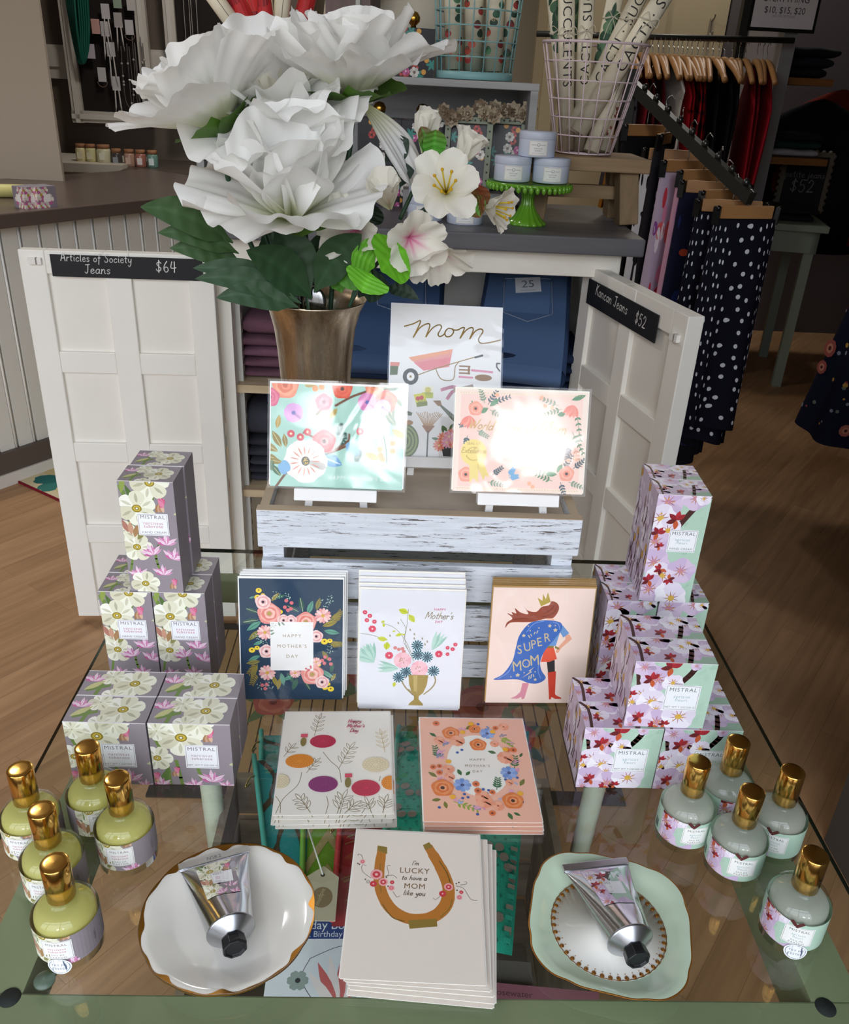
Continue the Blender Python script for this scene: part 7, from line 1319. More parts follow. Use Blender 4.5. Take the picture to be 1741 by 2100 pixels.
plain = lambda w, h, c: Art().rect(0, 0, w, h, c).line([(w * .48, h * .3), (w * .48, h * .7)], .0012, '#7d757c')
hc_n = art_box('hand_cream_box', HWB, HD, HH, narc_front(HWB, HH, True), narc_top(HWB, HD), plain(HD, HH, NG), plain(HD, HH, '#8a8188'), NG)
sp_n = art_box('soap_box', SW, SD, SH_, narc_front(SW, SH_, False), narc_top(SW, SD), plain(SD, SH_, NG), plain(SD, SH_, '#8d848c'), NG)
hc_a = art_box('hand_cream_box', HWB, HD, HH, apri_front(HWB, HH, True), apri_top(HWB, HD), apri_side(HD, HH), plain(HD, HH, '#a3c4b0'), AG)
sp_a = art_box('soap_box', SW, SD, SH_, apri_front(SW, SH_, False), apri_top(SW, SD), apri_side(SD, SH_), plain(SD, SH_, '#a3c4b0'), AG)
def put(src, items, cat, group):
    for i, (lb, x, y, z, rz) in enumerate(items):
        o = src if i == 0 else src.copy()
        if i: COL.objects.link(o)
        o.location = (x, y, z); o.rotation_euler = (0, 0, R(rz)); tag(o, lb, cat, group)
TT = T + .0006; e_ = .0006
gH, gS = 'grey narcissus hand cream boxes', 'grey narcissus soap boxes'
put(hc_n, [('grey floral hand cream box, front left of the lower layer beside the crate', -.272, .742, TT, 0), ('grey floral hand cream box, front right of the lower layer, nearest the navy cards', -.2175, .743, TT, 0), ('grey floral hand cream box, back left of the lower layer', -.2725, .742 + HD + .001, TT, 0), ('grey floral hand cream box, back right of the lower layer', -.217, .743 + HD + .001, TT, 0), ('grey floral hand cream box standing on top of the left pyramid, in front', -.2385, .743, TT + HH + e_, -.5), ('grey floral hand cream box on top of the left pyramid, hidden behind the front one', -.2365, .743 + HD + .0012, TT + HH + e_, 0)], 'box', gH)
put(sp_n, [('grey floral soap box, front left beside the yellow perfume bottles', -.2555, .603, TT, -.3), ('grey floral soap box, front right beside the turquoise pouch', -.1795, .6035, TT, 0), ('grey floral soap box behind the front left one', -.255, .603 + SD + .001, TT, 0), ('grey floral soap box behind the front right one', -.179, .6035 + SD + .001, TT, 0)], 'box', gS)
gA, gB = 'pink blossom hand cream boxes', 'pink blossom soap boxes'
put(hc_a, [('pink blossom hand cream box, front left of its lower layer, beside the caped woman cards', .2570, .752, TT, .5), ('pink blossom hand cream box, front right of its lower layer', .3120, .752, TT, 0), ('pink blossom hand cream box, back left of its lower layer', .2570, .752 + HD + .001, TT, 0), ('pink blossom hand cream box, back right of its lower layer', .3120, .752 + HD + .001, TT, 0), ('pink blossom hand cream box standing on top of the right pyramid, in front', .2895, .752, TT + HH + e_, -2), ('pink blossom hand cream box on top of the right pyramid, behind the front one', .291, .752 + HD + .0013, TT + HH + e_, -2)], 'box', gA)
put(sp_a, [('pink blossom soap box, front left of the bottom row beside the peach cards', .2235, .611, TT, 0), ('pink blossom soap box, front right of the bottom row behind the clear bottles', .2990, .611, TT, 0), ('pink blossom soap box behind the front left one of the bottom row', .2235, .611 + SD + .001, TT, 0), ('pink blossom soap box behind the front right one of the bottom row', .2990, .611 + SD + .001, TT, 0), ('pink blossom soap box on top of the bottom row, in front', .2600, .6135, TT + SH_ + e_, -1.5), ('pink blossom soap box on top of the bottom row, behind the front one', .261, .6135 + SD + .0012, TT + SH_ + e_, -1.5)], 'box', gB)
# ================================================================== perfume bottles
GOLD = mat('#e6b45f', .16, 1); BR_ = .0243; BG = clear('#f4f7f2', 1.45, .01)
def wrap_art(kind, tester):
    L = 2 * math.pi * BR_; w, h = L * .74, .029; A = Art(); cx = 0
    if kind == 'n':
        A.rect(-w / 2, 0, w / 2, h, NG); f = narc_front(.042, .0958, True, False); s_ = Art()
        for p, c, l_ in f.it: s_.it.append(([(x - .0245, y - .0435) for x, y in p], c, l_))
        s_.L = f.L; s_.clip(-.026, 0, .0125, h); A.merge(s_); x0, x1, tc, sc = -.013, .0095, '#6d6068', '#c0627c'; ln = ('narcissus', 'tuberose')
        A.text('TUBEROSE', .026, .014, .0022, '#6e5f62', rot=-90)
    else:
        A.rect(-w / 2, 0, w / 2, h, AG); f = apri_front(.044, .1, True, False); s_ = Art()
        for p, c, l_ in f.it: s_.it.append(([(x - .026, y - .036) for x, y in p], c, l_))
        s_.L = f.L; s_.clip(-.0265, 0, .006, h); A.merge(s_); x0, x1, tc, sc = -.004, .0185, '#566460', '#93b4b8'; ln = ('apricot', 'fleuri'); A.line([(.0, .03), (.004, .026), (.008, .03)], .003, '#5a2a2c')
        for k in range(6): A.line([(-.036 + k * .0012, .003), (-.036 + k * .0012, .012)], .0006, '#4a4a4a', up=0)
    label_plate(A, x0, .006, x1, .0255, [('MISTRAL', .74, .0036, tc, 1.15), (ln[0], .53, .0031, sc, 1.15), (ln[1], .38, .0031, sc, 1.15), ('EAU DE', .21, .0022, tc, 1.3), ('PARFUM', .07, .0024, tc, 1.45)], .001, '#f1f1ee')
    return A.strips(.003)
def bottle(kind, label, x, y, rz, group, tester=False):
    t = thing('perfume_bottle', label, 'perfume bottle', (x, y, TT), R(rz), group)
    prof = [(BR_ - .003, 0), (BR_, .002), (BR_, .0385), (BR_ * .97, .0425), (BR_ * .88, .0463), (BR_ * .72, .0493), (BR_ * .52, .0512), (.0108, .0522), (.0102, .0535)]
    MB().lathe(prof, 40).build('glass_body', BG, t)
    li = [(BR_ - .006, .0042), (BR_ - .0025, .006), (BR_ - .0022, .038), (BR_ * .88, .0422), (BR_ * .77, .0455), (BR_ * .58, .0478), (0, .0482)]
    MB().lathe(li, 40).build('liquid', clear('#f6f4bc', 1.1, .2, body=.85, bodycol='#fff7a4') if kind == 'n' else clear('#f4f7f4', 1.1, .2, body=.55, bodycol='#fdfdf8'), t)
    MB().art(WR[kind], lambda a, b_, q: ((BR_ + .0002 + q * .5) * math.sin(a / BR_), -(BR_ + .0002 + q * .5) * math.cos(a / BR_), .0095 + b_)).build('paper_label', printed(.45, .4), t)
    MB().lathe([(.0094, .0525), (.0094, .058), (.0085, .058)], 32).build('neck', clear('#eef2ee', 1.45, .05), t)
    c = MB().lathe([(.0098, .0548), (.0103, .0552), (.0103, .0886), (.0099, .0892), (.0090, .0895), (.006, .0897), (0, .0898)], 48); c.build('gold_cap', GOLD, t)
    if tester:
        A = Art().ell(0, 0, .0085, None, '#f1f3f6', n=28).ell(0, 0, .0074, None, '#4f5d78', n=28).ell(0, 0, .0070, None, '#f4f5f8', n=28).text('TRY ME', 0, .0007, .0031, '#4f5d78', 1.1).text('TESTER', 0, -.0032, .0031, '#4f5d78', 1.1); A.strips(.003); a0 = -.002 if kind == 'n' else .009
        MB().art(A, lambda a, b_, q: ((BR_ + .0012 + q) * math.sin((a + a0) / BR_), -(BR_ + .0012 + q) * math.cos((a + a0) / BR_), .0085 + b_)).build('round_sticker', printed(.4), t)
    return t
WR = {'n': wrap_art('n', 0), 'a': wrap_art('a', 0)}
for kind, tp, gp, rows in (('n', 'yellow', 'yellow perfume bottles', (('yellow perfume bottle at the back of the left group, beside the soap boxes', -.253, .556, 34), ('yellow perfume bottle of the left group, closest to the left edge of the glass', -.2985, .529, 3), ('yellow perfume bottle of the left group, nearest the cream plate', -.2175, .521, 9), ('yellow perfume bottle between the tester and the one at the left glass edge', -.265, .4865, 4), ('yellow tester perfume bottle with round TRY ME sticker, front of the left group', -.237, .437, 6))), ('a', 'clear', 'clear perfume bottles', (('clear perfume bottle nearest the blossom soap boxes and the green plate', .2735, .554, -14), ('clear perfume bottle at the back of the right group', .318, .581, 30), ('clear perfume bottle in the middle of the right group', .3085, .5205, -25), ('clear perfume bottle of the right group, closest to the right edge of the glass', .353, .545, -44), ('clear tester perfume bottle with round TRY ME sticker, front of the right group', .334, .456, -35)))):
    b0 = None
    for i, (lb, x, y, rz) in enumerate(rows[:4]):
        if b0 is None: b0 = bottle(kind, lb, x, y, rz, gp)
        else: dup(b0, lb, (x, y, TT), R(rz))
    lb, x, y, rz = rows[4]; bottle(kind, lb, x, y, rz, gp, True)
# ================================================================== plates and tubes
CHINA = mat('#ece8df', .12, 0, .5, .3)
def ring(b, rf, r0, r1, zf_, col, n=120, m=0):
    b.grid(lambda u, v: ((r0 + (r1 - r0) * v) * rf(2 * math.pi * u) * math.cos(2 * math.pi * u), (r0 + (r1 - r0) * v) * rf(2 * math.pi * u) * math.sin(2 * math.pi * u), zf_(r0 + (r1 - r0) * v, 2 * math.pi * u)), n, 2, col, m, wrap=True)
PR = .0675
pl_ = thing('china_plate', 'cream china plate with a worn gold scalloped rim holding a silver tube', 'plate', (-.1195, .4555, TT), R(5))
sc = lambda a: 1 + .012 * (abs(math.sin(6 * a)) - .6) + .010 * math.sin(6 * a) ** 8 * 0
f = lambda a, z: 1 + (sc(a) - 1) * min(1, max(0, (z - .006) / .010))
pf = [(.036, .0), (.038, .0012), (.040, .0022), (.0455, .0036), (.052, .0072), (.060, .0098), (PR, .0122), (PR + .0004, .0130), (PR - .0006, .0135), (.060, .0111), (.052, .0086), (.0445, .0054), (.040, .0046), (.030, .0038), (0, .0036)]
MB().lathe(pf, 144, f=f).build('dish', CHINA, pl_)
g = random.Random(3)
def gold_w(a): return .0011 + .0034 * max(0, math.sin(8 * a + .9 + .5 * math.sin(3 * a))) ** 4 + .0005 * math.sin(a * 19)
b = MB(); b.grid(lambda u, v: ((PR + .0002 - gold_w(2 * math.pi * u) * v) * sc(2 * math.pi * u) * math.cos(2 * math.pi * u), (PR + .0002 - gold_w(2 * math.pi * u) * v) * sc(2 * math.pi * u) * math.sin(2 * math.pi * u), .0139 - gold_w(2 * math.pi * u) * v * .34), 240, 2, wrap=True)
b.grid(lambda u, v: ((PR + .0006) * sc(2 * math.pi * u) * math.cos(2 * math.pi * u), (PR + .0006) * sc(2 * math.pi * u) * math.sin(2 * math.pi * u), .0121 + .0018 * v), 240, 1, wrap=True)
b.build('gold_rim', mat('#a8742c', .3, .85), pl_)
sq = thing('china_plate', 'square pale green china plate with gilt lace ring holding a silver tube', 'plate', (.1845, .454, TT), R(-14))
def sqr(a): c4 = math.cos(4 * (a - R(45))); k = 1 + .065 * c4; d = (a - R(45)) % (math.pi / 2); d = min(d, math.pi / 2 - d); return k - .022 * math.exp(-((d - R(19)) / R(6)) ** 2)
fq = lambda a, z: 1 + (sqr(a) - 1) * min(1, max(0, (z - .0028) / .006))
QR = .0672; pq = [(.036, 0), (.038, .001), (.045, .0028), (.055, .0062), (QR, .0125), (QR + .0005, .0133), (QR - .0005, .0138), (.057, .0085), (.0475, .0048), (.044, .0040), (.02, .0036), (0, .0036)]
b = MB().lathe(pq, 160, '#c9dcc3', f=fq); b.build('dish', printed(.12, .5, .3), sq)
b = MB(); b.lathe([(.0, .00375), (.044, .0042), (.0462, .0048)], 96, '#ece8e0'); b.build('white_well', printed(.12, .5, .3), sq)
GILT = mat('#a9702c', .32, .7); b = MB()
b.grid(lambda u, v: ((QR + .0009 - .0014 * v) * sqr(2 * math.pi * u) * math.cos(2 * math.pi * u), (QR + .0009 - .0014 * v) * sqr(2 * math.pi * u) * math.sin(2 * math.pi * u), .0135 + .0005 * math.sin(v * math.pi)), 200, 2, wrap=True)
zr = lambda r: .0044 + max(0, r - .044) * .22
ring(b, lambda a: 1 + .012 * abs(math.sin(22 * a)), .0452, .0458, lambda r, a: .00515, '#fff', 264)
ring(b, lambda a: 1, .0424, .0427, lambda r, a: .0046, '#fff', 96)
for i in range(44):
    a = 2 * math.pi * (i + .5) / 44; c, s_ = math.cos(a), math.sin(a)
    b.tube([(.0440 * c + .0014 * math.cos(q), .0440 * s_ + .0014 * math.sin(q), .0049) for q in [2 * math.pi * k / 10 for k in range(10)]], .00042, 4, closed=True)
    for q in (-.4, 0, .4): b.tube([(.0428 * math.cos(a), .0428 * math.sin(a), .0047), (.0448 * math.cos(a + q * .05), .0448 * math.sin(a + q * .05), .0051)], .00036, 4)
    b.ball((.0405 * c, .0405 * s_, .0045), .0006, n=6); b.tube([(.0412 * c, .0412 * s_, .0045), (.0424 * c, .0424 * s_, .0046)], .00036, 4)
ring(b, lambda a: 1, .0215, .0219, lambda r, a: .0041, '#fff', 96); b.build('gilt_ring', GILT, sq)
ALU = mat('#c9cbcf', .16, 1, bump=.1, bscale=60); ALB = mat('#c6c8cc', .30, 1)
def cream_tube(label, tail, shoulder, zb, art, stamp, roll_=0):
    ax = Vector((shoulder[0] - tail[0], shoulder[1] - tail[1], 0)); L = ax.length; ax.normalize(); r = .0178; xd = Vector((-ax.y, ax.x, 0)); 
    if xd.x < 0: xd = -xd
    t = thing('hand_cream_tube', label, 'tube', M=frame((tail[0], tail[1], zb), xd, None, (0, 0, 1)))       # local: x across, y towards the tail, z up
    W2 = .0285
    def sec(v): q = min(1, max(0, v)) ** .8; return W2 + (r - W2) * q, .0008 + (r - .0008) * q ** .85, .0135 * (1 - q) + r * q
    def fn(u, v, k=0):
        a = 2 * math.pi * u; hw, ht, zc = sec(v); dent = .0022 * math.sin(math.pi * v) * math.exp(-((u - .20) / .07) ** 2) + .0026 * math.exp(-((u - .08) / .04) ** 2 - ((v - .6) / .16) ** 2)
        return Vector((hw * math.cos(a), -L * v, zc + (ht - dent) * math.sin(a) + k))
    m = MB().grid(fn, 64, 40, wrap=True); m.build('body', ALU, t)
    MB().box(-W2 - .0006, W2 + .0006, -.0002, .0068, .0118, .0150).build('crimped_end', ALB, t, bevel=.0005)
    if stamp: MB().art(Art().text(stamp, 0, 0, .0048, '#6a6c70', 1.0), lambda x, y, q: (x, .0018 + y, .01505 + q)).build('stamp', printed(.5), t)
    A = Art()
    for p, c, l_ in art.it: A.it.append((p, c, l_))
    A.strips(.004)
    def top(x, y, q):        # label follows the upper side of the tube; y from 0 at the lower edge
        v = .66 - (y / .046) * .60; hw, ht, zc = sec(v); u = math.acos(max(-1, min(1, x / .0165 * .62))) / (2 * math.pi); p = fn(u, v); return Vector((p.x, p.y, p.z + .0003 + q * .6))
    MB().art(A, top).build('paper_label', printed(.35, .5), t)
    s = MB().lathe([(r + .0004, 0), (r + .0008, .0012), (r * .98, .0022), (r * .45, .0085), (.0072, .0088)], 64, M=Matrix.Translation((0, -L, r)) @ Matrix.Rotation(R(90), 4, 'X')); s.build('shoulder', mat('#b9bcc2', .28, 1), t)
    MB().lathe([(.0085, .0086), (.0092, .009), (.0098, .0165), (.0092, .0185), (.0078, .0186), (.0072, .0172), (0, .0166)], 8, M=Matrix.Translation((0, -L, r)) @ Matrix.Rotation(R(90), 4, 'X') @ Matrix.Rotation(R(22.5), 4, 'Z'), smooth=False).build('black_cap', mat('#17191c', .35), t, bevel=.0004)
    return t
def tube_art(full):
    A = Art(); 
    for p, c, l_ in full.it: A.it.append(([(x - .0165, y - .024) for x, y in p], c, l_))
    A.L = full.L; return A.clip(-.0165, 0, .0165, .046)
cream_tube('silver hand cream tube with narcissus label lying on the cream plate', (-.139, .5005), (-.1135, .4345), TT + .0045, tube_art(narc_front(.033, .0755, True)), 'N58.2')
cream_tube('silver hand cream tube with pink blossom label lying on the green plate', (.1825, .5000), (.1935, .4305), TT + .0047, tube_art(apri_front(.033, .0755, True)), None)
# ================================================================== vase and flowers
VC = Vector((-.096, .968, TZ))
vz = thing('flower_vase', 'tarnished silver flared vase standing on the whitewashed crate', 'vase', VC)
def vase_mat():
    m, n, l = newmat('tarnished_silver'); p = prin(n, None, .24, 1); tc = n.new('ShaderNodeTexCoord'); mp = n.new('ShaderNodeMapping'); mp.inputs['Scale'].default_value = (22, 22, 4); l.new(tc.outputs['Object'], mp.inputs[0])
    t = n.new('ShaderNodeTexNoise'); t.inputs['Scale'].default_value = 1.6; t.inputs['Detail'].default_value = 8; t.inputs['Roughness'].default_value = .7; l.new(mp.outputs[0], t.inputs['Vector'])
    r = n.new('ShaderNodeValToRGB'); r.color_ramp.elements[0].position = .36; r.color_ramp.elements[1].position = .62; r.color_ramp.elements[0].color = (*lin('#8a745c'), 1); r.color_ramp.elements[1].color = (*lin('#dccfb8'), 1); l.new(t.outputs[0], r.inputs[0]); l.new(r.outputs[0], p.inputs['Base Color'])
    r2 = n.new('ShaderNodeMapRange'); r2.inputs['From Min'].default_value = .3; r2.inputs['From Max'].default_value = .7; r2.inputs['To Min'].default_value = .42; r2.inputs['To Max'].default_value = .2; l.new(t.outputs[0], r2.inputs[0]); l.new(r2.outputs[0], p.inputs['Roughness'])
    return out(m, n, l, p.outputs[0])
vp_ = [(.034, 0), (.036, .002), (.0375, .04), (.0405, .085), (.0435, .125), (.0465, .150), (.0515, .170), (.0582, .1825), (.0592, .1838), (.0578, .1845), (.050, .170), (.045, .150), (.042, .125), (.036, .04), (.034, .006), (0, .006)]
MB().lathe(vp_, 72).build('body', vase_mat(), vz)
for i, (dx, dy, rz) in enumerate(((-.021, -.030, 20), (.004, -.034, -10))):
    t = thing('spoon', ['silver spoon standing in the vase, left of the centre stem', 'silver spoon standing in the vase, right of the centre stem'][i], 'spoon', VC + Vector((dx, dy, .172)), R(rz)); MB().ball((0, 0, .012), .015, sc=(.85, .3, 1.35), n=20).tube([(0, 0, -.004), (0, .006, -.14)], .0022, 8).build('body', mat('#8f9092', .15, 1), t)
PETAL = printed(.75, .15, transl=.38)
def petal(b, M, R_, th0, th1, W, cup, ruff, seed, c0, c1, nu=34, nv=15, cmid=None):
    g = random.Random(seed); p1, p2, p3 = g.uniform(0, 6.3), g.uniform(0, 6.3), g.uniform(0, 6.3); fr = g.choice([3, 4, 5]); lk = R_ * g.uniform(.9, 1.08); tw = g.uniform(-.25, .25)
    path = [(0, 0)]; N = 40
    for i in range(N): t = th0 + (th1 - th0) * (i / N) ** 1.3; path.append((path[-1][0] + math.sin(t) * lk / N, path[-1][1] + math.cos(t) * lk / N))
    def fn(u, v):
        s_ = (u - .5) * 2; vv = v * (1 - .20 * abs(s_) ** 2.5 * v) * (1 + .03 * math.sin(fr * 1.9 * s_ + p1) * v * v + .014 * math.sin(13 * s_ + p2) * v ** 4); i = min(N - 1, vv * N); k = int(i); fr_ = i - k; rho = path[k][0] + (path[min(N, k + 1)][0] - path[k][0]) * fr_; z = path[k][1] + (path[min(N, k + 1)][1] - path[k][1]) * fr_
        t = th0 + (th1 - th0) * vv ** 1.3; w = W * (.16 + .84 * math.sin(min(1.0, v * 1.15) * math.pi * .56) ** 1.1) * s_ / 2
        off = -cup * W * (s_ * s_) * (.25 + .75 * v) + ruff * (v ** 2) * math.sin(fr * s_ * 1.7 + p3) * (.35 + .65 * abs(s_)) + .0011 * v * math.sin(19 * s_ + p1) * (R_ / .1) + tw * w * v
        return M @ Vector((rho + off * math.cos(t), w, z - off * math.sin(t)))
    A0, A1 = lin(c0), lin(c1); Am = lin(cmid) if cmid else None
    def cf(u, v):
        q = min(1, max(0, (v - .05) / .45)) ** .8; c = tuple(A0[i] + (A1[i] - A0[i]) * q for i in range(3))
        if Am: k = max(0, 1 - abs(u - .5) * 7) * max(0, 1 - v * 1.5); c = tuple(c[i] + (Am[i] - c[i]) * k for i in range(3))
        return c
    b.grid(fn, nu, nv, cf=cf)
def axisM(o, ax, spin=0):
    z = Vector(ax).normalized(); x = Vector((1, 0, 0)); x = (x - z * z.dot(x)); x = x.normalized() if x.length > .1 else Vector((0, 1, 0)); y = z.cross(x); return Matrix(((x.x, y.x, z.x, o.x), (x.y, y.y, z.y, o.y), (x.z, y.z, z.z, o.z), (0, 0, 0, 1))) @ Matrix.Rotation(spin, 4, 'Z')
STEM = mat('#27452f', .5); LEAFM = printed(.5, .3, transl=.06)
def leaf3(b, base, tip, w, sag=None, roll_=0.0, c='#2c5230', c2=None, fold=.10, nu=8, nv=16, oval=False):
    base, tip = Vector(base), Vector(tip); d = tip - base; L = d.length; sag = .12 * L if sag is None else sag; d.normalize(); s_ = d.cross(Vector((.15, -1, .35))).normalized(); s_ = Matrix.Rotation(roll_, 3, d) @ s_; n_ = s_.cross(d)
    C1, C2 = lin(c), lin(c2 or c); V = tuple(x * 1.25 for x in C1)
    def fn(u, v):
        q = (u - .5) * 2; pr = (math.sin(math.pi * min(1, v * .97 + .03)) ** (.62 if oval else .8)) * (1 - .25 * v if not oval else 1) * (.25 + .75 * min(1, v * 4)) if v < 1 else 0
        return base + d * (L * v) + s_ * (w / 2 * pr * q * 1.12) + n_ * (fold * w * abs(q) * pr + .0012 * math.sin(v * 34 + 3 * abs(q)) * pr) + Vector((0, 0, sag * math.sin(math.pi * v * .9)))
    b.grid(fn, nu, nv, cf=lambda u, v: V if abs(u - .5) < .07 else tuple(C1[i] + (C2[i] - C1[i]) * max(0, v - .35) / .65 for i in range(3)))
def stem3(parent, pts, r=.0028, m=None): return MB().tube(cr(pts, 6), r, 8).build('stem', m or STEM, parent)
def LV(parent, items, c='#243c25'):
    for it in items:
        (u0, v0), (u1, v1), w, ya, yb = it[:5]; k = it[5] if len(it) > 5 else {}; b = MB(); leaf3(b, hy(u0, v0, ya), hy(u1, v1, yb), w, **{'c': c, **k}); b.build('leaf', LEAFM, parent)
def peony(label, base, ax, R_, seed, rings, spin=0, sep=True):
    t = thing('peony', label, 'flower', (0, 0, 0), 0, 'white peonies in the silver vase'); b = MB(); g = random.Random(seed)
    for ri, (n, k, t0, t1, W, cup, ruff) in enumerate(rings):
        for i in range(n): petal(b, axisM(base, ax, spin + 2 * math.pi * (i + .5 * (ri % 2)) / n + g.uniform(-.18, .18)), R_ * k * g.uniform(.92, 1.08), R(t0 + g.uniform(-5, 5)), R(t1 + g.uniform(-16, 16)), R_ * W * g.uniform(.9, 1.12), cup, ruff * R_, seed * 31 + ri * 9 + i, '#e4e7b4' if k > .7 else '#f1f0cc', '#fcfbf8' if k > .7 else '#fbf8ea')
    b.build('bloom', PETAL, t)
    if sep:
        b = MB()
        for i in range(5): M = axisM(base - Vector(ax).normalized() * .006, ax, spin + 1.2566 * i); petal(b, M, R_ * .56, R(66), R(74), R_ * .46, .1, .02 * R_, seed + i, '#38551c', '#4d7424', 8, 8)
        b.build('calyx', LEAFM, t)
    return t
full = [(5, .55, 8, 24, .62, .22, .05), (6, .74, 14, 44, .74, .2, .07), (7, .92, 28, 68, .8, .16, .08), (8, 1.0, 50, 96, .82, .10, .09)]
vr = VC + Vector((0, 0, .10))
pA = peony('white peony on the left, tipped outwards towards the counter', hy(458, 268, .93), (-.48, -.06, .87), .092, 3, [(5, .62, 5, 20, .7, .2, .05), (6, .88, 14, 34, .85, .2, .06), (7, 1.02, 28, 56, .9, .16, .07), (4, 1.15, 54, 80, 1.1, .1, .08)], .5)
stem3(pA, [hy(452, 264, .93), hy(480, 420, .95), hy(540, 560, .96), vr + Vector((-.02, -.01, 0))])
LV(pA, [((478, 498), (288, 432), .036, .94, .90), ((490, 520), (323, 484), .026, .94, .91), ((502, 548), (348, 515), .028, .945, .92), ((468, 455), (360, 396), .022, .95, .95), ((462, 470), (425, 405), .02, .96, .98)], '#39532e')
pB = peony('white peony at the top of the bouquet, opening upwards', hy(722, 212, .98), (-.04, -.08, .99), .106, 7, [(5, .62, 5, 18, .7, .2, .05), (6, .86, 16, 36, .85, .18, .06), (7, 1.0, 34, 58, .95, .14, .07), (7, 1.12, 52, 76, .95, .1, .08)], .2)
b = MB(); petal(b, axisM(hy(745, 215, .97), (.5, -.5, .2), -.9), .10, R(60), R(100), .05, .1, .006, 77, '#d9dca0', '#f2f1f0'); b.build('drooping_petal', PETAL, pB)
stem3(pB, [hy(722, 207, .98), hy(718, 300, .985), hy(690, 480, .98), vr + Vector((.012, .01, 0))])
pC = peony('white peony at the back of the bouquet, between the other three', hy(580, 285, .99), (-.12, -.5, .85), .122, 12, full, .9)
stem3(pC, [hy(612, 290, 1.03), hy(625, 450, 1.0), vr + Vector((-.004, .016, 0))])
pD = peony('white peony at the front centre, its cup facing the shop window', hy(600, 452, .93), (-.04, -.36, .93), .108, 21, [(4, .72, 2, 16, .85, .24, .05), (5, .98, 8, 26, 1.0, .22, .06), (6, 1.02, 24, 58, 1.05, .16, .07), (6, .98, 56, 92, 1.05, .08, .09)], .3)
stem3(pD, [hy(610, 470, .935), hy(622, 540, .945), hy(636, 640, .935), vr + Vector((.0, -.012, -.02))], .0042)
LV(pD, [((640, 612), (505, 520), .042, .93, .89), ((636, 606), (568, 470), .046, .93, .93), ((644, 600), (742, 486), .038, .925, .90), ((650, 590), (660, 480), .032, .95, .96), ((560, 600), (548, 482), .03, .97, .98), ((610, 612), (396, 558), .028, .92, .90), ((618, 622), (400, 580), .028, .915, .89), ((612, 630), (443, 617), .030, .91, .89), ((560, 560), (545, 470), .02, 1.0, 1.0)], '#2c472b')
stem3(pD, [hy(560, 470, .97), hy(575, 560, .965), vr + Vector((-.016, -.005, 0))], .0035)
def blossom3(parent, c, ax, R_, seed, pink, n=6, th=(30, 84), stam=True, closed=False):
    b = MB(); M0 = axisM(c, ax)
    for i in range(n): petal(b, axisM(c, ax, 2 * math.pi * i / n + .2 * seed), R_ * (1.0 if i % 2 else .92), R(th[0]), R(th[1] * (.9 + .2 * (i % 3) / 3)), R_ * (.56 if not closed else .75), .14, .05 * R_, seed * 13 + i, '#e8a9c0' if pink > 1 else '#ecebc8', '#f1ede2', 12, 10, '#dd5f9c' if pink else None)
    if stam:
        for i in range(7): a = i * .9; d = Vector((.28 * math.cos(a), .28 * math.sin(a), 1)); e = M0 @ (d * R_ * .75); b.tube([c, M0 @ (d * R_ * .4), e], R_ * .016, 5, '#e6cf4a'); b.ball(e, R_ * .035, '#e0b52c', n=6)
    return b.build('blossom', PETAL, parent)
bl = thing('blossom_branch', 'cream blossom branch with pink throats on the right of the vase', 'flower', (0, 0, 0))
for (u, v), y, ax, r, pk_, th, st, sd in (((915, 398), .92, (-.1, -.85, .4), .052, 0, (30, 84), True, 1), ((800, 428), .93, (-.2, -.6, .7), .052, 1, (8, 40), False, 2), ((838, 486), .91, (.25, -.75, -.1), .050, 2, (30, 78), False, 3), ((732, 470), .94, (-.3, -.8, .1), .052, 2, (30, 82), False, 4), ((985, 418), .94, (.8, -.45, -.1), .044, 0, (22, 66), True, 5), ((868, 315), .97, (.1, -.1, 1), .046, 1, (5, 26), False, 6), ((940, 345), .96, (.35, -.2, .9), .046, 0, (12, 44), False, 7), ((895, 500), .915, (.2, -.6, -.8), .050, 1, (40, 80), False, 8)): blossom3(bl, hy(u, v, y), ax, r, sd, pk_, 6, th, st)
for pts in (((915, 402), (850, 445), (790, 520), (720, 620)), ((868, 320), (860, 360), (820, 450)), ((838, 490), (800, 530)), ((732, 476), (745, 540), (720, 620)), ((985, 420), (920, 420), (850, 445))): stem3(bl, [hy(u, v, .945) for u, v in pts] + ([vr + Vector((.02, 0, 0))] if pts[-1][1] > 600 else []), .0022)
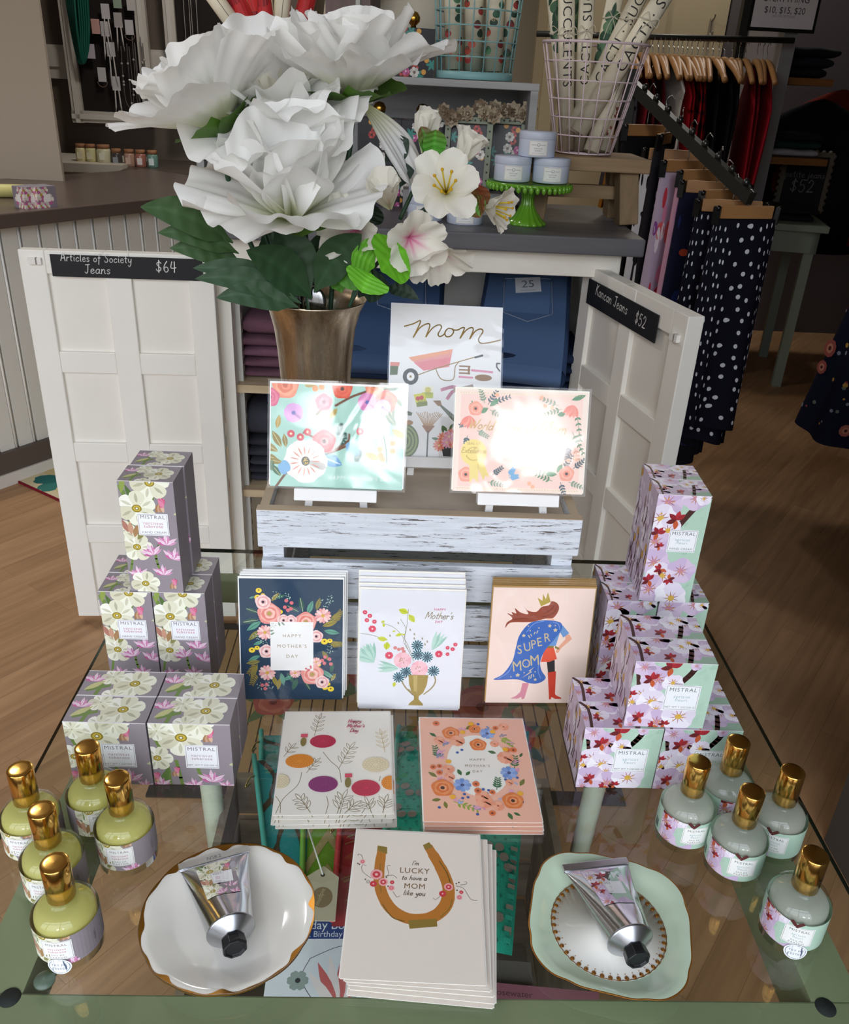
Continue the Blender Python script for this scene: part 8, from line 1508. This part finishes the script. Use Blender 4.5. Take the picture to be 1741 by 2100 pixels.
LV(bl, [((886, 330), (863, 262), .016, .95, .95, {'c': '#3f7a2c', 'c2': '#6a3a2a', 'oval': True}), ((888, 328), (893, 268), .022, .95, .94, {'c': '#4c8f2f', 'c2': '#5a6a2c', 'oval': True}), ((884, 332), (922, 352), .026, .95, .93, {'c': '#4c8f2f', 'c2': '#8a4a2e', 'oval': True}), ((968, 440), (975, 380), .03, .935, .92, {'c': '#6a4a2a', 'c2': '#8a3f2c', 'oval': True}), ((965, 420), (992, 405), .03, .935, .92, {'c': '#5a5a2a', 'c2': '#8a4030', 'oval': True}), ((962, 412), (985, 448), .022, .93, .92, {'c': '#4c8f2f', 'c2': '#7a3a2a', 'oval': True})])
LV(bl, [((768, 548), (722, 520), .038, .91, .90, {'c': '#5c9d26', 'oval': True}), ((782, 556), (832, 516), .05, .905, .88, {'c': '#5fa324', 'oval': True}), ((762, 562), (742, 602), .044, .90, .885, {'c': '#63a826', 'oval': True}), ((762, 560), (690, 575), .034, .92, .92, {'c': '#4a8526', 'oval': True}), ((700, 600), (690, 560), .02, .94, .94, {'c': '#4f8a2a', 'oval': True})])
LV(bl, [((790, 330), (838, 288), .030, .97, .97), ((795, 372), (850, 352), .026, .965, .96), ((775, 500), (855, 545), .045, .95, .94, {'oval': True}), ((790, 590), (860, 618), .016, .93, .92), ((780, 520), (742, 470), .016, .93, .92), ((740, 600), (800, 590), .034, .93, .91), ((700, 600), (725, 500), .03, .97, .97), ((735, 610), (770, 560), .03, .96, .96), ((755, 470), (765, 420), .03, .97, .97), ((660, 560), (665, 490), .03, .99, .99)], '#1d3020')
bs = thing('blossom_sprig', 'small cream blossom sprig with red tipped leaves below the left peony', 'flower', (0, 0, 0))
blossom3(bs, hy(435, 300, 1.0), (-.3, -.5, .7), .042, 9, 0, 5, (15, 50), False); blossom3(bs, hy(500, 300, 1.02), (.1, -.6, .6), .04, 10, 1, 5, (20, 60), False)
LV(bs, [((478, 328), (426, 318), .024, .965, .955, {'c': '#5a5a2a', 'c2': '#8a3c2c', 'oval': True}), ((480, 325), (452, 296), .024, .965, .955, {'c': '#6a5a30', 'c2': '#8a4a34', 'oval': True}), ((484, 336), (470, 288), .024, .955, .945, {'c': '#5c9430', 'c2': '#7a3a28', 'oval': True})])
stem3(bs, [hy(484, 334, .965), hy(520, 420, .98), hy(570, 560, .975), vr + Vector((-.008, .004, 0))], .0022); stem3(bs, [hy(435, 302, 1.0), hy(484, 334, .97)], .0018); stem3(bs, [hy(500, 304, 1.02), hy(520, 420, .985)], .0018)
